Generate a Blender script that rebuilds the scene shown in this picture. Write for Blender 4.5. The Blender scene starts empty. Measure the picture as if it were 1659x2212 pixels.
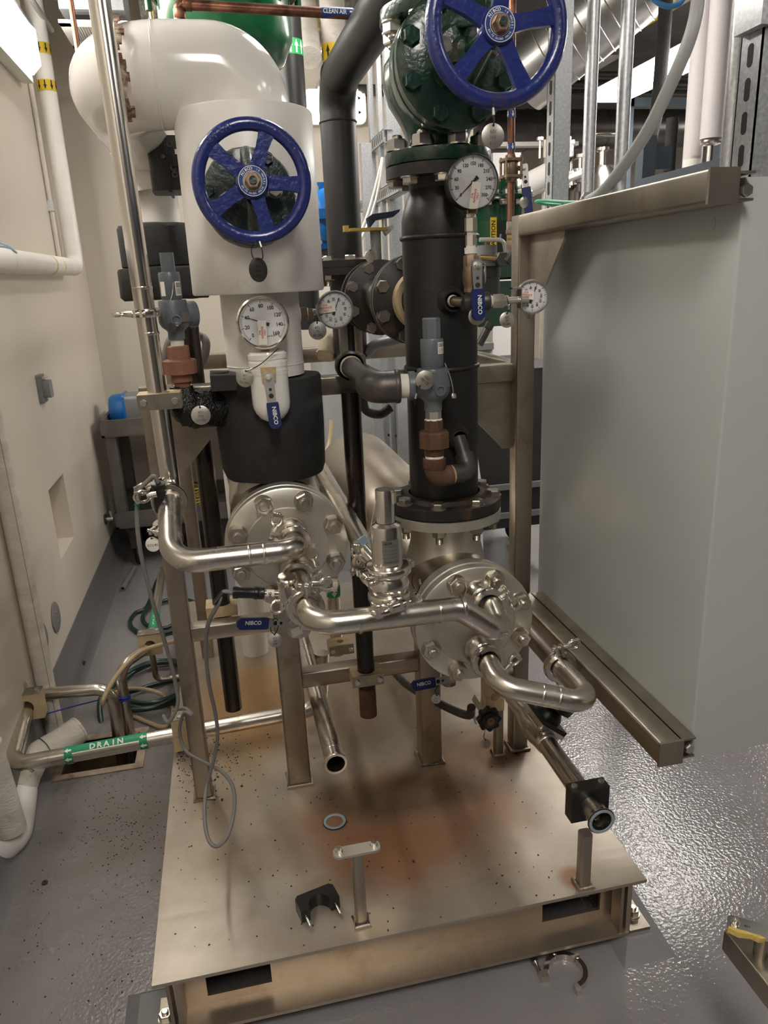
import bpy, math, random
from mathutils import Vector as V, Matrix as M
random.seed(7)
SC = bpy.context.scene
COL = SC.collection

# ------------------------------------------------------------------ camera
CAMZ = 1.61
F = 1595.5
RX = V((0.9767843, -0.20995119, -0.04257852))      # camera right, expressed in room axes
RD = V((-0.10243713, -0.283195, -0.95357602))      # camera down
RF = V((0.1881464, 0.93579971, -0.29812723))       # camera forward
cd = bpy.data.cameras.new('camera'); cam = bpy.data.objects.new('camera', cd); COL.objects.link(cam)
rot = M((RX, -RD, -RF)).transposed()
cam.matrix_world = M.Translation((0, 0, CAMZ)) @ rot.to_4x4()
cd.sensor_fit = 'VERTICAL'; cd.sensor_height = 24.0; cd.lens = F / 2212 * 24.0
cd.clip_start = .02; cd.clip_end = 60
SC.camera = cam

# ------------------------------------------------------------------ world and exposure
w = bpy.data.worlds.new('room_ambient'); SC.world = w; w.use_nodes = True
w.node_tree.nodes['Background'].inputs[0].default_value = (1.0, .93, .84, 1)
w.node_tree.nodes['Background'].inputs[1].default_value = .07
vs = SC.view_settings
vs.view_transform = 'Standard'; vs.look = 'None'; vs.exposure = 0.42; vs.gamma = 1.0; vs.use_curve_mapping = False
LAMP = 22.0      # strength of the fluorescent diffusers
LAMP_COL = (1.0, .945, .875)

# ------------------------------------------------------------------ measuring: photo pixel + one known room coordinate -> room point
def ray(px, py):
    a = (px - 829.5) / F; b = (py - 1106) / F
    return RX * a + RD * b + RF
def P(px, py, x=None, y=None, z=None):
    r = ray(px, py); o = V((0, 0, CAMZ))
    t = (y / r.y) if y is not None else ((x / r.x) if x is not None else (z - CAMZ) / r.z)
    return o + r * t

# ------------------------------------------------------------------ materials
MATS = {}
def mat(name, col, rough=.5, metal=0., bump=0., bscale=40., var=0., vscale=6., emit=0., spec=.5, coat=0., stain=None, sscale=3., samt=.5, alpha=1., trans=0., stretch=None, rvar=0.):
    if name in MATS: return MATS[name]
    m = bpy.data.materials.new(name); m.use_nodes = True
    nt = m.node_tree; n = nt.nodes; l = nt.links; b = n['Principled BSDF']
    b.inputs['Base Color'].default_value = (*col, 1); b.inputs['Roughness'].default_value = rough
    b.inputs['Metallic'].default_value = metal; b.inputs['Specular IOR Level'].default_value = spec
    b.inputs['Coat Weight'].default_value = coat; b.inputs['Coat Roughness'].default_value = .12
    if trans: b.inputs['Transmission Weight'].default_value = trans
    if alpha < 1: b.inputs['Alpha'].default_value = alpha
    if emit:
        b.inputs['Emission Color'].default_value = (*col, 1); b.inputs['Emission Strength'].default_value = emit
    tc = n.new('ShaderNodeTexCoord'); co = tc.outputs['Object']
    if stretch:
        mp = n.new('ShaderNodeMapping'); mp.inputs['Scale'].default_value = stretch; l.new(co, mp.inputs[0]); co = mp.outputs[0]
    last = None
    if var:
        t = n.new('ShaderNodeTexNoise'); t.inputs['Scale'].default_value = vscale; t.inputs['Detail'].default_value = 5
        l.new(co, t.inputs['Vector'])
        r = n.new('ShaderNodeValToRGB'); e = r.color_ramp.elements
        e[0].position = .3; e[1].position = .7
        e[0].color = (*[max(0, c * (1 - var)) for c in col], 1); e[1].color = (*[min(1, c * (1 + var * .6)) for c in col], 1)
        l.new(t.outputs['Fac'], r.inputs[0]); last = r.outputs[0]
        if rvar:
            mr = n.new('ShaderNodeMapRange'); mr.inputs['To Min'].default_value = max(.03, rough - rvar); mr.inputs['To Max'].default_value = rough + rvar
            l.new(t.outputs['Fac'], mr.inputs['Value']); l.new(mr.outputs[0], b.inputs['Roughness'])
    if stain:
        t2 = n.new('ShaderNodeTexNoise'); t2.inputs['Scale'].default_value = sscale; t2.inputs['Detail'].default_value = 8; t2.inputs['Roughness'].default_value = .65
        l.new(tc.outputs['Object'], t2.inputs['Vector'])
        r2 = n.new('ShaderNodeValToRGB'); r2.color_ramp.elements[0].position = 1 - samt - .08; r2.color_ramp.elements[1].position = 1 - samt + .1
        l.new(t2.outputs['Fac'], r2.inputs[0])
        mx = n.new('ShaderNodeMix'); mx.data_type = 'RGBA'
        l.new(r2.outputs[0], mx.inputs['Factor'])
        if last: l.new(last, mx.inputs['A'])
        else: mx.inputs['A'].default_value = (*col, 1)
        mx.inputs['B'].default_value = (*stain, 1); last = mx.outputs['Result']
    if last: l.new(last, b.inputs['Base Color'])
    if bump:
        t3 = n.new('ShaderNodeTexNoise'); t3.inputs['Scale'].default_value = bscale; t3.inputs['Detail'].default_value = 3
        l.new(co, t3.inputs['Vector'])
        bp = n.new('ShaderNodeBump'); bp.inputs['Strength'].default_value = bump; bp.inputs['Distance'].default_value = .004
        l.new(t3.outputs['Fac'], bp.inputs['Height']); l.new(bp.outputs[0], b.inputs['Normal'])
    MATS[name] = m
    return m

SS = mat('brushed_stainless', (.66, .62, .55), .27, 1, var=.07, vscale=9, rvar=.03)
SSP = mat('polished_stainless', (.74, .70, .64), .2, 1, var=.05, vscale=8)
SSD = mat('dull_stainless', (.64, .61, .54), .42, .9, var=.08, vscale=14, rvar=.04)
SSF = mat('frame_stainless', (.40, .355, .295), .38, 1, var=.30, vscale=7, bump=.05, bscale=220, stretch=(1, 1, .25), rvar=.08, stain=(.22, .15, .09), sscale=6, samt=.36)
ZINC = mat('zinc_plate', (.66, .66, .65), .33, 1, var=.12, vscale=60)
GALV = mat('galvanized_steel', (.58, .60, .62), .42, .85, var=.20, vscale=150, bump=.06, bscale=250, rvar=.1)
DUCT = mat('duct_sheet_metal', (.55, .54, .52), .3, 1, var=.12, vscale=12)
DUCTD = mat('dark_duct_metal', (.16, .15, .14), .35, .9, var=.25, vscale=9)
BLK = mat('black_pipe_paint', (.012, .0115, .0115), .42, 0, var=.35, vscale=7, bump=.05, bscale=120, stain=(.075, .04, .022), sscale=9, samt=.31)
BLKM = mat('black_steel_flange', (.022, .02, .019), .45, .2, var=.3, vscale=18, bump=.1, bscale=90, stain=(.11, .055, .028), sscale=14, samt=.40)
DKP = mat('dark_lacquered_pipe', (.020, .013, .010), .26, .1, var=.5, vscale=22, bump=.08, bscale=90, stain=(.10, .03, .012), sscale=8, samt=.33)
GRYP = mat('weathered_black_iron', (.085, .078, .072), .42, .55, var=.3, vscale=20, bump=.1, bscale=120, stain=(.16, .09, .05), sscale=16, samt=.36)
RUST = mat('rusted_iron', (.115, .055, .032), .72, 0, var=.35, vscale=30, bump=.35, bscale=120, stain=(.075, .035, .022), sscale=18, samt=.40)
RUSTR = mat('red_rusted_iron', (.26, .115, .072), .78, 0, var=.22, vscale=35, bump=.3, bscale=160)
BLUE = mat('blue_enamel', (.014, .026, .165), .30, 0, var=.15, vscale=20, bump=.35, bscale=95, coat=.5, stain=(.055, .04, .05), sscale=9, samt=.30)
GREEN = mat('dark_green_cast_paint', (.008, .038, .022), .28, 0, var=.3, vscale=16, bump=.6, bscale=55, coat=.5, stain=(.03, .05, .035), sscale=18, samt=.33)
GREENG = mat('dark_grey_green_cast', (.022, .042, .036), .40, 0, var=.3, vscale=20, bump=.8, bscale=85, coat=.3)
GREENS = mat('smooth_green_paint', (.006, .085, .028), .22, 0, var=.15, coat=.4)
GREEND = mat('actuator_green_paint', (.004, .050, .020), .25, 0, var=.15, coat=.4)
PVC = mat('white_pvc_jacket', (.86, .835, .79), .14, 0, var=.05, vscale=5, coat=.4, stain=(.55, .46, .36), sscale=7, samt=.27)
PVCM = mat('white_jacket_satin', (.85, .825, .78), .36, 0, var=.06, vscale=6, stain=(.5, .42, .33), sscale=9, samt=.29)
CLOTH = mat('white_canvas_wrap', (.70, .655, .58), .75, 0, var=.16, vscale=9, bump=.6, bscale=60, stretch=(1, 1, 3), stain=(.40, .31, .22), sscale=9, samt=.33)
FOAM = mat('black_rubber_foam', (.020, .019, .019), .78, 0, var=.3, vscale=30, bump=.35, bscale=160)
MESHW = mat('black_crinkled_wrap', (.008, .008, .008), .22, 0, bump=1., bscale=170)
PSVG = mat('blue_grey_enamel', (.125, .145, .16), .36, 0, var=.10, vscale=20, bump=.08, bscale=130)
BRASS = mat('brass', (.42, .32, .14), .32, 1, var=.2, vscale=30)
BRZ = mat('aged_bronze', (.24, .17, .115), .45, .8, var=.35, vscale=35, bump=.12, bscale=130)
COPR = mat('aged_copper', (.27, .125, .078), .40, .85, var=.45, vscale=14, stretch=(1, 1, .3), stain=(.10, .045, .03), sscale=20, samt=.44)
WALL = mat('warm_white_wall_paint', (.70, .635, .54), .34, 0, var=.03, vscale=2, bump=.10, bscale=90)
WALLB = mat('back_wall_paint', (.72, .66, .57), .4, 0, var=.03, vscale=2, bump=.1, bscale=80)
CEIL = mat('dark_ceiling_deck', (.16, .15, .14), .8, 0, var=.3, vscale=3)
CAB = mat('grey_enclosure_enamel', (.42, .44, .43), .33, 0, var=.025, vscale=3, bump=.03, bscale=200, spec=.5)
CABF = CAB
GRP = mat('grey_machine_paint', (.20, .205, .205), .4, 0, var=.06)
BGF = mat('blue_grey_steel_frame', (.085, .105, .125), .35, .1, var=.1)
RUB = mat('black_rubber', (.012, .012, .012), .5)
BPL = mat('black_plastic', (.010, .010, .011), .34, 0, bump=.03, bscale=200)
CREAM = mat('cream_nylon_block', (.58, .45, .27), .55, 0, var=.15, vscale=30, stain=(.36, .24, .12), sscale=16, samt=.36)
CABLE = mat('grey_cable_jacket', (.20, .19, .18), .5)
HOSEG = mat('dark_green_hose', (.010, .032, .026), .30, 0, coat=.2)
HOSEC = mat('amber_clear_hose', (.52, .40, .24), .22, 0, alpha=.75)
WHITE = mat('white_print', (.82, .82, .80), .5)
PAPER = mat('sticker_paper', (.86, .82, .74), .6)
DIAL = mat('dial_white', (.70, .70, .71), .45)
INK = mat('black_ink', (.012, .012, .012), .6)
RED = mat('red_ink', (.55, .06, .035), .6)
YEL = mat('yellow_label', (.80, .55, .02), .5)
GRL = mat('green_label', (.012, .27, .12), .45)
BLL = mat('blue_label', (.012, .05, .22), .45)
BLG = mat('blue_vinyl_grip', (.012, .024, .115), .34, 0, coat=.3)
BLM = mat('bright_blue_paint', (.01, .17, .55), .32, 0, coat=.3)
SLOT = mat('stamped_ink_grey', (.10, .095, .085), .6)
TEFL = mat('thread_tape_white', (.76, .73, .66), .6, bump=.3, bscale=300)
TAG = mat('tag_steel', (.60, .575, .51), .36, .9, var=.1, vscale=60)
TAGD = mat('tag_dark_steel', (.13, .12, .11), .4, .9, var=.1, vscale=60)
ALU = mat('grey_aluminium_motor', (.30, .305, .31), .45, .4, var=.08)
CART = mat('grey_plastic_cart', (.135, .12, .11), .6, 0, var=.25, vscale=9, bump=.1, bscale=120)
YELC = mat('yellow_cord', (.50, .36, .03), .5)
FIBER = mat('bare_fiberglass', (.62, .52, .38), .9, 0, var=.2, vscale=30, bump=1., bscale=120)
FOIL = mat('foil_insulation', (.62, .60, .56), .25, 1, bump=1., bscale=28, var=.3, vscale=20)
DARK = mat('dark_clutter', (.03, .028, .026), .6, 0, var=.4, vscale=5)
TEALR = mat('grey_teal_rubber', (.33, .40, .44), .4)
GLAS = mat('pale_board', (.55, .54, .50), .5)
DRAPE = mat('white_drape', (.56, .56, .56), .6, 0, var=.05)
RAG = mat('cotton_rag', (.50, .42, .30), .9, 0, var=.2, vscale=25, bump=1., bscale=90)
ORNG = mat('weld_bead', (.45, .40, .33), .5, 1, bump=.6, bscale=200)

def lamp_mat(name, k):
    return mat(name, LAMP_COL, .4, emit=k)

def glass_lens():
    if 'gauge_glass' in MATS: return MATS['gauge_glass']
    m = bpy.data.materials.new('gauge_glass'); m.use_nodes = True; nt = m.node_tree; n = nt.nodes; l = nt.links
    n.remove(n['Principled BSDF'])
    tr = n.new('ShaderNodeBsdfTransparent'); gl = n.new('ShaderNodeBsdfGlossy'); gl.inputs['Roughness'].default_value = .03
    fr = n.new('ShaderNodeFresnel'); fr.inputs[0].default_value = 1.45; mx = n.new('ShaderNodeMixShader')
    l.new(fr.outputs[0], mx.inputs[0]); l.new(tr.outputs[0], mx.inputs[1]); l.new(gl.outputs[0], mx.inputs[2])
    l.new(mx.outputs[0], n['Material Output'].inputs[0]); MATS['gauge_glass'] = m
    return m

# ------------------------------------------------------------------ mesh building
def axes(d):
    d = V(d).normalized()
    a = V((0, 0, 1)) if abs(d.z) < .9 else V((1, 0, 0))
    u = a.cross(d).normalized(); v = d.cross(u).normalized()
    return u, v, d

class MB:
    def __init__(s): s.v = []; s.f = []
    def add(s, vs, fs):
        k = len(s.v); s.v += [V(p) for p in vs]; s.f += [tuple(i + k for i in f) for f in fs]; return s
    def obox(s, c, hx, hy, hz):
        c = V(c); hx, hy, hz = V(hx), V(hy), V(hz)
        q = [c + hx * a + hy * b + hz * d for d in (-1, 1) for b in (-1, 1) for a in (-1, 1)]
        return s.add(q, [(0, 2, 3, 1), (4, 5, 7, 6), (0, 1, 5, 4), (2, 6, 7, 3), (0, 4, 6, 2), (1, 3, 7, 5)])
    def box(s, x0, x1, y0, y1, z0, z1):
        return s.obox(((x0 + x1) / 2, (y0 + y1) / 2, (z0 + z1) / 2), ((x1 - x0) / 2, 0, 0), (0, (y1 - y0) / 2, 0), (0, 0, (z1 - z0) / 2))
    def rbox(s, x0, x1, y0, y1, z0, z1, r=.004, ax=2):
        # box with rounded edges along one axis
        lo = [x0, y0, z0]; hi = [x1, y1, z1]; i, j = [k for k in range(3) if k != ax]
        pts = []
        for (sx, sy, a0) in ((1, 1, 0), (-1, 1, 90), (-1, -1, 180), (1, -1, 270)):
            cx = hi[i] - r if sx > 0 else lo[i] + r; cy = hi[j] - r if sy > 0 else lo[j] + r
            for k in range(4):
                a = math.radians(a0 + k * 30); pts.append((cx + r * math.cos(a), cy + r * math.sin(a)))
        u = V([1. if k == i else 0. for k in range(3)]); v = V([1. if k == j else 0. for k in range(3)]); w = V([1. if k == ax else 0. for k in range(3)])
        return s.prism(pts, w * lo[ax], u, v, w * (hi[ax] - lo[ax]))
    def prism(s, poly, o, u, v, w):
        o, u, v, w = V(o), V(u), V(v), V(w); n = len(poly)
        a = [o + u * p[0] + v * p[1] for p in poly]; b = [p + w for p in a]
        fs = [tuple(range(n - 1, -1, -1)), tuple(range(n, 2 * n))] + [(i, (i + 1) % n, n + (i + 1) % n, n + i) for i in range(n)]
        if u.cross(v).dot(w) < 0: fs = [f[::-1] for f in fs]
        return s.add(a + b, fs)
    def lathe(s, prof, o, d, n=28, a0=0., a1=360., scale=(1, 1), ref=None):
        u, v, d = axes(d); o = V(o)
        if ref is not None:
            u = (V(ref) - d * V(ref).dot(d)).normalized(); v = d.cross(u)
        full = abs(a1 - a0) >= 359.9; m = n if full else n + 1; k = len(s.v); L = len(prof)
        for i in range(m):
            a = math.radians(a0 + (a1 - a0) * i / n); e = u * (math.cos(a) * scale[0]) + v * (math.sin(a) * scale[1])
            for (r, h) in prof: s.v.append(o + e * r + d * h)
        for i in range(n):
            i2 = (i + 1) % m
            for j in range(L - 1):
                p = (k + i * L + j, k + i2 * L + j, k + i2 * L + j + 1, k + i * L + j + 1)
                if prof[j][0] < 1e-7: p = (p[0], p[2], p[3])
                elif prof[j + 1][0] < 1e-7: p = (p[0], p[1], p[2])
                s.f.append(p)
        if not full:
            s.f.append(tuple(k + j for j in range(L))[::-1]); s.f.append(tuple(k + n * L + j for j in range(L)))
        return s
    def cyl(s, p0, p1, r0, r1=None, n=24):
        p0, p1 = V(p0), V(p1); r1 = r0 if r1 is None else r1; h = (p1 - p0).length
        return s.lathe([(0, 0), (r0, 0), (r1, h), (0, h)], p0, p1 - p0, n)
    def hexa(s, c, d, r, h, n=6, a=0., bev=.12):
        # hexagon (or n-gon) prism with a chamfered far end; r is across corners / 2
        u, v, d = axes(d); c = V(c); k = len(s.v)
        for (q, t) in ((r, 0), (r, h * (1 - bev)), (r * .9, h)):
            for i in range(n):
                an = a + 2 * math.pi * i / n; s.v.append(c + u * (q * math.cos(an)) + v * (q * math.sin(an)) + d * t)
        s.f.append(tuple(k + i for i in range(n))[::-1]); s.f.append(tuple(k + 2 * n + i for i in range(n)))
        for t in range(2):
            for i in range(n):
                j = (i + 1) % n; s.f.append((k + t * n + i, k + t * n + j, k + t * n + n + j, k + t * n + n + i))
        return s
    def sweep(s, path, r, n=14, caps=True, closed=False):
        path = [V(p) for p in path]; L = len(path); k = len(s.v)
        rr = r if isinstance(r, (list, tuple)) else [r] * L
        T = []
        for i in range(L):
            if closed: t = path[(i + 1) % L] - path[i - 1]
            else: t = path[min(i + 1, L - 1)] - path[max(i - 1, 0)]
            T.append(t.normalized())
        u, _, _ = axes(T[0])
        for i in range(L):
            if i:
                u = (u - T[i] * u.dot(T[i]))
                u = u.normalized() if u.length > 1e-6 else axes(T[i])[0]
            v = T[i].cross(u)
            for j in range(n):
                a = 2 * math.pi * j / n; s.v.append(path[i] + (u * math.cos(a) + v * math.sin(a)) * rr[i])
        for i in range(L if closed else L - 1):
            i2 = (i + 1) % L
            for j in range(n):
                j2 = (j + 1) % n; s.f.append((k + i * n + j, k + i * n + j2, k + i2 * n + j2, k + i2 * n + j))
        if caps and not closed:
            s.f.append(tuple(k + j for j in range(n))[::-1]); s.f.append(tuple(k + (L - 1) * n + j for j in range(n)))
        return s
    def pipe(s, pts, r, bend, n=20, caps=True, seg=9):
        return s.sweep(rounded(pts, bend, seg), r, n, caps)
    def torus(s, c, d, R, r, n=36, m=12, scale=(1, 1), ref=None):
        return s.lathe([(R + r * math.cos(2 * math.pi * i / m), r * math.sin(2 * math.pi * i / m)) for i in range(m + 1)], c, d, n, scale=scale, ref=ref)
    def ball(s, c, r, sc=(1, 1, 1), n=20, m=12):
        k = len(s.v); s.lathe([(max(0, r * math.sin(math.pi * i / m)) if 0 < i < m else 0, -r * math.cos(math.pi * i / m)) for i in range(m + 1)], (0, 0, 0), (0, 0, 1), n)
        for i in range(k, len(s.v)):
            p = s.v[i]; s.v[i] = V(c) + V((p.x * sc[0], p.y * sc[1], p.z * sc[2]))
        return s
    def mesh(s, me, mw):
        return s.add([mw @ v.co for v in me.vertices], [tuple(p.vertices) for p in me.polygons])
    def jitter(s, a, f=20.):
        from mathutils import noise
        for i, p in enumerate(s.v): s.v[i] = p + noise.noise_vector(p * f) * a
        return s
    def data(s, name, m, smooth=True, ang=38, off=None):
        me = bpy.data.meshes.new(name)
        vs = s.v if off is None else [p - off for p in s.v]
        me.from_pydata([tuple(p) for p in vs], [], s.f); me.materials.append(m)
        me.update()
        if smooth:
            me.shade_smooth(); me.set_sharp_from_angle(angle=math.radians(ang))
        return me
    def build(s, name, m, parent=None, smooth=True, ang=38, label=None):
        off = None
        if parent is not None:
            off = V(parent.location)
            if parent.parent is not None: off = off + parent.parent.location
        me = s.data(name, m, smooth, ang, off)
        o = bpy.data.objects.new(name, me); COL.objects.link(o)
        if parent is not None: o.parent = parent
        if label: o['label'] = label
        return o

def rounded(pts, bend, seg=9):
    pts = [V(p) for p in pts]; out = [pts[0]]
    for i in range(1, len(pts) - 1):
        a, b, c = pts[i - 1], pts[i], pts[i + 1]
        d0 = (a - b).normalized(); d1 = (c - b).normalized(); ang = d0.angle(d1)
        if ang > math.pi - .02: out.append(b); continue
        bd = bend[i - 1] if isinstance(bend, (list, tuple)) else bend
        t = min(bd / math.tan(ang / 2), (a - b).length * .499, (c - b).length * .499); rr = t * math.tan(ang / 2)
        ctr = b + (d0 + d1).normalized() * (rr / math.sin(ang / 2))
        p0 = b + d0 * t - ctr; p1 = b + d1 * t - ctr; tot = p0.angle(p1); ax = p0.cross(p1).normalized()
        for k in range(seg + 1): out.append(ctr + M.Rotation(tot * k / seg, 3, ax) @ p0)
    out.append(pts[-1])
    return out

def spline(pts, n=10):
    pts = [V(p) for p in pts]; q = [pts[0] * 2 - pts[1]] + pts + [pts[-1] * 2 - pts[-2]]; out = []
    for i in range(1, len(q) - 2):
        a, b, c, d = q[i - 1:i + 3]
        for k in range(n):
            t = k / n
            out.append(.5 * ((2 * b) + (c - a) * t + (2 * a - 5 * b + 4 * c - d) * t * t + (3 * b - a - 3 * c + d) * t ** 3))
    out.append(pts[-1]); return out

def thing(name, label, cat, loc=(0, 0, 0), group=None):
    o = bpy.data.objects.new(name, None); COL.objects.link(o); o.location = loc; o.empty_display_size = .05
    o['label'] = label; o['category'] = cat
    if group: o['group'] = group
    return o
def tag(o, label, cat, group=None):
    o['label'] = label; o['category'] = cat
    if group: o['group'] = group
    return o
def struct(o, label=None):
    o['kind'] = 'structure'
    if label: o['label'] = label
    return o
def inst(name, me, parent, mw):
    o = bpy.data.objects.new(name, me); COL.objects.link(o); o.parent = parent
    off = V(parent.location) if parent is not None else V((0, 0, 0))
    if parent is not None and parent.parent is not None: off = off + parent.parent.location
    o.matrix_local = M.Translation(-off) @ mw
    return o
def frame(o, x, y=None, z=None):
    # matrix with given origin; x right, y up of a flat thing (z = facing)
    x = V(x).normalized()
    if z is None: z = x.cross(V(y)).normalized()
    else: z = V(z).normalized()
    y = z.cross(x).normalized(); x = y.cross(z).normalized()
    return M.Translation(V(o)) @ M((x, y, z)).transposed().to_4x4()
def zframe(o, d, ref=None):
    u, v, d = axes(d)
    if ref is not None:
        u = (V(ref) - d * V(ref).dot(d)).normalized(); v = d.cross(u)
    return M.Translation(V(o)) @ M((u, v, d)).transposed().to_4x4()

TXT = {}
def text_me(body, size=1., bold=0.):
    k = (body, bold)
    if k not in TXT:
        c = bpy.data.curves.new('lettering', 'FONT'); c.body = body; c.align_x = 'CENTER'; c.align_y = 'CENTER'; c.resolution_u = 2
        c.offset = bold
        o = bpy.data.objects.new('lettering', c); COL.objects.link(o)
        dg = bpy.context.evaluated_depsgraph_get(); me = bpy.data.meshes.new_from_object(o.evaluated_get(dg))
        bpy.data.objects.remove(o); TXT[k] = me
    return TXT[k]
def letters(mb, body, o, x, z, h, sx=1., bold=.012):
    # h = cap height; x = reading direction, z = facing
    s = h / .69
    mw = frame(o, x, z=z) @ M.Diagonal((s * sx, s, s, 1)); mb.mesh(text_me(body, bold=bold), mw); return mb
def arc_letters(mb, body, c, x, up, z, R, a0, a1, h, inward=False, bold=.012):
    # characters laid clockwise on an arc; angles in degrees, clockwise from 'up'
    x, up, z = V(x), V(up), V(z); n = len(body)
    for i, ch in enumerate(body):
        if ch == ' ': continue
        a = math.radians(a0 + (a1 - a0) * (i + .5) / n); d = up * math.cos(a) + x * math.sin(a); t = x * math.cos(a) - up * math.sin(a)
        if inward: t = -t
        letters(mb, ch, V(c) + d * R, t, z, h, bold=bold)
    return mb
# ------------------------------------------------------------------ fluorescent wraparounds: lamps of the room and unseen added ones
def fixture(label, x0, x1, y0, y1, z, k=LAMP, hgt=.07):
    lamp = lamp_mat('lit_diffuser_%d' % int(k * 10), k)
    t = thing('fluorescent_fixture', label, 'light', ((x0 + x1) / 2, (y0 + y1) / 2, z), 'fluorescent ceiling fixtures')
    c = (x1 - x0) / 2
    MB().box(x0 + .01, x1 - .01, y0, y1, z + hgt * .6, z + hgt).build('housing', mat('white_enamel', (.75, .74, .70), .4), t, False)
    pr = [(-c, hgt * .6), (-c * .96, hgt * .2), (-c * .75, 0), (c * .75, 0), (c * .96, hgt * .2), (c, hgt * .6)]
    MB().prism(pr, ((x0 + x1) / 2, y0 + .015, z), (1, 0, 0), (0, 0, 1), (0, y1 - y0 - .03, 0)).build('diffuser', lamp, t)
    for y in (y0, y1 - .015):
        MB().prism([(a * 1.02, b) for a, b in pr], ((x0 + x1) / 2, y, z), (1, 0, 0), (0, 0, 1), (0, .015, 0)).build('end_cap', MATS['white_enamel'], t, False)
    for y in (y0 + .2, y1 - .2): MB().cyl(((x0 + x1) / 2, y, z + hgt), ((x0 + x1) / 2, y, 3.5), .006, n=8).build('hanger_rod', GALV, t)
    return t
t = thing('fluorescent_fixture', 'long lit fluorescent fixture high on the left wall beside the white pipes', 'light', (-.75, 3.1, 2.58), 'fluorescent ceiling fixtures')
MB().box(-.7995, -.785, 1.6, 4.12, 2.56, 2.84).box(-.785, -.74, 1.6, 4.12, 2.555, 2.585).build('housing', mat('white_enamel', (.75, .74, .70), .4), t, False)
MB().prism([(0, .03), (.05, .035), (.085, .07), (.085, .21), (.05, .25), (0, .255)], (-.785, 1.61, 2.56), (1, 0, 0), (0, 0, 1), (0, 2.49, 0)).build('diffuser', lamp_mat('lit_diffuser_wall', LAMP * .95), t)
MB().prism([(-.005, .025), (.052, .03), (.09, .068), (.09, .212), (.052, .255), (-.005, .26)], (-.785, 4.10, 2.56), (1, 0, 0), (0, 0, 1), (0, .02, 0)).build('end_cap', lamp_mat('lit_end_cap', LAMP * .12), t)
MB().cyl((-.78, 4.12, 2.60), (-.78, 4.20, 2.59), .014, n=12).build('conduit_connector', GALV, t)
fixture('lit fluorescent fixture beyond the conduits at upper right', 2.66, 2.96, 2.9, 5.35, 2.74, LAMP * 1.25)
fixture('fluorescent fixture above the heat exchanger skid', .55, .85, 2.3, 3.55, 3.0, LAMP * .8)
fixture('unseen fluorescent fixture added above the aisle in front of the skid', -.1, .25, -1.2, .25, 3.0, LAMP * .95)  # out of view, added to light the skid from the front
fixture('unseen fluorescent fixture added above the right aisle', 2.0, 2.3, -.6, .85, 3.0, LAMP * .42)  # out of view, added as extra light for the right side
fixture('unseen fluorescent fixture added to brighten the deep bay', 6.0, 6.3, 3.8, 6.2, 3.1, LAMP * 2.2)  # out of view, added because the bay rendered too dark

# ------------------------------------------------------------------ room shell
def floor_mat():
    m = bpy.data.materials.new('grey_epoxy_floor'); m.use_nodes = True; nt = m.node_tree; n = nt.nodes; l = nt.links; b = n['Principled BSDF']
    tc = n.new('ShaderNodeTexCoord')
    t = n.new('ShaderNodeTexNoise'); t.inputs['Scale'].default_value = 1.6; t.inputs['Detail'].default_value = 7; l.new(tc.outputs['Object'], t.inputs[0])
    r = n.new('ShaderNodeValToRGB'); e = r.color_ramp.elements; e[0].position = .32; e[1].position = .62
    e[0].color = (.215, .202, .204, 1); e[1].color = (.275, .263, .270, 1); l.new(t.outputs['Fac'], r.inputs[0])
    # grime on the left, around the drain
    g = n.new('ShaderNodeTexGradient'); g.gradient_type = 'SPHERICAL'; mp = n.new('ShaderNodeMapping')
    mp.inputs['Location'].default_value = (.45 / .9, -2.05 / 1.0, 0); mp.inputs['Scale'].default_value = (1 / .9, 1 / 1.0, 1 / 1.); l.new(tc.outputs['Object'], mp.inputs[0]); l.new(mp.outputs[0], g.inputs[0])
    t2 = n.new('ShaderNodeTexNoise'); t2.inputs['Scale'].default_value = 9; t2.inputs['Detail'].default_value = 8; l.new(tc.outputs['Object'], t2.inputs[0])
    mu = n.new('ShaderNodeMath'); mu.operation = 'MULTIPLY'; l.new(g.outputs['Fac'], mu.inputs[0]); l.new(t2.outputs['Fac'], mu.inputs[1])
    mx = n.new('ShaderNodeMix'); mx.data_type = 'RGBA'; l.new(mu.outputs[0], mx.inputs['Factor']); l.new(r.outputs[0], mx.inputs['A']); mx.inputs['B'].default_value = (.15, .115, .08, 1)
    l.new(mx.outputs['Result'], b.inputs['Base Color'])
    mr = n.new('ShaderNodeMapRange'); mr.inputs['To Min'].default_value = .17; mr.inputs['To Max'].default_value = .50; l.new(mu.outputs[0], mr.inputs['Value']); l.new(mr.outputs[0], b.inputs['Roughness'])
    t3 = n.new('ShaderNodeTexNoise'); t3.inputs['Scale'].default_value = 105; t3.inputs['Detail'].default_value = 1; l.new(tc.outputs['Object'], t3.inputs[0])
    bp = n.new('ShaderNodeBump'); bp.inputs['Strength'].default_value = .22; bp.inputs['Distance'].default_value = .006
    l.new(t3.outputs['Fac'], bp.inputs['Height']); l.new(bp.outputs[0], b.inputs['Normal'])
    return m
FLOOR = floor_mat()
mat('dark_grey_wall', (.14, .135, .13), .5)
SK = (-.715, -.465, 2.405, 2.605)      # drain opening x0,x1,y0,y1
mb = MB()
for (x0, x1, y0, y1) in ((-.82, 9, -4, SK[2]), (-.82, 9, SK[3], 9.5), (-.82, SK[0], SK[2], SK[3]), (SK[1], 9, SK[2], SK[3])):
    mb.box(x0, x1, y0, y1, -.02, 0)
struct(mb.build('floor', FLOOR, smooth=False), 'grey glossy epoxy floor')
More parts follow.
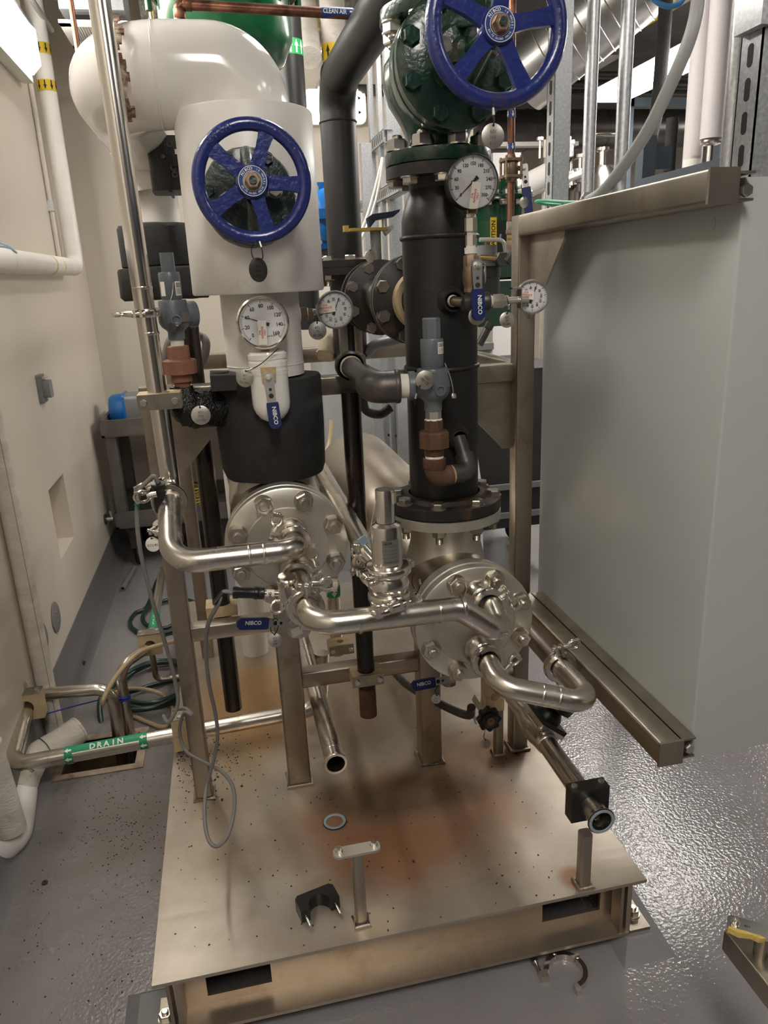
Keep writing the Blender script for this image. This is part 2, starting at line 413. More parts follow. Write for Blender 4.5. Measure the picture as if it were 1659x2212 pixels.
# left wall with a square niche
NI = (3.29, 3.605, .50, .815)
mb = MB()
for (y0, y1, z0, z1) in ((-4, NI[0], 0, 3.5), (NI[1], 5.2, 0, 3.5), (NI[0], NI[1], 0, NI[2]), (NI[0], NI[1], NI[3], 3.5)):
    mb.box(-.92, -.80, y0, y1, z0, z1)
WL = struct(mb.build('wall_left', WALL, smooth=False), 'warm white painted left wall')
MB().box(-1.02, -.92, NI[0] - .02, NI[1] + .02, NI[2] - .02, NI[3] + .02).build('niche_back', WALL, WL, False)
struct(MB().box(-.92, 1.75, 5.15, 5.25, 0, 3.5).build('wall_back', WALLB, smooth=False), 'warm white painted back wall')
struct(MB().box(1.65, 1.75, 5.25, 9.5, 0, 3.5).build('wall_side', WALLB, smooth=False), 'side wall of the deep bay behind')
struct(MB().box(1.7, 9, 9.5, 9.6, 0, 3.5).build('wall_far', WALLB, smooth=False), 'far wall of the deep bay')
struct(MB().box(9, 9.1, -4, 9.6, 0, 3.5).build('wall_right', MATS['dark_grey_wall'], smooth=False), 'right wall far away')
struct(MB().box(-.92, 9.1, -4.1, -4, 0, 3.5).build('wall_front', mat('dark_grey_wall', (.14, .135, .13), .5), smooth=False), 'wall behind the viewer')
struct(MB().box(-.92, 9.1, -4.1, 9.6, 3.5, 3.6).build('ceiling', CEIL, smooth=False), 'dark deck ceiling')
BASEB = mat('grey_cove_base', (.165, .155, .155), .4)
cove = [(0, .19), (.004, .19), (.008, .06), (.03, .018), (.06, .0), (0, 0)]
struct(MB().prism(cove, (-.80, -4, 0), (1, 0, 0), (0, 0, 1), (0, 9.15, 0)).build('baseboard_left', BASEB), 'grey coved epoxy base along the left wall')
struct(MB().prism(cove, (-.80, 5.15, 0), (0, -1, 0), (0, 0, 1), (2.5, 0, 0)).build('baseboard_back', BASEB), 'grey coved epoxy base along the back wall')

# wall-mounted small things
t = thing('outlet_box', 'grey weatherproof outlet box with lift cover on the left wall', 'outlet', (-.79, 3.455, 1.23))
MB().rbox(-.80, -.782, 3.41, 3.50, 1.17, 1.29, .006, 0).build('back_plate', GRP, t)
MB().rbox(-.782, -.752, 3.425, 3.485, 1.19, 1.265, .012, 0).build('cover', mat('grey_diecast', (.26, .26, .27), .45, .3), t)
MB().cyl((-.77, 3.42, 1.278), (-.77, 3.49, 1.278), .006).build('hinge', ZINC, t)
for i, (px, py, lab) in enumerate(((92, 1381, 'nearer grey round blank cover plate low on the left wall'), (120, 1333, 'farther grey round blank cover plate low on the left wall'))):
    c = P(px, py, x=-.798)
    t = thing('blank_cover_plate', lab, 'cover plate', c, 'round cover plates on the left wall')
    MB().lathe([(0, .006), (.058, .006), (.064, .003), (.064, 0)], c, (1, 0, 0), 32).build('plate', mat('grey_plate', (.26, .25, .25), .5, .2), t)
    for s in (-1, 1):
        MB().cyl(c + V((.006, 0, .022 * s)), c + V((.009, 0, .022 * s)), .005, n=10).build('screw', ZINC, t)
t = thing('hose_bibb', 'small chrome fitting on the left wall above the cove base', 'fitting', P(226, 1122, x=-.80))
q = V(t.location)
MB().cyl(q, q + V((.012, 0, 0)), .03).build('rosette', DARK, t)
MB().cyl(q, q + V((.05, 0, 0)), .013).cyl(q + V((.04, 0, .0)), q + V((.04, 0, .05)), .01).build('spout', SSP, t)
t = MB().box(-.915, -.905, 3.31, 3.335, .66, .70).build('niche_button', BPL); tag(t, 'small black switch inside the wall niche', 'switch')

# white insulated pipes on the left wall
def pipe_label(mb_parent, p, d, r, L, m, name='label_band'):
    return MB().lathe([(r, 0), (r + .0008, 0), (r + .0008, L), (r, L)], p, d, 28).build(name, m, mb_parent)
def arrows(parent, p, d, r, L, m, n=7, name='arrow_print', w=.5, head=True, flip=1, view=None):
    # flow arrows standing around a band of a pipe
    mb = MB(); u, v, d = axes(d)
    for i in range(n):
        a = 2 * math.pi * i / n; e = u * math.cos(a) + v * math.sin(a); tt = d.cross(e) * flip; o = V(p) + d * (L / 2) + e * (r + .0016)
        dd = d * flip; wd = 2 * math.pi * r / n * w / 2
        mb.prism([(-wd * .4, -L * .42), (wd * .4, -L * .42), (wd * .4, 0), (wd, 0), (0, L * .42), (-wd, 0), (-wd * .4, 0)], o, tt, dd, e * .0004)
    return mb.build(name, m, parent, False)
VP = P(177, 560, x=-.74)
t = thing('insulated_pipe', 'white insulated pipe running down the left wall and turning toward the viewer', 'pipe', (-.735, 4.5, 1.74))
MB().pipe([(-.735, 4.42, 3.4), (-.735, 4.42, 1.75), (-.735, 1.2, 1.72)], .043, .07).build('jacket', PVCM, t)
for (px, py) in ((118, 105), (122, 185)):
    z = P(px, py, y=4.42).z
    pipe_label(t, (-.735, 4.42, z - .03), (0, 0, 1), .0435, .05, YEL)
    arrows(t, (-.735, 4.42, z - .03), (0, 0, 1), .0436, .05, INK, 9, flip=-1)
for yy in (3.72, 3.90):
    pipe_label(t, (-.735, yy, 1.743), (0, 1, -.01), .0435, .012, YEL)
pipe_label(t, (-.735, 3.735, 1.743), (0, 1, -.01), .0434, .16, PAPER, 'label_wrap')
t = thing('conduit', 'thin grey conduit running down the left wall behind the white pipe', 'conduit', (-.785, 4.3, .5))
MB().cyl((-.787, 4.3, 1.80), (-.787, 4.3, 3.4), .012, n=12).build('tube', mat('painted_conduit', (.62, .57, .49), .4), t)
MB().box(-.80, -.772, 4.285, 4.315, 2.02, 2.07).build('strap', GALV, t, False)
t = MB().sweep(spline([P(0, 525, x=-.75), P(15, 530, x=-.72), P(34, 545, x=-.70), P(30, 543, x=-.72), P(10, 533, x=-.74), P(-20, 535, x=-.75)], 6), .004, 8).build('blue_wire', mat('pale_blue_wire', (.30, .42, .50), .5)); tag(t, 'pale blue wire lying on the horizontal white wall pipe', 'wire')

# air grille, ceiling ducts, copper drops at upper left
t = thing('air_grille', 'white louvred air grille below a galvanized duct boot', 'vent', P(220, 80, y=4.3))
a, b, c, d = P(129, 52, y=4.3), P(275, 52, y=4.25), P(287, 105, y=4.55), P(165, 112, y=4.6)
zz = 2.80
gx0, gx1, gy0, gy1 = -.590, -.285, 4.11, 4.50
mb = MB()
for (x0, x1, y0, y1) in ((gx0, gx1, gy0, gy0 + .05), (gx0, gx1, gy1 - .05, gy1), (gx0, gx0 + .05, gy0, gy1), (gx1 - .05, gx1, gy0, gy1)): mb.box(x0, x1, y0, y1, zz, zz + .015)
mb.build('rim', mat('white_enamel', (.75, .74, .70), .4), t, False)
me = MB().obox((0, 0, 0), (.003, 0, .010), (0, .145, 0), (.0006, 0, -.0003)).data('louver', MATS['white_enamel'], False)
for i in range(17): inst('louver', me, t, M.Translation((gx0 + .058 + i * .0118, (gy0 + gy1) / 2, zz + .012)))
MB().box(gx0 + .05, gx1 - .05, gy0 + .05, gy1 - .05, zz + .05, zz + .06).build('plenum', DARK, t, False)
MB().box(gx0 + .01, gx1 - .01, gy0 + .01, gy1 - .01, zz + .06, zz + .40).build('duct_boot', GALV, t, False)
t = MB().pipe([(-.25, 4.86, 3.10), (.1, 4.86, 3.10), (.5, 4.86, 3.10), (1.4, 4.86, 3.10)], .22, .1, 28).jitter(.02, 9).build('foil_duct', FOIL); tag(t, 'crinkled foil insulated duct near the ceiling', 'duct')
t = MB().box(-.69, -.4, 1.5, 3.95, 3.05, 3.4).build('cable_trough', DARK); tag(t, 'dark trough under the ceiling at upper left', 'tray')
for i, (px0, px1, y) in enumerate(((157, 172, 3.6), (318, 332, 3.3))):
    a = P(px0, 0, y=y); b = P(px1, (133 if i == 0 else 75), y=y); a = V((b.x, y, 3.3))
    t = MB().cyl(a, V((b.x, y, b.z - .15)), .011 if i == 0 else .009, n=14).build('copper_drop', COPR if i == 0 else BRASS)
    tag(t, ('thin copper pipe dropping behind the white elbow near the grille', 'thin brass coloured rod beside the green housing')[i], 'pipe')
for i, (x, lab) in enumerate(((-.76, 'galvanized conduit along the ceiling closest to the left wall'), (-.70, 'second galvanized conduit along the ceiling by the left wall'))):
    t = MB().cyl((x, .8, 2.86 + .05 * i), (x, 4.6, 2.86 + .05 * i), .014, n=12).build('ceiling_conduit', GALV); tag(t, lab, 'conduit', 'conduits above the left light')

# bulkhead light on the back wall
a, b = P(655, 188, y=5.05), P(795, 266, y=5.05)
t = thing('bulkhead_light', 'glowing oval bulkhead light on the back wall', 'light', ((a.x + b.x) / 2, 5.15, b.z))
MB().rbox(a.x, b.x, 5.09, 5.15, b.z, a.z, .04, 1).build('housing', mat('white_enamel', (.75, .74, .70), .4), t)
MB().rbox(a.x + .02, b.x - .02, 5.05, 5.09, b.z + .02, a.z - .02, .035, 1).build('lens', lamp_mat('lit_bulkhead', 5.), t)
for s in (.3, .7):
    z = b.z + (a.z - b.z) * s
    MB().prism([(-.008, -.012), (.012, 0), (-.008, .012)], (b.x - .05, 5.048, z), (1, 0, 0), (0, 0, 1), (0, -.002, 0)).build('arrow_mark', INK, t, False)
# ------------------------------------------------------------------ reusable meshes
def nut_me():
    b = MB().lathe([(.0, 0), (.0225, 0), (.0225, .003), (0, .003)], (0, 0, 0), (0, 0, 1), 24)
    b.hexa((0, 0, .003), (0, 0, 1), .0208, .019, bev=.15); b.lathe([(0, .030), (.008, .030), (.0108, .027), (.0108, .022)], (0, 0, 0), (0, 0, 1), 16)
    return b.data('hex_nut', mat('stainless_nut', (.58, .54, .47), .28, 1), True, 30)
NUT = nut_me()
def bolt_me(m, n='hex_bolt', s=1.):
    b = MB().lathe([(0, 0), (.020, 0), (.020, .0025), (0, .0025)], (0, 0, 0), (0, 0, 1), 22).hexa((0, 0, .0025), (0, 0, 1), .0172, .0125, bev=.2)
    return b.data(n, m, True, 30)
BOLT = bolt_me(mat('plain_bolt_steel', (.34, .31, .26), .36, .9, var=.2, vscale=40))
BOLTS = bolt_me(mat('bright_bolt_steel', (.62, .59, .52), .3, 1), 'hex_bolt')
def stud_me():
    b = MB().hexa((0, 0, 0), (0, 0, 1), .0172, .016, bev=.15)
    for i in range(6): b.lathe([(.0085, .016 + i * .003), (.0095, .0175 + i * .003), (.0085, .019 + i * .003)], (0, 0, 0), (0, 0, 1), 14)
    b.lathe([(.0085, .034), (0, .036)], (0, 0, 0), (0, 0, 1), 14)
    return b.data('stud_nut', mat('dull_bolt_steel', (.40, .37, .31), .34, 1), True, 30)
STUD = stud_me()
def screw_me(): return MB().hexa((0, 0, 0), (0, 0, 1), .0065, .005, bev=.2).data('clamp_bolt', ZINC, True, 30)
SCREW = screw_me()
def bolt_ring(parent, me, c, d, R, n, a0=0., name='hex_bolt', ref=None):
    u, v, d = axes(d)
    if ref is not None: u = (V(ref) - d * V(ref).dot(d)).normalized(); v = d.cross(u)
    for i in range(n):
        a = math.radians(a0) + 2 * math.pi * i / n
        inst(name, me, parent, zframe(V(c) + (u * math.cos(a) + v * math.sin(a)) * R, d) @ M.Rotation(a * 1.7, 4, 'Z'))

# ------------------------------------------------------------------ skid: deck, base channels, legs, frame
def deck_mat(off):
    m = bpy.data.materials.new('stained_deck_steel'); m.use_nodes = True; nt = m.node_tree; n = nt.nodes; l = nt.links; b = n['Principled BSDF']
    tc = n.new('ShaderNodeTexCoord'); add = n.new('ShaderNodeVectorMath'); add.operation = 'ADD'; add.inputs[1].default_value = off; l.new(tc.outputs['Object'], add.inputs[0]); co = add.outputs[0]
    t = n.new('ShaderNodeTexNoise'); t.inputs['Scale'].default_value = 3.2; t.inputs['Detail'].default_value = 8; t.inputs['Roughness'].default_value = .6; l.new(co, t.inputs[0])
    r = n.new('ShaderNodeValToRGB'); e = r.color_ramp.elements; e[0].position = .3; e[1].position = .7
    e[0].color = (.34, .285, .225, 1); e[1].color = (.52, .465, .39, 1); l.new(t.outputs['Fac'], r.inputs[0]); last = r.outputs[0]
    def blot(c, s, col, amt, prev, ns=5., sharp=(.25, .62)):
        g = n.new('ShaderNodeTexGradient'); g.gradient_type = 'SPHERICAL'; mp = n.new('ShaderNodeMapping')
        mp.inputs['Location'].default_value = (-c[0] / s[0], -c[1] / s[1], -.2 / .6); mp.inputs['Scale'].default_value = (1 / s[0], 1 / s[1], 1 / .6)
        l.new(co, mp.inputs[0]); l.new(mp.outputs[0], g.inputs[0])
        tn = n.new('ShaderNodeTexNoise'); tn.inputs['Scale'].default_value = ns; tn.inputs['Detail'].default_value = 6; l.new(co, tn.inputs[0])
        ad = n.new('ShaderNodeMath'); ad.operation = 'MULTIPLY_ADD'; l.new(tn.outputs['Fac'], ad.inputs[0]); ad.inputs[1].default_value = .5; l.new(g.outputs['Fac'], ad.inputs[2])
        mr = n.new('ShaderNodeMapRange'); mr.inputs['From Min'].default_value = .25 + sharp[0]; mr.inputs['From Max'].default_value = .25 + sharp[1]; mr.inputs['To Max'].default_value = amt; l.new(ad.outputs[0], mr.inputs['Value'])
        mx = n.new('ShaderNodeMix'); mx.data_type = 'RGBA'; l.new(mr.outputs[0], mx.inputs['Factor']); l.new(prev, mx.inputs['A']); mx.inputs['B'].default_value = (*col, 1)
        return mx.outputs['Result'], mr.outputs[0]
    masks = []
    for c, s, col, amt in (((.36, 1.64), (.56, .42), (.225, .102, .042), .82), ((.20, 1.60), (.26, .30), (.19, .085, .035), .5), ((.30, 1.56), (.30, .14), (.26, .115, .045), .5), ((.42, 1.74), (.34, .16), (.085, .05, .025), .75), ((.22, 1.78), (.16, .12), (.10, .07, .035), .55), ((.1, 1.45), (.12, .10), (.26, .19, .12), .4), ((-.05, 1.6), (.25, .14), (.28, .21, .14), .35),
                           ((-.02, 2.35), (.34, .55), (.45, .25, .08), .75), ((.70, 1.86), (.16, .15), (.09, .045, .025), .8), ((.62, 1.9), (.28, .22), (.20, .10, .05), .6),
                           ((.20, 1.33), (.13, .07), (.62, .50, .36), .8), ((.70, 1.34), (.06, .06), (.30, .15, .07), .8), ((-.13, 1.95), (.20, .30), (.30, .22, .13), .5), ((.35, 2.3), (.55, .5), (.26, .18, .11), .55)):
        last, mk = blot(c, s, col, amt, last); masks.append(mk)
    # fine scratches and smears along the width
    sm = n.new('ShaderNodeMapping'); sm.inputs['Scale'].default_value = (2, 26, 1); l.new(co, sm.inputs[0])
    ts = n.new('ShaderNodeTexNoise'); ts.inputs['Scale'].default_value = 2.5; ts.inputs['Detail'].default_value = 5; l.new(sm.outputs[0], ts.inputs[0])
    l.new(last, b.inputs['Base Color']); b.inputs['Metallic'].default_value = .55
    mr = n.new('ShaderNodeMapRange'); mr.inputs['To Min'].default_value = .26; mr.inputs['To Max'].default_value = .46; l.new(ts.outputs['Fac'], mr.inputs['Value'])
    mxr = n.new('ShaderNodeMath'); mxr.operation = 'MULTIPLY_ADD'; l.new(masks[0], mxr.inputs[0]); mxr.inputs[1].default_value = .22; l.new(mr.outputs[0], mxr.inputs[2])
    l.new(mxr.outputs[0], b.inputs['Roughness'])
    mt = n.new('ShaderNodeMapRange'); mt.inputs['To Min'].default_value = .6; mt.inputs['To Max'].default_value = .15; l.new(masks[0], mt.inputs['Value']); l.new(mt.outputs[0], b.inputs['Metallic'])
    bp = n.new('ShaderNodeBump'); bp.inputs['Strength'].default_value = .05; bp.inputs['Distance'].default_value = .004; l.new(ts.outputs['Fac'], bp.inputs['Height']); l.new(bp.outputs[0], b.inputs['Normal'])
    return m
SKL = (.29, 2.2, 0)
skid = thing('equipment_skid', 'stainless steel skid with rust stained deck, base channels, legs and tube frame', 'skid', SKL)
DX0, DX1, DY0, DY1 = -.291, .868, 1.289, 3.35
MB().box(DX0, DX1, DY0, DY1, .191, .20).build('deck_plate', deck_mat(SKL), skid, False, label='stainless deck plate with brown rust stains')
# front channel, web pierced by two fork slots
WY = 1.357
h1a, h1b = P(443, 2109, y=WY), P(590, 2138, y=WY); h2a, h2b = P(1172, 1962, y=WY), P(1295, 1967, y=WY)
zt, zb = P(515, 2093, y=WY).z, P(515, 2137, y=WY).z
x = [-.245, h1a.x, h1b.x, h2a.x, h2b.x, .835]
mb = MB()
for i in (0, 2, 4): mb.box(x[i], x[i + 1], WY, WY + .008, .03, .191)
for i in (1, 3): mb.box(x[i], x[i + 1], WY, WY + .008, .03, zb); mb.box(x[i], x[i + 1], WY, WY + .008, zt, .191)
mb.box(-.245, .835, 1.296, WY, .03, .039); mb.box(-.245, .835, 1.300, WY, .183, .191)
CHN = mat('base_channel_steel', (.52, .44, .35), .36, .8, var=.22, vscale=5, rvar=.06, stain=(.34, .27, .20), sscale=5, samt=.42)
mb.build('front_channel', CHN, skid, False)
MB().box(-.245, .835, DY1 - .05, DY1 - .04, .03, .190).build('rear_light_block', CHN, skid, False)  # unseen closure added to stop light reaching the fork slots from behind
for sx, nm in ((-.25, 'side_channel'), (.826, 'side_channel')):
    MB().box(sx, sx + .012, 1.30, DY1, .03, .190).box(sx - .03, sx + .012, 1.30, DY1, .03, .038).build(nm, CHN, skid, False)
for sx in (-.262, .812):
    MB().box(sx - .004, sx + .004, 1.298, 1.34, .038, .19).build('stiffener', SSF, skid, False)
for sx in (-.30, .84):
    MB().box(sx, sx + .055, 1.30, 1.40, .0285, .037).build('foot_plate', SSF, skid, False)
for (bx, by) in ((.873, 1.345), (-.285, 1.345)):
    inst('anchor_nut', NUT, skid, zframe((bx, by, .038), (0, 0, 1)) @ M.Scale(.75, 4))
# grout pads on the floor under the feet
for i, (gx, lab) in enumerate(((.875, 'grey grout pad under the right front corner of the skid'), (-.30, 'grey grout pad under the left front corner of the skid'))):
    pts = [(gx - .085, 1.235), (gx + .055, 1.235), (gx + .065, 1.46), (gx - .085, 1.46)]; mb = MB()
    v0 = [V((a, b, 0)) for a, b in pts]; v1 = [V((gx - .05, 1.285, .0285)), V((gx + .02, 1.285, .0285)), V((gx + .02, 1.43, .0285)), V((gx - .05, 1.43, .0285))]
    mb.add(v0 + v1, [(3, 2, 1, 0), (4, 5, 6, 7), (0, 1, 5, 4), (1, 2, 6, 5), (2, 3, 7, 6), (3, 0, 4, 7)])
    tag(mb.build('grout_pad', mat('painted_grout', (.21, .20, .205), .5, bump=.2, bscale=60), smooth=False), lab, 'grout pad')
# legs under the two exchangers
def sqtube(x0, x1, y0, y1, z0, z1, name='leg', m=SSF, ax=2, r=.006):
    return MB().rbox(x0, x1, y0, y1, z0, z1, r, ax).build(name, m, skid)
sqtube(.054, .120, 1.86, 1.925, .20, .93)
sqtube(.457, .521, 1.855, 1.92, .20, .745)
sqtube(-.214, -.166, 1.875, 1.925, .20, 1.388, 'post')          # left frame post
sqtube(.745, .795, 1.85, 1.90, .20, 1.752, 'post')              # right frame post
sqtube(.685, .712, 1.84, 1.867, .20, .36, 'stub_post')
def weld(x0, x1, y0, y1, z=.2):
    MB().sweep([(x0, y0, z + .003), (x1, y0, z + .003), (x1, y1, z + .003), (x0, y1, z + .003)], .006, 8, closed=True).jitter(.002, 90).build('weld_bead', ORNG, skid)
for q in ((.051, .123, 1.857, 1.928), (.454, .524, 1.852, 1.923), (-.217, -.163, 1.872, 1.928), (.742, .798, 1.847, 1.903), (.683, .714, 1.838, 1.869)): weld(*q)
# crossbars
sqtube(-.166, .054, 1.88, 1.925, .698, .742, 'crossbar', ax=0)
sqtube(.120, .457, 1.87, 1.918, .514, .562, 'crossbar', ax=0)
sqtube(-.166, .745, 1.875, 1.923, 1.338, 1.386, 'crossbar', ax=0)
sqtube(-.214, .795, 2.75, 2.80, 1.335, 1.388, 'crossbar', ax=0)
sqtube(-.214, -.166, 2.75, 2.80, .20, 1.388, 'post')
sqtube(.745, .795, 2.75, 2.80, .20, 1.388, 'post')
sqtube(.750, .792, 1.90, 2.75, 1.338, 1.386, 'side_rail', ax=1)
sqtube(.44, .48, 2.15, 2.75, 1.30, 1.338, 'side_rail', ax=1)
sqtube(.40, .445, 2.40, 2.75, 1.338, 1.386, 'side_rail', ax=1)
# gussets
G = mat('gusset_plate', (.42, .37, .31), .42, .9, var=.2, vscale=16, bump=.05, bscale=120)
MB().prism([(0, 0), (-.175, 0), (-.175, -.02), (-.02, -.185), (0, -.185)], (.745, 1.896, 1.338), (1, 0, 0), (0, 0, 1), (0, .006, 0)).build('gusset', G, skid, False)
MB().prism([(0, 0), (.175, 0), (.175, -.02), (.02, -.185), (0, -.185)], (-.166, 1.896, 1.338), (1, 0, 0), (0, 0, 1), (0, .006, 0)).build('gusset', G, skid, False)
# cantilever arms carrying the enclosure
sqtube(.745, .795, 1.09, 1.85, 1.702, 1.752, 'arm', ax=1)
sqtube(.745, .795, 1.10, 1.85, .682, .732, 'arm', ax=1)
MB().box(.744, .796, 1.086, 1.092, 1.701, 1.753).build('end_cap', SSF, skid, False)
MB().box(.744, .796, 1.096, 1.102, .681, .733).build('end_cap', SSF, skid, False)
MB().prism([(0, 0), (-.20, 0), (-.20, -.015), (-.02, -.2), (0, -.2)], (.775, 1.85, 1.702), (0, 1, 0), (0, 0, 1), (.006, 0, 0)).build('gusset', G, skid, False)
# slotted strut fixed along the arms
def strut_y(y0, y1, xc, z0, z1, name='channel_strip'):
    return MB().box(xc, xc + .003, y0, y1, z0, z1).box(xc, xc + .03, y0, y1, z1 - .004, z1).box(xc, xc + .03, y0, y1, z0, z0 + .004).build(name, SSF, skid, False)
strut_y(1.092, 1.85, .797, 1.705, 1.748); strut_y(1.104, 1.85, .797, .685, .729)
inst('clamp_bolt', SCREW, skid, zframe((.812, 1.094, 1.72), (0, -1, 0)) @ M.Scale(1.6, 4)); inst('clamp_bolt', SCREW, skid, zframe((.812, 1.106, .707), (0, -1, 0)) @ M.Scale(1.6, 4))
# clamp support stands on the deck
pb = P(783, 1996, z=.2)
sqtube(.160, .186, 1.325, 1.351, .20, .402, 'clamp_stand'); weld(.157, .189, 1.322, 1.354)
MB().rbox(.120, .226, 1.322, 1.354, .402, .408, .012, 2).build('clamp_base', SSD, skid)
for sx in (.134, .212):
    MB().lathe([(.009, 0), (.009, .004), (.0065, .004), (.0065, .013), (.004, .013), (.004, .004), (0, .004)], (sx, 1.338, .408), (0, 0, 1), 16).build('stud_socket', SSP, skid)
sqtube(.699, .727, 1.30, 1.328, .20, .352, 'clamp_stand'); weld(.696, .730, 1.297, 1.331)
# ------------------------------------------------------------------ two shell-and-tube exchangers
XR, ZR, YR = .497, .849, 1.466
XL, ZL, YL = .094, 1.037, 1.605
def exchanger(label, x, z, y0, yend, noz_top, ports, big=.165):
    t = thing('heat_exchanger', label, 'heat exchanger', (x, y0 + .4, z - .14))
    d = (0, 1, 0)
    MB().lathe([(0, 0), (0, 0), (.124, .085), (.124, .42), (.1255, .423), (.1255, .43), (.124, .435), (.124, .50), (big - .01, .72), (big, .76), (big, yend - y0 - .1), (big * .8, yend - y0 - .03), (0, yend - y0)][2:], (x, y0, z), d, 56).build('shell', mat('brushed_shell', (.50, .44, .36), .34, 1, var=.14, vscale=5, stretch=(1, 4, 1), rvar=.05), t)
    MB().lathe([(.128, .066), (.133, .068), (.131, .076), (.126, .084), (.124, .09)], (x, y0, z), d, 56).build('weld_neck', SSD, t)
    MB().lathe([(0, .0), (.094, 0), (.0965, .0025), (.137, .0035), (.1405, .006), (.1405, .028), (.138, .030), (0, .030)], (x, y0, z), d, 64).build('blind_flange', SSD, t)
    MB().lathe([(.132, .030), (.132, .034), (.110, .034)], (x, y0, z), d, 48).build('gasket', RUB, t)
    MB().lathe([(.110, .034), (.137, .034), (.1405, .036), (.1405, .064), (.137, .067), (.110, .067)], (x, y0, z), d, 64).build('shell_flange', SSD, t)
    bolt_ring(t, NUT, (x, y0 + .003, z), (0, -1, 0), .1175, 8, 22.5, 'hex_nut')
    # nozzle
    yn = y0 + .237
    MB().lathe([(.100, .085), (.092, .115), (.087, .135), (.0855, noz_top - z - .024)], (x, yn, z), (0, 0, 1), 48).build('nozzle', SSD, t)
    for (px, pz) in ports:
        MB().lathe([(.035, .002), (.037, -.006), (.031, -.014), (.029, -.030), (.0248, -.034), (.0248, -.052), (.0312, -.056), (.0312, -.060), (.022, -.060)], (px, y0, pz), d, 32).build('port_ferrule', SS, t)
        MB().torus((px, y0 - .004, pz), d, .034, .0045, 32, 8).jitter(.0015, 120).build('weld_bead', ORNG, t)
    return t, yn
hxr, yn = exchanger('lower right stainless heat exchanger with eight-bolt blind flange under the black pipe', XR, ZR, YR, 3.1, 1.076, ((XR + .008, .925), (XR + .008, .788)))
MB().lathe([(.084, .176), (.1397, .176), (.1397, .198), (.137, .200), (.137, .2215), (.084, .2215)][:4] + [(.112, .200), (.112, .203), (0, .203)], (XR, yn, ZR + .018), (0, 0, 1), 64).build('nozzle_flange', SSD, hxr)
hxl, ynl = exchanger('upper left stainless heat exchanger with eight-bolt blind flange below black foam', XL, ZL, YL, 3.2, 1.26, ((XL + .010, 1.072), (XL + .014, .985)), .13)
SZ = ZR + .018 + .203      # seat of the black flange
# ------------------------------------------------------------------ black vertical pipe
PX, PY = XR, yn
bp = thing('black_riser', 'large matte black vertical pipe with bolted base flange and rusted weld ring', 'pipe', (PX, PY, SZ))
MB().lathe([(0, 0), (.1397, 0), (.1397, .024), (.137, .026), (.108, .026), (.104, .030), (.100, .036), (.088, .038)], (PX, PY, SZ), (0, 0, 1), 64).build('base_flange', BLKM, bp)
bolt_ring(bp, BOLT, (PX, PY, SZ + .026), (0, 0, 1), .1207, 8, 22.5, 'hex_bolt')
for i in range(8):
    a = math.radians(22.5 + 45 * i)
    inst('stud_nut', STUD, bp, zframe((PX + .1207 * math.cos(a), PY + .1207 * math.sin(a), SZ - .027), (0, 0, -1)))
zw1 = P(955, 800, y=PY - .084).z; zw2 = P(955, 508, y=PY - .084).z; ztop = P(948, 378, y=PY - .1).z
MB().cyl((PX, PY, SZ + .02), (PX, PY, zw2), .0842, n=56).build('pipe_barrel', BLK, bp)
for z in (zw1, zw2): MB().torus((PX, PY, z), (0, 0, 1), .0842, .0055, 56, 8).jitter(.0012, 80).build('weld_ring', BLKM, bp)
MB().lathe([(.0842, 0), (.0838, .035), (.078, .06), (.068, .085), (.0605, .11), (.0575, .14), (.0575, .20)], (PX, PY, zw2), (0, 0, 1), 56).build('reducer', BLK, bp)
zf = P(948, 372, y=PY - .11).z
VF = zf + .052
MB().lathe([(.06, -.035), (.066, -.01), (.075, 0), (.1145, 0), (.1145, .0235), (.08, .0235)], (PX, PY, zf + .0), (0, 0, 1), 56).build('neck_flange', BLKM, bp)
bolt_ring(bp, BOLTS, (PX, PY, zf), (0, 0, -1), .0953, 8, 10, 'hex_bolt')
for (px, py, r, ln) in ((974, 650, .025, .012), (985, 943, .026, .014)):
    c = P(px, py, y=PY - .083); e = V((c.x - PX, c.y - PY, 0)).normalized(); c = V((PX, PY, c.z)) + e * .082
    MB().lathe([(r + .006, 0), (r + .004, .008), (r, .014), (r - .002, .022), (r * .75, .022)], c, e, 28).build('threaded_outlet', BLKM, bp)

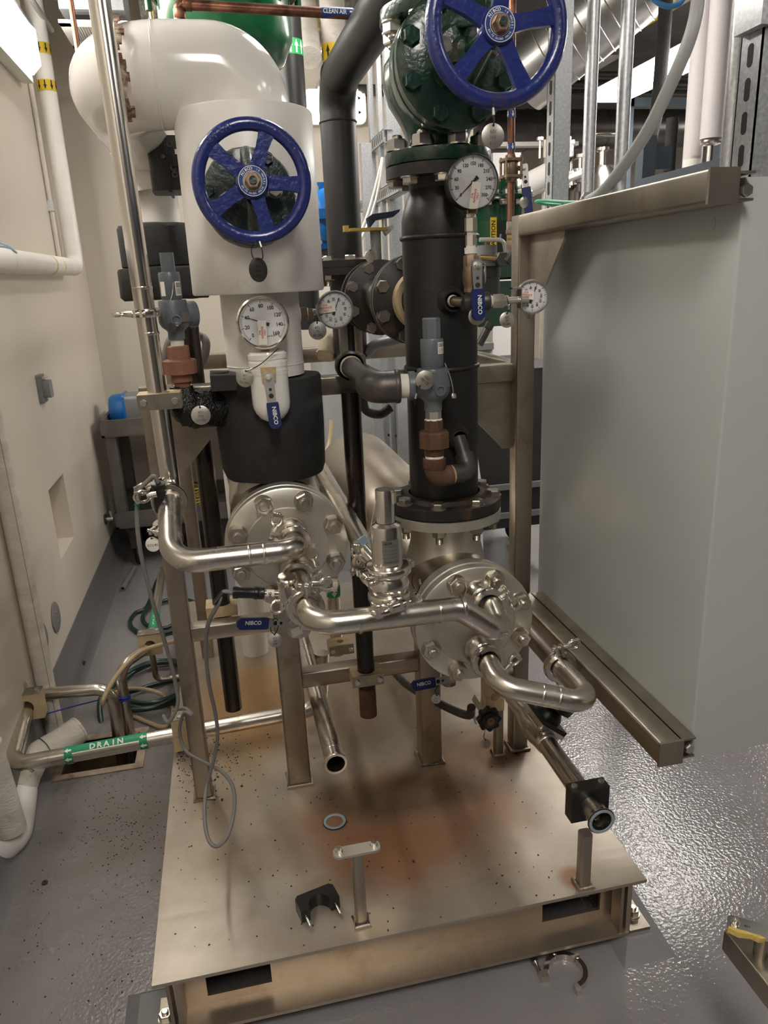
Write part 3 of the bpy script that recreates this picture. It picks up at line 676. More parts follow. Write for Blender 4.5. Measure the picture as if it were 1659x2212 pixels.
# ------------------------------------------------------------------ handwheel (built once, copied)
def wheel_parts(parent, c, ang, S=1.):
    # faces -y; c = hub centre
    c = V(c); sub = {}
    mb = MB().torus(c, (0, 1, 0), .1025 * S, .0128 * S, 72, 14)
    for k in range(5):
        a = math.radians(ang + 72 * k); e = V((math.cos(a), 0, math.sin(a))); s = V((-math.sin(a), 0, math.cos(a)))
        pts = [(.014, .020), (.03, .0135), (.06, .0115), (.098 * S, .0155), (.098 * S, -.0155), (.06, -.0115), (.03, -.0135), (.014, -.020)]
        mb.prism(pts, c + V((0, -.006, 0)), e, s, V((0, .013, 0)))
    mb.lathe([(0, -.013), (.027, -.013), (.030, -.009), (.030, .016), (.02, .022), (0, .022)], c, (0, 1, 0), 32)
    w = mb.build('handwheel', BLUE, parent, ang=50, label='blue five-spoke handwheel')
    MB().lathe([(.0165, -.0138), (.0262, -.0138), (.0262, -.013)], c, (0, 1, 0), 40).build('badge', BLL, w)
    MB().torus(c + V((0, -.0138, 0)), (0, 1, 0), .0258, .0007, 40, 6).torus(c + V((0, -.0138, 0)), (0, 1, 0), .0172, .0005, 40, 6).build('badge_rim', WHITE, w)
    lt = MB(); X, U, Z = V((1, 0, 0)), V((0, 0, 1)), V((0, -1, 0)); cc = c + V((0, -.0141, 0))
    arc_letters(lt, 'NIBCO', cc, X, U, Z, .0213, -62, 2, .0048, bold=.02)
    arc_letters(lt, '10 WHEEL', cc, X, U, Z, .0213, 20, 110, .0034)
    arc_letters(lt, '80-70 GLOBE VALVE', cc, X, U, Z, .0213, 250, 118, .0032, inward=True)
    lt.build('badge_lettering', WHITE, w, False)
    MB().lathe([(0, -.016), (.016, -.016), (.016, -.013), (0, -.013)], c, (0, 1, 0), 24).hexa(c + V((0, -.016, 0)), (0, -1, 0), .0142, .012, bev=.2).build('wheel_nut', mat('tarnished_nut', (.50, .36, .26), .35, .9, var=.3, vscale=60), w)
    MB().cyl(c + V((0, -.026, 0)), c + V((0, -.033, 0)), .0068, n=16).build('stem_tip', GREENG, w)
    # raised OPEN cast on the rim
    lt = MB(); arc_letters(lt, 'OPEN', c + V((0, -.0122, 0)), X, U, Z, .1025 * S, -48, -18, .011, bold=.02)
    for v in range(len(lt.v)): pass
    k = len(lt.v); n0 = len(lt.f)
    lt.build('raised_lettering', BLUE, w, False)
    return w

# left valve: white insulated cover, bonnet showing, wheel
JX, JY = .0935, ynl
zj0 = P(556, 632, y=JY - .148).z; zj1 = P(515, 214, y=JY - .146).z
jt = thing('insulated_pipe_run', 'white jacketed pipe column with large drum cover and broad elbow at upper left', 'pipe', (JX, JY, 1.40))
MB().lathe([(.0925, 0), (.150, -.002), (.153, .002), (.1525, .2), (.1515, zj1 - zj0 - .004), (.149, zj1 - zj0), (.10, zj1 - zj0 + .003)], (JX, JY, zj0), (0, 0, 1), 64).build('valve_cover', PVCM, jt, label='white drum shaped insulation cover')
MB().lathe([(.092, 1.405 - zj0), (.092, .03)], (JX, JY, zj0), (0, 0, 1), 48).build('lower_jacket', PVCM, jt)
MB().lathe([(.0922, 0), (.093, .0005), (.093, .003), (.0922, .0035)], (JX, JY, P(578, 795, y=JY - .088).z), (0, 0, 1), 48).build('jacket_seam', PVCM, jt)
ze = P(430, 165, y=JY).z
EX = P(215, 215, y=JY).x + .03
ZB = 2.02
path = rounded([(JX, JY, zj1 - .05), (JX, JY, ze), (EX, JY, ze), (EX, 2.55, ze), (EX + .02, 2.55, 1.9)], [.13, .13, .15], 14)
MB().sweep(path, .103, 48, False).build('elbow_jacket', PVC, jt, label='glossy white elbow jacket with cracked seam')
# torn seam with bare insulation
c = V((P(273, 190, y=JY).x, JY, ze))
mb = MB(); 
for k in range(26):
    a = math.radians(-62 + 150 * k / 25); e = V((0, -math.cos(a), math.sin(a)))
    w_ = .006 + .006 * abs(math.sin(k * 2.1)) * (1 if k < 22 else .5)
    p = c + e * .1035 + V((.006 * math.sin(k * .9), 0, 0)); mb.obox(p, (w_, 0, 0), e * .0022, V((0, math.sin(a), math.cos(a))) * .0075)
mb.jitter(.003, 60).build('torn_seam', mat('torn_brown_insulation', (.20, .11, .07), .9, 0, var=.6, vscale=60, bump=1., bscale=90, stain=(.6, .5, .4), sscale=40, samt=.45), jt)
for (qx, ax) in ((P(335, 150, y=JY).x, (1, 0, 0)),):
    MB().lathe([(.1032, 0), (.1040, .0005), (.1040, .003), (.1032, .0035)], (qx, JY, ze), ax, 48).build('jacket_seam', PVC, jt)
MB().cyl((EX + .02, 2.55, 1.70), (EX + .02, 2.55, 1.95), .062, n=32).build('drop_jacket', PVCM, jt)
MB().lathe([(.06, .125), (.115, .12), (.122, .11), (.122, 0), (.118, -.004), (.135, -.006), (.138, -.012), (.138, -.09), (.13, -.10), (0, -.10)], (EX + .01, 2.55, 1.685), (0, 0, 1), 36).jitter(.003, 22).build('foam_cover', FOAM, jt)

gl = thing('globe_valve', 'dark green valve bonnet with blue handwheel standing out of the white drum cover', 'valve', (XL, 1.64, 1.78))
wc = P(545, 393, y=1.512)
bc = V((wc.x, 1.660, wc.z - .012))
MB().lathe([(0, -.012), (.075, -.012), (.092, -.008), (.096, 0), (.096, .03), (0, .03)], bc, (0, 1, 0), 48).jitter(.0012, 60).build('bonnet', GREENG, gl)
for s in (-1, 1):
    MB().prism([(-.010, 0), (.010, 0), (.012, .085), (-.012, .085)], bc + V((0, -.012, 0)), (1, 0, 0), (0, 0, s), (0, -.028, 0)).build('yoke_arm', GREENG, gl)
    MB().sweep([bc + V((0, -.03, .08 * s)), bc + V((0, -.06, .07 * s)), bc + V((0, -.105, .035 * s)), bc + V((0, -.135, .018 * s))], [.013, .013, .012, .012], 10).build('yoke_leg', GREENG, gl)
MB().lathe([(.030, -.012), (.027, -.05), (.020, -.055), (.020, -.075), (.009, -.078), (.009, -.16)], bc, (0, 1, 0), 28).build('packing_gland', GREENG, gl)
MB().prism([(-.058, -.018), (.058, .004), (.058, .022), (-.058, .010)], bc + V((0, -.055, -.004)), (1, 0, 0), (0, 0, 1), (0, .012, 0)).build('gland_plate', GREENG, gl)
for s in (-1, 1): inst('gland_nut', BOLT, gl, zframe(bc + V((.048 * s, -.055, .008 * s)), (0, -1, 0)) @ M.Scale(.8, 4))
for a in (-150, -30, 60, 170, 118):
    inst('bonnet_bolt', bolt_me(GREENG, 'bonnet_bolt'), gl, zframe(bc + V((math.cos(math.radians(a)) * .082, -.010, math.sin(math.radians(a)) * .082)), (0, -1, 0)) @ M.Scale(.7, 4))
wheel_parts(gl, wc, 68, .955)

# right valve
gv = thing('globe_valve', 'glossy dark green cast valve with large blue handwheel on top of the black pipe', 'valve', (PX, PY, zf + .028))
zv = zf + .0255
MB().lathe([(.05, 0), (.1145, 0), (.116, .003), (.1145, .026), (.105, .030), (.072, .030)], (PX, PY, zv), (0, 0, 1), 56).jitter(.0012, 50).build('lower_flange', GREEN, gv)
KB = 1.27; MB().lathe([(a_, b_ * KB) for a_, b_ in [(.070, .022), (.066, .04), (.078, .065), (.103, .095), (.115, .125), (.110, .155), (.09, .178), (.070, .19), (.070, .212)]], (PX, PY, zv), (0, 0, 1), 48).jitter(.002, 30).build('valve_body', GREEN, gv)
zt_ = zv + .212 * 1.27
MB().lathe([(.06, 0), (.1145, 0), (.116, .003), (.1145, .026), (.05, .026)], (PX, PY, zt_), (0, 0, 1), 56).build('upper_flange', GREEN, gv)
for i in range(8):
    a = math.radians(10 + 45 * i); q = V((math.cos(a), math.sin(a), 0)) * .0953
    inst('flange_nut', NUT, gv, zframe(V((PX, PY, zt_)) + q, (0, 0, -1)) @ M.Scale(1.05, 4))
    inst('flange_nut', NUT, gv, zframe(V((PX, PY, zv + .028)) + q, (0, 0, 1)) @ M.Scale(1.05, 4))
wcr = P(1074, 58, y=1.345)
bz = wcr.z + .004; bx = (PX + wcr.x) / 2
MB().lathe([(.085, .0), (.092, -.05), (.118, -.075), (.121, -.082), (.121, -.112), (.117, -.116), (.117, -.120), (.121, -.124), (.121, -.146), (.112, -.152), (.06, -.156), (.052, -.17), (.05, -.185), (.03, -.19), (.022, -.215), (.010, -.22), (.010, -.36)], (PX, PY, bz), (0, 1, 0), 52).jitter(.0018, 34).build('bonnet', GREEN, gv)
for i in range(8):
    a = math.radians(22.5 + 45 * i)
    inst('bonnet_bolt', bolt_me(GREEN, 'bonnet_bolt'), gv, zframe((PX + .1 * math.cos(a), PY - .150, bz + .1 * math.sin(a)), (0, -1, 0)))
for s in (-1, 1):
    MB().sweep([(PX, PY - .155, bz + .055 * s), (PX, PY - .20, bz + .055 * s), (PX, PY - .27, bz + .035 * s), (PX, PY - .335, bz + .016 * s)], [.016, .015, .013, .012], 12).build('yoke_leg', GREEN, gv)
MB().prism([(-.062, -.022), (.062, .0), (.062, .022), (-.062, .012)], (PX, PY - .215, bz - .004), (1, 0, 0), (0, 0, 1), (0, .014, 0)).build('gland_plate', mat('rusty_green_plate', (.05, .05, .03), .4, 0, stain=(.22, .09, .04), sscale=20, samt=.42, bump=.4, bscale=80), gv)
for s in (-1, 1): inst('gland_nut', BOLT, gv, zframe((PX + .05 * s, PY - .215, bz + .004), (0, -1, 0)) @ M.Scale(.95, 4))
wheel_parts(gv, (wcr.x, wcr.y, wcr.z), 10, 1.085)

# ------------------------------------------------------------------ black foam collar around the left nozzle
fc = thing('foam_collar', 'thick black rubber foam insulation collar below the white pipe', 'insulation', (XL, ynl, 1.15))
z0, z1 = 1.162, 1.402
MB().lathe([(.086, z1 - z0), (.127, z1 - z0), (.131, z1 - z0 - .006), (.133, .12), (.129, .02), (.122, 0), (.086, 0)], (XL, ynl, z0), (0, 0, 1), 56).jitter(.003, 14).build('collar', FOAM, fc)
MB().box(XL - .133, XL - .075, ynl - .135, ynl - .02, z1 - .012, z1 + .022).jitter(.003, 20).build('foam_flap', FOAM, fc)
MB().lathe([(.02, -.002), (.02, .004), (0, .004)], (XL - .11, ynl - .07, z1 + .02), (0, 0, 1), 8).build('foam_patch', FOAM, fc)
# ------------------------------------------------------------------ builders for fittings
def wing(parent, o, t, n, s=1., name='wing_nut', m=SSP):
    o, t, n = V(o), V(t).normalized(), V(n).normalized()
    mb = MB().lathe([(.0, 0), (.0062 * s, 0), (.0058 * s, .010 * s), (.0045 * s, .018 * s)], o, t, 14)
    mb.lathe([((.0105 + .0032 * math.cos(a)) * s, .0042 * s * math.sin(a)) for a in [2 * math.pi * i / 10 for i in range(11)]], o + t * .026 * s, n, 24, scale=(1.25, .95), ref=t)
    mb.obox(o + t * .036 * s, t * .0035 * s, n.cross(t) * .011 * s, n * .005 * s)
    return mb.build(name, m, parent)
def clamp(c, d, lug, label, r=.0312, s=1., side=1, m=SSP, width=.018):
    c, d = V(c), V(d).normalized(); lug = (V(lug) - d * V(lug).dot(d)).normalized(); tg = d.cross(lug) * side
    t = thing('sanitary_clamp', label, 'pipe clamp', c, 'stainless sanitary pipe clamps')
    pr = [(r - .003, -width / 2), (r + .0065, -width / 2), (r + .0085, -width * .3), (r + .0085, width * .3), (r + .0065, width / 2), (r - .003, width / 2), (r - .003, -width / 2)]
    for a0, a1 in ((12, 172), (188, 348)):
        MB().lathe(pr, c, d, 18, a0, a1, ref=lug).build('clamp_half', m, t)
    for sg in (-1, 1):
        MB().obox(c + lug * (r + .013) + tg * (.0072 * sg), lug * .011, tg * .0032, d * width * .42).build('lug', m, t, ang=20)
    MB().obox(c - lug * (r + .010), lug * .006, tg * .010, d * width * .4).build('hinge', m, t, ang=20)
    MB().cyl(c - lug * (r + .012) - d * width * .5, c - lug * (r + .012) + d * width * .5, .003, n=10).build('hinge_pin', m, t)
    b0 = c + lug * (r + .018) - tg * .016
    MB().cyl(b0, b0 + tg * .032, .0042, n=12).build('swing_bolt', m, t)
    wing(t, b0 + tg * .028, tg, d, 1.05 * s, m=m)
    return t
def lever_valve(label, body_parts, o, t, n, L=.11, flip=False, body_mat=BRZ, off=.0, text='NIBCO', up=None, plate=.05, w=.011, name='ball_valve'):
    # o = stem centre (front of lever), t = lever direction, n = facing of the lever plate
    o, t, n = V(o), V(t).normalized(), V(n); n = (n - t * n.dot(t)).normalized(); s = n.cross(t).normalized()
    T = thing(name, label, 'valve', o, 'blue-levered ball valves')
    for nm, mb, m in body_parts: mb.build(nm, m, T)
    mb = MB().prism([(-.012, -.008), (-.008, -.012), (.010, -w), (plate, -w * .8), (plate, w * .8), (.010, w), (-.008, .012), (-.012, .008)], o, t, s, n * .0025)
    lev = mb.build('lever', ZINC, T)
    MB().lathe([(.0035, .0026), (.0035, .0030), (0, .0030)], o + t * .026, n, 10).lathe([(.0055, .0026), (.0055, .0030), (0, .0030)], o + t * .040, n, 12).build('lever_hole', INK, lev)
    MB().lathe([(0, .0025), (.0085, .0025), (.0085, .004), (0, .004)], o, n, 18).hexa(o + n * .004, n, .0068, .006, bev=.2).cyl(o + n * .010, o + n * .014, .0034, n=12).build('stem_nut', SSD, lev)
    g0 = plate - .004
    gr = [(g0, -.0125), (g0 + .006, -.0135), (L - .008, -.0135), (L, -.006), (L, .006), (L - .008, .0135), (g0 + .006, .0135), (g0, .0125)]
    g = MB().prism(gr, o - n * .0025, t, s, n * .0085).build('grip', BLG, T, ang=20, label='blue vinyl lever grip')
    lt = MB(); rd = -t if flip else t
    letters(lt, text, o + t * (g0 + (L - g0) * .5) + n * .0064 + n.cross(rd) * .002, rd, n, .0088, 1.0, .02)
    lt.build('lettering', WHITE, g, False)
    return T
def tagplate(label, c, n, up, lines, r=.0225, m=TAG, ring=None, ink=SLOT, h=.0072, oval=1.):
    c, n, up = V(c), V(n).normalized(), V(up); up = (up - n * up.dot(n)).normalized(); x = up.cross(n)
    t = thing('valve_tag', label, 'tag', c - up * r, 'round metal equipment tags')
    MB().lathe([(0, .0006), (r * .97, .0006), (r, .0003), (r, -.0006), (0, -.0006)], c, n, 36, scale=(1, oval), ref=up).build('disc', m, t)
    MB().cyl(c + up * r * .82 - n * .0008, c + up * r * .82 + n * .0009, .0022, n=12).build('eyelet', INK, t)
    lt = MB(); k = len(lines)
    for i, s in enumerate(lines): letters(lt, s, c + up * ((k - 1) / 2 - i) * h * 1.28 - up * r * .12 + n * .0009, x, n, h * .86, .95, .006)
    lt.build('stamped_lettering', ink, t, False)
    if ring:
        pts = spline([c + up * r * .82 + n * .001] + [V(p) for p in ring], 6)
        MB().sweep(pts, .0011, 8).build('cable_loop', RUB, t)
        if len(ring) > 2:
            q = pts[len(pts) // 3]; q2 = pts[len(pts) // 3 + 3]; MB().cyl(q, q + (q2 - q).normalized() * .011, .0022, n=10).build('ferrule', ZINC, t)
    return t
def dial_gauge(name, label, cat, c, n, up, R, depth, bez, vals, ang, ptr, ticks, ring_w=.005, th=.0085, sticker=None, stext=None, stem=None, extra=None, num_r=.66, casemat=None, lens=True, unit='psi', lines=3):
    c, n = V(c), V(n).normalized(); up = V(up); up = (up - n * up.dot(n)).normalized(); x = up.cross(n)
    t = thing(name, label, cat, c - up * R, 'round dial gauges')
    MB().lathe([(0, -depth), (R * .93, -depth), (R * .98, -depth + .004), (R * .98, -.006), (R, -.004), (R, 0), (R - ring_w * .5, .003), (R - ring_w, 0), (R - ring_w, -.004)], c, n, 56).build('case', casemat or bez, t)
    MB().lathe([(R, -.0045), (R + .0008, -.003), (R + .0008, .0005), (R - ring_w * .5, .0035), (R - ring_w, .0)], c, n, 56).build('bezel', bez, t)
    f = MB().lathe([(0, -.004), (R - ring_w, -.004), (R - ring_w, -.005)], c, n, 56).build('dial_face', DIAL, t)
    mk = MB(); Rd = R - ring_w; o = c - n * .0036
    def pol(a, r): a = math.radians(a); return up * (math.cos(a) * r) + x * (math.sin(a) * r)
    a0, a1, nt, maj = ticks
    for i in range(nt + 1):
        a = a0 + (a1 - a0) * i / nt; L = .14 if i % maj == 0 else .085; e = pol(a, 1); s_ = e.cross(n)
        mk.prism([(Rd * (.97 - L), -.00035 - .0003 * (i % maj == 0)), (Rd * .97, -.00035 - .0003 * (i % maj == 0)), (Rd * .97, .00035 + .0003 * (i % maj == 0)), (Rd * (.97 - L), .00035 + .0003 * (i % maj == 0))], o, e, s_, n * .0002)
    for v in vals: letters(mk, str(v), o + pol(ang(v), Rd * num_r) + n * .0003, x, n, th * .92, .88, .022)
    letters(mk, unit, o + pol(128, Rd * .78), x, n, .0032)
    if extra: letters(mk, extra[0], o + up * extra[1] + x * extra[2], x, n, extra[3])
    mk.build('dial_markings', INK, f, False)
    e = pol(ptr, 1); s_ = e.cross(n)
    MB().prism([(-.014, -.0042), (-.014, .0042), (0, .0013), (Rd * .8, .0004), (Rd * .8, -.0004), (0, -.0013)], o + n * .0010, e, s_, n * .0006).lathe([(.0032, 0), (.0032, .002), (0, .002)], o, n, 14).build('pointer', INK, f, False)
    if lens: MB().lathe([(0, -.0005), (Rd, -.0012)], c, n, 40).build('lens', glass_lens(), t)
    if sticker:
        sc, su, w_, h_ = sticker; sc = c + x * sc[0] + up * sc[1] + n * .0012; a = math.radians(su); rd = x * math.cos(a) + up * math.sin(a); ru = n.cross(rd)
        sp = MB().obox(sc, rd * w_ / 2, ru * h_ / 2, n * .0002).build('sticker', PAPER, t, False)
        lt = MB()
        for i, s in enumerate(('FOR', 'REFERENCE', 'ONLY')): letters(lt, s, sc + ru * (1 - i) * h_ * .29 + n * .0005, rd, n, h_ * .215, .86, .02)
        lt.build('sticker_lettering', RED, sp, False)
    if stem:
        for nm, mb, m in stem: mb.build(nm, m, t)
    return t
def probe_cable(label, pts, r=.0045, bands=()):
    t = thing('sensor_cable', label, 'cable', pts[len(pts) // 2])
    sp = spline(pts, 8)
    MB().sweep(sp, r, 10).build('cable_jacket', CABLE, t)
    for k, L, m in bands:
        i = int(k * (len(sp) - 1)); MB().cyl(sp[i], sp[i] + (sp[min(i + 2, len(sp) - 1)] - sp[i]).normalized() * L, r * 1.15, n=12).build('band', m, t)
    return t
def welds(parent, pts, r=.0245, m=SS):
    for p, d in pts: MB().lathe([(r, -.003), (r + .0007, -.001), (r + .0007, .001), (r, .003)], p, d, 28).build('weld_line', m, parent)

# ------------------------------------------------------------------ sanitary tubing
TR = .0245
# tall left tube
TY = 1.712; TRR = .0212; TX = P(362, 990, y=TY).x; TXTOP = P(214, 0, y=TY).x
zA = P(368, 1010, y=TY).z - .055
YJ = 1.475; zJ = P(500, 1203, y=YJ).z
t = thing('sanitary_riser', 'tall polished stainless tube running up the left side in front of the frame post', 'pipe', (TX, TY, zA))
zT = P(214, 0, y=TY).z; MB().pipe([V((TX, TY, zA)).lerp(V((TXTOP, TY, zT)), 1.5), (TX, TY, zA), (TX, TY - .075, zA)], TRR, .055, 28).build('tube', SSP, t)
for _py in (622, 720): MB().lathe([(TRR, -.003), (TRR + .0007, -.001), (TRR + .0007, .001), (TRR, .003)], P({622: 307, 720: 322}[_py], _py, y=TY), (0, 0, 1), 28).build('weld_line', SSP, t)
_q = P(316, 676, y=TY)
clamp(_q, (0, 0, 1), (-.3, -1, 0), 'sanitary clamp around the tall left tube beside the grey relief valve', r=.024, side=-1)
cl = P(386, 1072, y=TY - .10)
clamp((TX, TY - .085, zA), (0, 1, 0), (-.35, 0, .9), 'sanitary clamp joining the tall left tube to its lower elbow', side=-1)
# left jumper
pU = V((XL + .010, YL - .060, 1.072))
t = thing('sanitary_jumper', 'bent stainless tube from the left riser to the upper port of the left exchanger', 'pipe', (TX, YJ, zJ))
MB().pipe([(TX, TY - .09, zA), (TX, YJ, zJ), (pU.x, YJ, zJ), pU], TR, .057, 28).build('tube', SS, t)
welds(t, [((TX + .16, YJ, zJ), (1, 0, 0)), ((TX + .19, YJ, zJ), (1, 0, 0)), ((TX, YJ + .08, zJ + (zA - zJ) * .3), (0, 1, 0))])
clamp(pU + V((0, -.002, 0)), (0, 1, 0), (-.9, 0, .35), 'sanitary clamp on the upper port of the left exchanger', side=1)
# cross tube between exchangers
pLl = V((XL + .014, YL - .060, .985)); pRu = V((XR + .008, YR - .060, .925)); YC = 1.315
cA = P(655, 1352, y=YC); cB = P(1012, 1316, y=YC); cC = P(1102, 1388, y=YC)
zC = P(830, 1335, y=YC).z
t = thing('sanitary_jumper', 'bent stainless cross tube carrying the relief valve between the two exchangers', 'pipe', (.3, YC, zC))
MB().pipe([pLl, (pLl.x + .004, YC, zC + .004), (cB.x - .02, YC, zC), (cC.x - .012, YC, cC.z + .016), (pRu.x + .006, YR - .06, pRu.z)], TR, [.057, .06, .045], 28).build('tube', SS, t)
for px in (775, 948, 1000): welds(t, [((P(px, 1335, y=YC).x, YC, zC), (1, 0, 0))])
clamp(pLl + V((0, -.001, 0)), (0, 1, 0), (.85, 0, .25), 'sanitary clamp on the lower port of the left exchanger', side=-1)
clamp((pLl.x, YC + .085, pLl.z + (zC - pLl.z) * .6), (0, 1, -.03), (.1, 0, 1), 'sanitary clamp above the elbow of the cross tube', side=1, s=1.25)
clamp(pRu, (0, 1, 0), (.75, 0, .5), 'sanitary clamp on the upper port of the right exchanger', side=1)
# U-tube at right
pRl = V((XR + .008, YR - .060, .788)); YU = 1.30
u1 = P(1112, 1478, y=YU); u2 = P(1262, 1496, y=YU); uz = .735
u3 = P(1205, 1428, z=.70)
t = thing('sanitary_jumper', 'U-shaped stainless tube returning from the lower port of the right exchanger', 'pipe', (u1.x, YU, uz))
a1 = P(1150, 1490, y=1.31); a2 = P(1300, 1505, y=1.30); RX2 = .700
b1 = V((pRl.x, 1.335, .765)); b2 = V((RX2, 1.27, .722)); b3 = V((RX2, 1.45, .720))
MB().pipe([pRl, b1, b2, b3], TR, [.055, .045], 28).build('tube', SS, t)
welds(t, [(b1.lerp(b2, .45), b2 - b1), (b1.lerp(b2, .62), b2 - b1)])
clamp(pRl, (0, 1, 0), (.7, 0, -.7), 'sanitary clamp on the lower port of the right exchanger', side=-1)
clamp(b3, (0, 1, 0), (-.1, 0, 1), 'sanitary clamp behind the U-bend at the right arm', side=1)
t = thing('return_tube', 'mottled stainless tube running back along the right arm behind the U-bend', 'pipe', b3)
MB().cyl(b3 + V((0, .002, 0)), V((RX2, 2.6, .720)), TR, n=24).build('tube', SSF, t)
# diagonal vent tube behind the relief valve
vz = .985
t = thing('vent_tube', 'straight stainless tube sloping back between the exchangers from the relief valve', 'pipe', (.33, 1.6, vz))
va, vb = P(815, 1235, y=1.44), P(690, 1010, y=2.25)
MB().cyl(va, va + (vb - va) * 1.15, TR, n=24).build('tube', SS, t)
vd = (vb - va).normalized()
clamp(va + vd * .012, vd, (-1, 0, .2), 'sanitary clamp on the outlet tube left of the polished relief valve', side=1)
# lower open tube under the left exchanger
eA = V((.168, 1.60, .445)); eB = V((.150, 2.45, .478))
t = thing('open_tube', 'two inch stainless tube with open ferrule end above the deck', 'pipe', eA)
dd = (eB - eA).normalized()
MB().lathe([(.0235, 0), (.0254, .02), (.0254, (eB - eA).length), (.0235, (eB - eA).length), (.0235, 0)], eA, dd, 32).build('tube', SS, t)
MB().lathe([(.0236, 0), (.0300, 0), (.0318, .0015), (.0318, .004), (.0262, .008), (.0255, .016)], eA, dd, 36).build('ferrule', SSP, t)
welds(t, [(eA + dd * .045, dd)], .0255)
# right open tube through the black clamp
fA = V((.7135, 1.245, .440)); fB = V((.7135, 1.535, .445))
t = thing('open_tube', 'two inch stainless tube with open end and blue-grey gasket at right front corner', 'pipe', fA)
MB().lathe([(.0235, 0), (.0254, .02), (.0254, fB.y - fA.y), (.0235, fB.y - fA.y), (.0235, 0)], fA, (0, 1, .016), 32).build('tube', SS, t)
MB().lathe([(.0236, 0), (.0300, 0), (.0318, .0015), (.0318, .004), (.0262, .008), (.0255, .016)], fA, (0, 1, 0), 36).build('ferrule', SSP, t)
MB().lathe([(.0236, -.001), (.0245, -.003), (.030, -.003), (.0305, 0)], fA, (0, 1, 0), 36).build('gasket', TEALR, t)
MB().torus(fA + V((0, .0005, 0)), (0, 1, 0), .0312, .0015, 36, 8).build('gasket_rim', RUB, t)
MB().ball((fA.x, fA.y + .07, fA.z - .012), .02, (1, 2.6, .35)).build('standing_water', mat('murky_water', (.12, .11, .07), .05), t)
# cast diaphragm valve body on it
dv = thing('diaphragm_valve', 'stainless weir valve body with black actuator bonnet below the U-bend', 'valve', (.72, 1.72, .40))
mb = MB().lathe([(.0254, 0), (.029, .004), (.031, .03), (.036, .06), (.036, .10), (.031, .13), (.027, .155)], (fB.x, fB.y - .005, fB.z), (0, 1, 0), 28); mb.build('valve_body', SS, dv)
nn = V((.62, -.1, .78)).normalized(); tt = V((0, 1, 0)); ss = nn.cross(tt).normalized(); o = V((fB.x, fB.y + .072, fB.z)) + nn * .03
MB().obox(o, tt * .058, ss * .040, nn * .006).build('bonnet_flange', SSP, dv, ang=20)
MB().obox(o + nn * .012, tt * .056, ss * .039, nn * .006).build('black_bonnet', BPL, dv, ang=20)
MB().lathe([(.038, .016), (.036, .03), (.026, .045), (.018, .05)], o, nn, 24).lathe([(.02, .05), (.045, .055), (.046, .07), (.03, .08), (0, .082)], o, nn, 10).build('actuator_knob', BPL, dv)
for i in range(2):
    for j in range(2): inst('flange_bolt', SCREW, dv, zframe(o + tt * (.048 * (1 if i else -1)) + ss * (.030 * (1 if j else -1)) - nn * .006, -nn) @ M.Scale(1.2, 4))
MB().cyl((fB.x, fB.y + .145, fB.z), (fB.x, 2.7, fB.z + .01), .0254, n=24).build('tail_tube', SS, dv)

# ------------------------------------------------------------------ polished relief valve on the cross tube
lc = P(842, 1330, y=YC); lx = lc.x
lv = thing('relief_valve', 'polished stainless relief valve with engraved nameplate standing on the cross tube', 'valve', (lx, YC, zC))
zb = zC
MB().lathe([(.014, .005), (.022, .020), (.0375, .026), (.0375, .043), (.033, .046), (.0375, .049), (.0385, .053), (.034, .056), (.040, .065), (.0412, .075), (.0385, .087), (.033, .095), (.043, .098), (.045, .103), (.045, .108), (.043, .113), (.030, .116)], (lx, YC, zb), (0, 0, 1), 40).build('bowl', SSP, lv)
MB().lathe([(.0305, .112), (.0305, .190), (.029, .195), (.020, .200)], (lx, YC, zb), (0, 0, 1), 40).build('bonnet', SSP, lv)
MB().lathe([(.0182, .198), (.0182, .262), (.0172, .265), (0, .265)], (lx, YC, zb), (0, 0, 1), 28).obox((lx + .0132, YC - .0112, zb + .250), (.004, -.003, 0), (.003, .004, 0), (0, 0, .011)).build('cap', SSP, lv, ang=25)
mb = MB(); lt = MB()
for i in range(9):
    a = math.radians(-118 + i * 7.2); a2 = math.radians(-118 + (i + 1) * 7.2)
    f = lambda q, z: V((lx + .0309 * math.cos(q), YC + .0309 * math.sin(q), zb + z)); mb.add([f(a, .122), f(a2, .122), f(a2, .172), f(a, .172)], [(0, 1, 2, 3)])
npl = mb.build('nameplate', mat('etched_plate', (.30, .29, .27), .4, .8), lv)
for i, s in enumerate(('LESER', '', '', '', '', 'LESER LLC')):
    zz = zb + .166 - i * .0076; w_ = len(s)
    for k, ch in enumerate(s):
        if ch == ' ': continue
        a = math.radians(-112 + (k + .5) * (52 / max(w_, 9))); e = V((math.cos(a), math.sin(a), 0)); letters(lt, ch, V((lx, YC, zz)) + e * .0314, V((-math.sin(a), math.cos(a), 0)), e, .0050 if i == 0 else .0031)
for i in range(5):
    zz = zb + .160 - i * .0076
    for k in range(8):
        a = math.radians(-116 + k * 7.2); a2 = math.radians(-116 + (k + 1) * 7.2)
        f = lambda q, z: V((lx + .0312 * math.cos(q), YC + .0312 * math.sin(q), z)); lt.add([f(a, zz - .0004), f(a2, zz - .0004), f(a2, zz), f(a, zz)], [(0, 1, 2, 3)])
lt.build('nameplate_lettering', INK, npl, False)
sw = [V((lx - .0175, YC - .006, zb + .246)), V((lx - .026, YC - .012, zb + .22)), V((lx - .033, YC - .010, zb + .19)), V((lx - .036, YC - .004, zb + .172)), V((lx - .029, YC, zb + .170))]
MB().sweep(spline(sw, 6), .0009, 6).build('seal_wire', ZINC, lv); MB().obox(sw[3] + V((-.010, 0, -.003)), (.007, 0, .004), (0, .002, 0), (-.004, 0, .007)).build('lead_seal', mat('blue_lead_seal', (.30, .42, .50), .4, .5), lv, False)
for (z_, s_, lug) in ((.102, 1, (-1, -.2, 0)), (.045, -1, (.55, -.85, 0))):
    pass
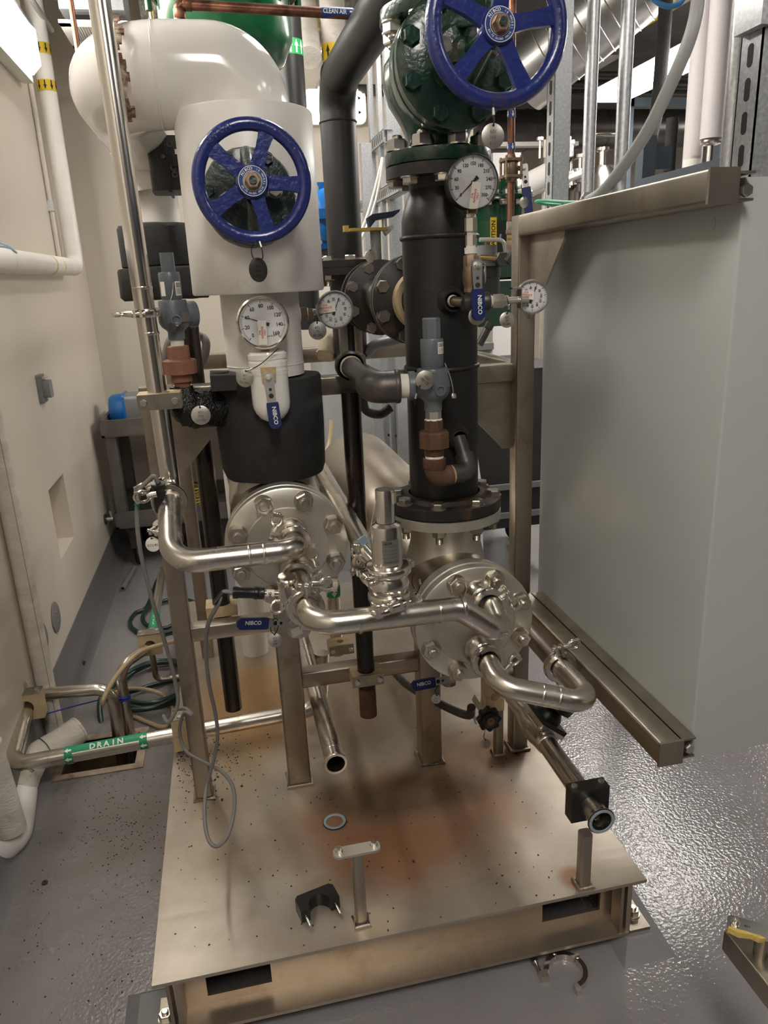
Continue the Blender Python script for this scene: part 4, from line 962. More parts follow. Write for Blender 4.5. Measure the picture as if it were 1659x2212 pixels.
clamp((lx, YC, zb + .1055), (0, 0, 1), (-1, -.25, 0), 'sanitary clamp around the waist of the polished relief valve', r=.038, side=1, width=.016)
clamp((lx, YC, zb + .048), (0, 0, 1), (.35, -.95, 0), 'sanitary clamp at the foot of the polished relief valve with flat wing nut', r=.033, side=-1, width=.016, s=1.35)
MB().cyl((lx + .01, YC + .012, zb + .068), (lx - .02, YC + .14, zb + .09), .019, n=20).build('outlet_neck', SSP, lv)

# ------------------------------------------------------------------ blue-grey relief valves
def grey_relief(label, x, y, zt, outl, s=1., sticker=True, cap_hex=True):
    t = thing('relief_valve', label, 'valve', (x, y, zt - .215 * s))
    o = V((x, y, zt))
    if cap_hex: MB().hexa(o + V((0, 0, -.048 * s)), (0, 0, 1), .0205 * s, .048 * s, a=.3, bev=.06).build('cap', PSVG, t, ang=25)
    else: MB().rbox(x - .0165 * s, x + .0165 * s, y - .0175 * s, y + .0175 * s, zt - .048 * s, zt, .006, 2).build('cap', PSVG, t)
    MB().lathe([(0, 0), (.0245, 0), (.0265, -.004), (.0265, -.062), (.0250, -.064), (.0250, -.072)][0:1] and [(.0245 * s, -.046 * s), (.0265 * s, -.050 * s), (.0265 * s, -.108 * s), (.0250 * s, -.110 * s), (.0250 * s, -.118 * s)], o, (0, 0, 1), 36).build('bonnet', PSVG, t)
    MB().lathe([(.0, -.112 * s), (.034 * s, -.114 * s), (.036 * s, -.118 * s), (.036 * s, -.130 * s), (.040 * s, -.142 * s), (.040 * s, -.168 * s), (.034 * s, -.180 * s), (.024 * s, -.188 * s), (.021 * s, -.192 * s), (.021 * s, -.212 * s), (0, -.212 * s)], o, (0, 0, 1), 36).build('body', PSVG, t)
    od = V(outl).normalized(); oc = o + V((0, 0, -.152 * s))
    MB().lathe([(.030 * s, .02 * s), (.030 * s, .040 * s), (.0335 * s, .043 * s), (.0335 * s, .056 * s), (.028 * s, .058 * s), (0, .058 * s)], oc, od, 32).build('outlet', PSVG, t)
    q = oc + V((.006, -.038 * s, -.008)); MB().lathe([(.013, 0), (.012, -.006), (.008, -.0065), (.0075, -.002), (.004, -.002), (0, -.002)], q, (0, 1, 0), 20).build('plug', PSVG, t)
    return t
# left one
lz = P(358, 546, y=1.765).z; lX = P(372, 650, y=1.765).x
pl = grey_relief('blue-grey relief valve with barcode sticker beside the tall left tube', lX, 1.765, lz, (1, .45, 0), .87, cap_hex=False)
for (a0, a1, nm) in ((-150, -118, 'sticker'), (-62, -22, 'sticker')):
    mb = MB(); R_ = .0234
    for i in range(6):
        a = math.radians(a0 + (a1 - a0) * i / 6); b = math.radians(a0 + (a1 - a0) * (i + 1) / 6); f = lambda q, z: V((lX + R_ * math.cos(q), 1.765 + R_ * math.sin(q), lz + z)); mb.add([f(a, -.090), f(b, -.090), f(b, -.060), f(a, -.060)], [(0, 1, 2, 3)])
    st = mb.build('sticker', PAPER, pl); br = MB(); random.seed(3)
    if a0 > -100:
        a = a0 + 6
        while a < a1 - 4:
            w_ = random.choice((1.2, 2.4, 1.6)); q, p = math.radians(a), math.radians(a + w_); f = lambda u_, z: V((lX + (R_ + .0004) * math.cos(u_), 1.765 + (R_ + .0004) * math.sin(u_), lz + z)); br.add([f(q, -.073), f(p, -.073), f(p, -.063), f(q, -.063)], [(0, 1, 2, 3)]); a += w_ + random.choice((1.2, 2))
        for k in range(4):
            q, p = math.radians(a0 + 5), math.radians(a1 - 6); br.add([f(q, -.077 - .003 * k), f((q + p) / 2, -.077 - .003 * k), f((q + p) / 2, -.076 - .003 * k), f(q, -.076 - .003 * k), f(p, -.077 - .003 * k), f(p, -.076 - .003 * k)], [(0, 1, 2, 3), (1, 4, 5, 2)])
        br.build('barcode', INK, st, False)
MB().obox((lX + .0255, 1.765 - .0255, lz - .134), V((.008, .008, 0)), V((.0006, -.0006, 0)), (0, 0, .012)).build('nameplate', ZINC, pl, False)
MB().sweep(spline([V((lX + .010, 1.750, lz - .040)), V((lX + .006, 1.740, lz - .078)), V((lX - .003, 1.731, lz - .108)), V((lX + .002, 1.729, lz - .130)), V((lX + .006, 1.730, lz - .150))], 6), .0011, 6).build('seal_wire', ZINC, pl)
MB().hexa((lX + .006, 1.732, lz - .150), (0, -1, 0), .005, .006).build('seal_screw', SSD, pl); MB().lathe([(0, 0), (.009, 0), (.009, -.003), (0, -.003)], (lX - .004, 1.728, lz - .156), (.3, 1, 0), 16).build('lead_seal', GRYP, pl)
un = thing('pipe_union', 'rust red threaded union and nipple under the left relief valve', 'pipe fitting', (lX, 1.765, lz - .36))
zz = lz - .212 * .87
MB().lathe([(.0145, 0), (.0150, -.006), (.0145, -.012), (.0150, -.016)], (lX, 1.765, zz), (0, 0, 1), 24).build('thread_tape', TEFL, un)
MB().hexa((lX, 1.765, zz - .046), (0, 0, 1), .0245, .032, 8, .2, .08).build('upper_hub', RUSTR, un, ang=25)
MB().hexa((lX, 1.765, zz - .076), (0, 0, 1), .0375, .032, 8, .2, .1).build('union_nut', RUSTR, un, ang=25)
MB().lathe([(.024, -.074), (.024, -.094), (.018, -.097), (.018, -.118), (.021, -.12), (.021, -.16)], (lX, 1.765, zz), (0, 0, 1), 24).build('lower_hub', RUSTR, un)
wr = thing('wrapped_elbow', 'elbow wrapped in crinkled black netting tied with a zip tie', 'insulation', (lX + .03, 1.76, zz - .2))
we = rounded([(lX, 1.765, zz - .105), (lX, 1.765, zz - .160), (XL - .11, 1.80, zz - .165)], .03, 8)
MB().sweep(we, [.024 + .020 * min(1, i / 4) for i in range(len(we))], 24).jitter(.006, 60).jitter(.003, 150).build('netting_wrap', MESHW, wr)
MB().torus((lX + .03, 1.772, zz - .165), (.8, 0, -.5), .043, .0018, 32, 6).build('zip_tie', RUB, wr)
# right one with its iron piping
rY = 1.545; rz = P(928, 686, y=rY).z; rX = P(934, 800, y=rY).x
pr = grey_relief('blue-grey relief valve with hexagonal cap in front of the black pipe', rX, rY, rz, (-1, .12, 0), .92)
mb = MB()
for i in range(6):
    a = math.radians(-75 + 50 * i / 6); b = math.radians(-75 + 50 * (i + 1) / 6); f = lambda q, z: V((rX + .0247 * math.cos(q), rY + .0247 * math.sin(q), rz + z)); mb.add([f(a, -.074), f(b, -.074), f(b, -.050), f(a, -.050)], [(0, 1, 2, 3)])
st = mb.build('sticker', PAPER, pr); br = MB(); random.seed(5); a = -71
while a < -32:
    w_ = random.choice((1.5, 2.6, 2)); f = lambda q, z: V((rX + .0250 * math.cos(math.radians(q)), rY + .0250 * math.sin(math.radians(q)), rz + z)); br.add([f(a, -.060), f(a + w_, -.060), f(a + w_, -.052), f(a, -.052)], [(0, 1, 2, 3)]); a += w_ + random.choice((1.5, 2.2))
for k in range(4): br.add([f(-71, -.064 - k * .0025), f(-52, -.064 - k * .0025), f(-34, -.064 - k * .0025), f(-34, -.0632 - k * .0025), f(-52, -.0632 - k * .0025), f(-71, -.0632 - k * .0025)], [(0, 1, 4, 5), (1, 2, 3, 4)])
br.build('barcode', INK, st, False)
lt = MB(); letters(lt, 'CW', (rX - .004, rY - .0335, rz - .114), (1, 0, 0), (0, -1, 0), .006); lt.build('cast_mark', PSVG, pr, False); lt = MB(); letters(lt, 'CONSOLIDATED', (rX + .010, rY - .0372, rz - .140), (1, .3, 0), (.3, -1, 0), .0045); lt.build('cast_lettering', PSVG, pr, False)
MB().sweep(spline([V((rX + .026, rY - .006, rz - .095)), V((rX + .036, rY - .012, rz - .125)), V((rX + .042, rY - .012, rz - .155)), V((rX + .040, rY - .006, rz - .168))], 6), .0012, 6).build('seal_wire', ZINC, pr)
MB().hexa((rX + .040, rY - .008, rz - .166), (1, -.2, 0), .006, .009).build('seal_screw', SSP, pr)
orz = rz - .152 * .92
ob = thing('discharge_pipe', 'dark iron elbow and pipe carrying the right relief valve discharge backward', 'pipe', (rX - .12, rY, orz))
o1 = V((rX - .053, rY + .0064, orz)); od = V((-1, .12, 0)).normalized()
MB().lathe([(.0255, 0), (.026, .004), (.0255, .008), (.0265, .012), (.0255, .016), (.026, .02)], o1, od, 28).build('thread_tape', TEFL, ob)
e0 = o1 + od * .02; eC = P(828, 818, y=e0.y + .005); e1 = V((eC.x, e0.y, orz))
bk = P(755, 790, y=rY + .30)
cor = V((P(812, 830, y=rY).x, e0.y + .004, orz)); bd = (V((bk.x, rY + .30, bk.z)) - cor).normalized()
MB().pipe([e0, cor, cor + bd * .045], .0345, .030, 28).build('elbow', GRYP, ob)
MB().lathe([(.0345, -.006), (.0365, -.003), (.0365, .003), (.0345, .006)], e0 + od * .004, od, 28).lathe([(.0345, -.004), (.0355, -.001), (.0345, .002)], e0 + od * .028, od, 28).build('elbow_band', GRYP, ob)
MB().cyl(cor + bd * .03, cor + bd * .30, .0245, n=24).build('pipe_nipple', GRYP, ob)
MB().lathe([(.0250, 0), (.028, .004), (.0265, .012)], cor + bd * .262, bd, 24).build('thread_compound', FIBER, ob)
MB().lathe([(.033, 0), (.036, .006), (.036, .03), (.0, .03)], cor + bd * .268, bd, 24).build('end_coupling', BLKM, ob)
# inlet string of the right valve
il = thing('inlet_piping', 'rusty union and elbows linking the right relief valve to the black pipe', 'pipe fitting', (rX, rY, rz - .36))
zi = rz - .212 * .92
MB().hexa((rX, rY, zi - .022), (0, 0, 1), .0175, .022, 6, .3, .05).build('nipple', SSD, il, ang=25)
MB().lathe([(.017, -.018), (.020, -.021), (.019, -.026)], (rX, rY, zi), (0, 0, 1), 20).build('thread_compound', TEFL, il)
MB().hexa((rX, rY, zi - .050), (0, 0, 1), .0215, .030, 8, .2, .06).build('upper_hub', RUST, il, ang=25)
MB().hexa((rX, rY, zi - .082), (0, 0, 1), .0345, .036, 8, .2, .1).build('union_nut', RUST, il, ang=25)
MB().lathe([(.022, -.08), (.022, -.098), (.019, -.103), (.020, -.108)], (rX, rY, zi), (0, 0, 1), 24).build('lower_hub', RUST, il)
MB().lathe([(.019, -.100), (.021, -.104), (.020, -.110)], (rX, rY, zi), (0, 0, 1), 20).jitter(.001, 150).build('thread_compound', TEFL, il)
po = P(985, 943, y=PY - .083); oe = V((po.x - PX, po.y - PY, 0)).normalized(); po = V((PX, PY, po.z)) + oe * .10
ze_ = zi - .152; c1 = V((rX, rY, ze_)); c2 = V((P(1012, 972, y=rY + .01).x, rY + .01, ze_ + .004))
MB().pipe([V((rX, rY, zi - .108)), c1, c1 + (c2 - c1).normalized() * .040], .0225, .022, 24).lathe([(.0225, 0), (.0255, -.002), (.0255, -.022), (.0225, -.026)], (rX, rY, zi - .106), (0, 0, 1), 24).build('lower_elbow', RUST, il)
q = (c2 - c1).normalized()
MB().cyl(c1 + q * .03, c2, .0165, n=20).lathe([(.018, .040), (.021, .044), (.018, .048)], c1, q, 20).build('cross_nipple', mat('cream_compound', (.50, .36, .20), .8), il)
MB().pipe([c1 + q * .046, c2, c2 + (po - c2) * .5], .0215, .022, 24).build('side_elbow', GRYP, il)
MB().cyl(c2 + (po - c2) * .4, po, .0165, n=20).lathe([(.0165, 0), (.020, .004), (.0165, .012)], po - oe * .004, oe, 20).build('close_nipple', GRYP, il)
# ------------------------------------------------------------------ gauges and levers on the left column
gy = 1.685
gc = P(568, 697, y=gy)
dial_gauge('pressure_gauge', 'steel cased pressure gauge reading forty in front of the white column', 'gauge', gc, (-.06, -1, .12), (-.05, 0, 1), .0565, .036, SSP, range(0, 161, 20), lambda v: -135 + v * 270 / 160, -67, (-135, 135, 80, 10), .0055, .0088,
           ((-.004, -.021), 86, .052, .0185), extra=('ASHCROFT', -.030, .014, .0032), num_r=.70,
           stem=(('stem', MB().cyl(gc + V((0, .02, -.05)), gc + V((0, .022, -.075)), .010, n=16), BRASS),))
cv0 = P(579, 765, y=1.665); cv1 = P(585, 880, y=1.655)
vx, vy = cv0.x, 1.70
zc0, zc1 = P(579, 762, y=1.665).z, P(585, 918, y=1.662).z
o = P(580, 815, y=1.655)
cap = thing('insulated_valve_cap', 'white capsule shaped insulation over the small gauge valve', 'insulation', (vx, vy, zc1))
pr = [(0, zc1)] + [(.043 * math.sin(math.radians(a)), zc1 + .045 - .045 * math.cos(math.radians(a))) for a in (20, 40, 60, 75, 90)] + [(.0425, zc0 - .03), (.041, zc0 - .004), (.039, zc0), (0, zc0 + .001)]
MB().lathe(pr, (vx, vy, 0), (0, 0, 1), 36).build('capsule', PVC, cap)
for k in range(3): MB().lathe([(.0422, 0), (.0432, .001), (.0432, .012), (.0422, .013)], (vx, vy, zc0 - .016 - .017 * k), (0.02 * (k - 1), 0, 1), 36).build('tape_band', PVCM, cap)
MB().obox(o + V((.0, -.0005, .008)), (.016, 0, 0), (0, .004, 0), (0, 0, .014)).jitter(.003, 60).build('torn_paper', mat('kraft_liner', (.50, .36, .18), .8, 0, var=.3, vscale=60), cap)
MB().lathe([(0, -.005), (.014, -.005), (.014, .002)], o + V((0, .003, 0)), (0, 1, 0), 20).build('stem_opening', DARK, cap)
lever_valve('small ball valve with blue lever hanging down the white capsule', [], o + V((0, -.006, 0)), P(595, 915, y=1.64) - (o + V((0, -.006, 0))), (-.12, -1, .08), L=.112, plate=.058)
# right gauge
gc2 = P(1022, 393, y=1.545)
z_b = P(1017, 452, y=1.57).z
sx = P(1017, 500, y=1.575).x; sy = 1.575
nip = []
zs = [P(1017, y_, y=sy).z for y_ in (452, 462, 470, 500, 507, 530, 535, 548, 562, 573)]
nip.append(('socket', MB().rbox(sx - .011, sx + .011, sy - .011, sy + .011, zs[1], zs[0] + .008, .002, 2), BRASS))
nip.append(('thread_tape', MB().cyl((sx, sy, zs[2]), (sx, sy, zs[1]), .009, n=16), TEFL))
nip.append(('hex_coupling', MB().hexa((sx, sy, zs[3]), (0, 0, 1), .0135, zs[2] - zs[3], bev=.05), SSD))
nip.append(('thread_tape', MB().cyl((sx, sy, zs[4]), (sx, sy, zs[3]), .008, n=16), TEFL))
nip.append(('hex_coupling', MB().hexa((sx, sy, zs[5]), (0, 0, 1), .0122, zs[4] - zs[5], bev=.05), SSD))
nip.append(('thread_tape', MB().lathe([(.0105, zs[8]), (.011, zs[7]), (.014, zs[7]), (.014, zs[6]), (.0105, zs[6]), (.0105, zs[5])], (sx, sy, 0), (0, 0, 1), 18), TEFL))
dial_gauge('pressure_gauge', 'black cased pressure gauge resting at zero beside the black pipe', 'gauge', gc2, (-.10, -1, -.02), (.02, 0, 1), .0525, .044, mat('gauge_black', (.015, .015, .016), .35), range(0, 301, 30), lambda v: -135 + v * 270 / 300, -134, (-135, 135, 100, 10), .0022, .0072,
           ((.004, -.026), 83, .052, .0185), stem=nip, num_r=.68)
# bronze ball valve below it
vz0, vz1, vz2 = P(1017, 573, y=sy).z, P(1017, 618, y=sy).z, P(1017, 655, y=sy).z
oz = P(1030, 573, y=sy - .03)
lever_valve('bronze ball valve with blue lever below the black gauge',
    [('valve_body', MB().hexa((sx, sy, vz0 - .004), (0, 0, 1), .0175, .024, 8).lathe([(.0165, vz1), (.0175, vz1 + .006), (.019, (vz0 + vz1) / 2), (.0175, vz0 - .006), (.016, vz0)], (sx, sy, 0), (0, 0, 1), 24).hexa((sx, sy, vz1 - .012), (0, 0, 1), .016, .014, 8).cyl((sx, sy, (vz0 + vz1) / 2 + .006), (oz.x, oz.y + .003, oz.z), .008, n=14), BRZ)],
    oz, P(1033, 680, y=sy - .04) - oz, (-.02, -1, .02), L=.112, plate=.052)
tee = thing('pipe_tee', 'small iron tee joining the gauge valve to the black pipe', 'pipe fitting', (sx, sy, vz2))
po = P(974, 650, y=PY - .083); oe = V((po.x - PX, po.y - PY, 0)).normalized(); po = V((PX, PY, po.z)) + oe * .098
tc = V((sx + .004, sy, po.z - .004)); td = V((1, 0, .02))
MB().cyl(tc + V((0, 0, .008)), (sx, sy, vz1 - .006), .0115, n=20).lathe([(.0150, .012), (.0165, .014), (.0165, .034), (.013, .036)], tc, (0, 0, 1), 20).build('branch', GRYP, tee)
MB().cyl(tc - V((.024, 0, 0)), tc + td * .028, .0165, n=22).lathe([(.0185, .018), (.020, .020), (.020, .034), (.017, .036)], tc, td, 22).build('run', GRYP, tee)
MB().cyl(po, tc - V((.02, .0, 0)), .0105, n=18).build('nipple', BRZ, tee)
MB().lathe([(.0105, 0), (.013, .004), (.0112, .014)], po - oe * .004, oe, 18).build('thread_compound', TEFL, tee)
# right thermometer
rt = P(1150, 641, y=1.585)
hx = [P(x_, 643, y=sy + .004) for x_ in (1052, 1062, 1067, 1087, 1090, 1097, 1106)]
ax = V((1, 0, 0)); ry = sy + .004; zt0 = tc.z
stem = []
def rod(x0, x1, r, m, nm, hexn=0):
    a_ = V((x0, ry, zt0)); stem.append((nm, (MB().hexa(a_, ax, r, x1 - x0, bev=.08) if hexn else MB().cyl(a_, (x1, ry, zt0), r, n=18)), m))
X_ = [h.x for h in hx]
rod(tc.x + .03, X_[1], .0125, TEFL, 'thread_tape'); rod(X_[1], X_[3], .0165, SSD, 'hex_coupling', 1); rod(X_[3], X_[5], .0125, SSD, 'hex_nut', 1); rod(X_[5], rt.x - .012, .007, SSD, 'stem')
stem.append(('bracket', MB().obox((rt.x - .034, ry - .004, rt.z), (.001, 0, 0), (0, .012, 0), (0, 0, .022)).obox((rt.x - .044, ry - .004, rt.z + .020), (.010, 0, 0), (0, .010, 0), (0, 0, .002)), ZINC))
dial_gauge('thermometer', 'grey rimmed dial thermometer in front of the steel frame post at right', 'gauge', rt, (-.28, -1, .06), (1, 0, -.05), .0365, .020, mat('satin_bezel', (.46, .45, .42), .4, .7), range(0, 201, 20), lambda v: (v - 105) * 1.58, -70, (-166, 150, 40, 4), .0048, .0052,
           ((-.004, -.014), 90 - 5, .034, .0185), stem=stem, num_r=.62, unit='F')
# left thermometer behind the white column
lt_ = P(724, 669, y=1.92)
zl = lt_.z; ly = 1.95; st2 = []
for (a_, b_, r_, m_, nm, hx_) in ((P(648, 668, y=ly).x, P(664, 668, y=ly).x, .019, SSF, 'hex_coupling', 1), (P(664, 668, y=ly).x, P(676, 668, y=ly).x, .015, SSF, 'hex_nut', 1), (P(676, 668, y=ly).x, lt_.x - .01, .008, SSD, 'stem', 0)):
    st2.append((nm, (MB().hexa((a_, ly, zl - .008), (1, 0, 0), r_, b_ - a_, bev=.08) if hx_ else MB().cyl((a_, ly, zl - .004), (b_, ly, zl - .004), r_, n=16)), m_))
dial_gauge('thermometer', 'grey rimmed dial thermometer right of the white column in front of the flanges', 'gauge', lt_, (-.08, -1, .04), (1, 0, .05), .0465, .020, MATS['satin_bezel'], range(30, 131, 10), lambda v: (v - 80) * 3.1, -65, (-170, 165, 50, 5), .0048, .0068,
           ((-.006, -.024), 92, .050, .0225), stem=st2, num_r=.62, unit='C')

# ------------------------------------------------------------------ lower lever valves
c0 = P(628, 1345, y=1.60)
lever_valve('ball valve with upside-down blue lever left of the cross tube elbow',
    [('valve_body', MB().hexa((c0.x + .02, c0.y + .03, c0.z - .045), (0, 0, 1), .028, .085, 8).cyl((c0.x, c0.y, c0.z), (c0.x + .01, c0.y + .03, c0.z), .011), SSD), ('data_plate', MB().obox((c0.x + .012, c0.y - .002, c0.z - .024), (.012, 0, .004), (0, .001, 0), (-.003, 0, .010)), PAPER)],
    c0, P(515, 1347, y=1.56) - c0, (-.05, -1, .2), L=.135, plate=.062, flip=True)
c1_ = P(975, 1466, y=1.66)
lever_valve('small drain ball valve with blue lever under the right exchanger flange',
    [('valve_body', MB().hexa((c1_.x + .002, c1_.y + .03, c1_.z - .032), (0, 0, 1), .020, .05, 8).cyl(c1_, c1_ + V((0, .03, 0)), .009).cyl((c1_.x + .002, c1_.y + .03, c1_.z), (c1_.x + .002, c1_.y + .03, c1_.z + .12), .011), BRZ)],
    c1_, P(880, 1484, y=1.64) - c1_, (-.05, -1, .3), L=.115, plate=.052, flip=True)
k0 = P(1058, 1556, y=1.60)
kn = thing('needle_valve', 'drain valve with scalloped black knob below the right exchanger', 'valve', k0)
pts = [(.030 * (1 + .10 * math.cos(8 * a)) * math.cos(a), .030 * (1 + .10 * math.cos(8 * a)) * math.sin(a)) for a in [2 * math.pi * i / 64 for i in range(64)]]
MB().prism(pts, k0, (1, 0, 0), (0, .1, 1), (0, .016, 0)).lathe([(.022, -.002), (.016, -.006), (0, -.006)], k0, (0, 1, 0), 24).build('knob', BPL, kn)
MB().hexa(k0 + V((0, -.005, 0)), (0, -1, 0), .012, .005).cyl(k0 + V((0, -.008, 0)), k0 + V((0, -.014, 0)), .005, n=12).build('knob_nut', mat('rusty_nut', (.25, .14, .07), .6, .3), kn)
MB().cyl(k0 + V((0, .014, 0)), k0 + V((.01, .10, .0)), .009, n=16).hexa(k0 + V((.004, .06, 0)), (0, 1, 0), .018, .05).build('valve_body', SSD, kn)
MB().sweep(spline([k0 + V((-.02, .09, -.012)), P(1010, 1545, y=1.72), P(950, 1520, y=1.85), P(880, 1480, y=2.0), P(840, 1440, y=2.2)], 8), .012, 12).build('drain_hose', GRYP, kn)
MB().torus(P(1026, 1552, y=1.70), (1, -.3, .3), .013, .003, 20, 8).build('hose_clip', ZINC, kn)

# ------------------------------------------------------------------ probes
def small_clamp(c, d, lug, label, side=1): return clamp(c, d, lug, label, r=.0135, s=1.1, side=side, width=.014)
q0 = P(352, 1135, y=1.62); q1 = P(342, 1050, y=1.60)
pd = (q1 - q0).normalized()
sn = thing('sensor_probe', 'black capped sensor probe standing on the left elbow tube', 'sensor', q0)
MB().cyl(q0 - pd * .02, q0 + pd * .045, .0085, n=18).build('probe_stem', SSP, sn)
MB().lathe([(.013, .036), (.0145, .040), (.0145, .062), (.0135, .064), (.0135, .092), (.0150, .094), (.0150, .104), (.006, .105)], q0, pd, 24).build('connector', BPL, sn)
small_clamp(q0, pd, (-.5, -.8, 0), 'small sanitary clamp holding the probe on the left elbow tube', side=1)
r1 = P(318, 1072, y=1.58); ey = thing('wing_eye', 'polished eye-shaped wing nut left of the black probe', 'wing nut', r1)
wing(ey, r1 + V((.02, 0, .003)), (-1, 0, -.1), (.1, -1, .1), 1.15, 'eye')
s0 = P(618, 1282, y=1.475); s1 = P(503, 1280, y=1.475); sd = (s1 - s0).normalized()
sn = thing('sensor_probe', 'horizontal black sensor connector pointing left above the blue lever', 'sensor', s0)
MB().cyl(s0, s0 + sd * .06, .0075, n=18).build('probe_stem', SSP, sn)
MB().lathe([(.011, .046), (.0135, .048), (.0135, .058), (.012, .060), (.014, .061), (.014, .067), (.012, .068), (.0115, .100), (.013, .102), (.013, .112), (.005, .113)], s0, sd, 24).build('connector', BPL, sn)
MB().cyl(s0 + sd * .026, s0 + sd * .042, .0082, n=18).build('number_sleeve', PAPER, sn)
lt = MB(); letters(lt, '345', s0 + sd * .034 + V((0, -.0088, 0)), (.05, 0, 1), (0, -1, 0), .0065, .9, .015); lt.build('sleeve_number', INK, sn, False)
sv = thing('sampling_valve', 'small polished sampling valve body with round knob beside the cross tube elbow', 'valve', s0 + V((.01, 0, -.03)))
MB().rbox(s0.x - .016, s0.x + .016, s0.y - .016, s0.y + .016, s0.z - .03, s0.z + .02, .005, 2).build('valve_block', SSP, sv)
MB().lathe([(.008, .018), (.008, .03), (.011, .032), (.020, .034), (.021, .040), (.018, .043), (0, .044)], s0, (.1, -.2, 1), 28).build('knob', SSP, sv)
for s_ in (-1, 1): MB().cyl(s0 + V((.012 * s_, -.016, -.024)), s0 + V((.012 * s_, -.022, -.024)), .005, n=10).build('cap_screw', SSP, sv)
MB().torus(s0 + V((-.022, -.006, -.026)), (.2, -1, .3), .013, .0035, 24, 8).build('ring_handle', SSP, sv)
MB().cyl(s0 + V((0, 0, 0)), s0 + V((.05, .03, .0)), .010, n=16).build('neck', SSP, sv)
c = q0 + pd * .105
probe_cable('grey cable looping from the upper probe down past the post', [c, c + pd * .016 + V((-.006, 0, 0)), P(318, 1040, y=1.60), P(301, 1062, y=1.60), P(296, 1120, y=1.60), P(305, 1200, y=1.60), P(330, 1300, y=1.62), P(360, 1400, y=1.66), P(378, 1470, y=1.68), P(384, 1520, y=1.68), P(365, 1560, y=1.68), P(352, 1545, y=1.70)], .0048, ((.30, .02, GRL),))
c = s0 + sd * .112
probe_cable('long grey cable hanging in a loop from the horizontal connector to the deck', [c, c + sd * .02, P(470, 1307, y=1.47), P(449, 1350, y=1.50), P(445, 1410, y=1.55), P(452, 1480, y=1.60), P(465, 1540, y=1.64), P(470, 1590, y=1.66), P(462, 1640, y=1.68), P(446, 1700, y=1.68), P(442, 1760, y=1.60), P(449, 1810, y=1.52), P(468, 1828, y=1.50), P(492, 1805, y=1.53), P(506, 1750, y=1.60), P(503, 1700, y=1.66), P(480, 1668, y=1.72), P(440, 1645, y=1.78), P(402, 1622, y=1.82), P(388, 1580, y=1.84), P(398, 1540, y=1.82), P(415, 1545, y=1.80), P(400, 1530, y=1.84), P(375, 1535, y=1.88)], .0048, ((.045, .03, RUB),))

# ------------------------------------------------------------------ round equipment tags
def rg(px, py, y): return P(px, py, y=y)
tagplate('dark oval metal tag stamped 471 HV 032 hanging from the left handwheel', rg(558, 583, 1.50), (.75, -1, 0), (0, 0, 1), ('471', 'HV', '032'), .0225, TAGD, [rg(567, 558, 1.49), rg(566, 540, 1.488), rg(561, 524, 1.492), rg(552, 522, 1.505), rg(543, 538, 1.512), rg(546, 555, 1.507), rg(554, 565, 1.503)], ink=INK)
tagplate('round metal tag stamped 471 PI 03-083 hanging left of the white capsule', rg(529, 817, 1.665), (-.25, -1, .05), (.25, 0, 1), ('471', 'PI', '03-083'), .0195, mat('tag_olive_steel', (.46, .45, .38), .4, .9), [rg(538, 800, 1.655), rg(565, 785, 1.645), rg(602, 752, 1.65)], h=.006)
tagplate('round metal tag stamped 471 PSV 03-081 hanging under the netting wrap', rg(434, 897, 1.70), (-.05, -1, .05), (0, 0, 1), ('471', 'PSV', '03-081'), .0215, TAG, [rg(428, 868, 1.70), rg(420, 850, 1.71)], h=.0068)
tagplate('round metal tag stamped 471 TI 03-082 under the left thermometer', rg(686, 714, 1.90), (-.05, -1, .05), (0, 0, 1), ('471', 'TI', '03-082'), .0225, mat('tag_grey_steel', (.50, .49, .47), .4, .9), [rg(686, 688, 1.89), rg(683, 678, 1.91)], h=.0072, ink=INK)
tagplate('round metal tag stamped 471 HV 028 hanging from the upside-down blue lever', rg(594, 1383, 1.58), (-.1, -1, .3), (0, 0, 1), ('471', 'HV', '028'), .0165, MATS['tag_grey_steel'], [rg(598, 1363, 1.572), rg(601, 1350, 1.568), rg(597, 1336, 1.572), rg(586, 1345, 1.59), rg(585, 1362, 1.585), rg(592, 1370, 1.578)], h=.0052, ink=INK)
tagplate('bright round metal tag stamped 601 HV 611 hanging from the right handwheel', rg(1065, 294, 1.335), (.02, -1, 0), (.03, 0, 1), ('601', 'HV', '611'), .0205, TAG, [rg(1067, 262, 1.33), rg(1066, 240, 1.328), rg(1065, 215, 1.335), rg(1067, 225, 1.36), rg(1066, 255, 1.342)], h=.0072)
tagplate('round metal tag stamped 601 TI 02-083 below the right thermometer', rg(1095, 691, 1.56), (-.05, -1, .05), (0, 0, 1), ('601', 'TI', '02-083'), .0168, TAG, [rg(1099, 668, 1.555), rg(1097, 650, 1.55), rg(1094, 640, 1.57)], h=.0056, ink=INK)
tagplate('round metal tag stamped PSV 02-081 tilted across the grey relief valve', rg(918, 821, 1.495), (-.1, -1, .05), (-.85, 0, -.9), ('02-081', 'PSV'), .0195, MATS['tag_olive_steel'], [rg(900, 850, 1.49), rg(897, 865, 1.49), rg(896, 876, 1.492)], h=.0068, ink=INK)
tagplate('plain round tag behind the blue lever of the bronze valve', rg(1030, 683, 1.555), (-.05, -1, .02), (0, 0, 1), (), .0185, MATS['tag_olive_steel'])
tagplate('curved round tag seen edge-on beside the bronze valve', rg(1048, 590, 1.60), (1, -.45, 0), (0, 0, 1), (), .0205, TAG, [rg(1042, 570, 1.59), rg(1020, 563, 1.565)])
tagplate('faded round tag hanging from the small drain valve', rg(942, 1510, 1.63), (-.4, -1, .2), (.2, 0, 1), ('HV', '046'), .0125, MATS['tag_grey_steel'], [rg(940, 1493, 1.625), rg(947, 1480, 1.63)], h=.0055)
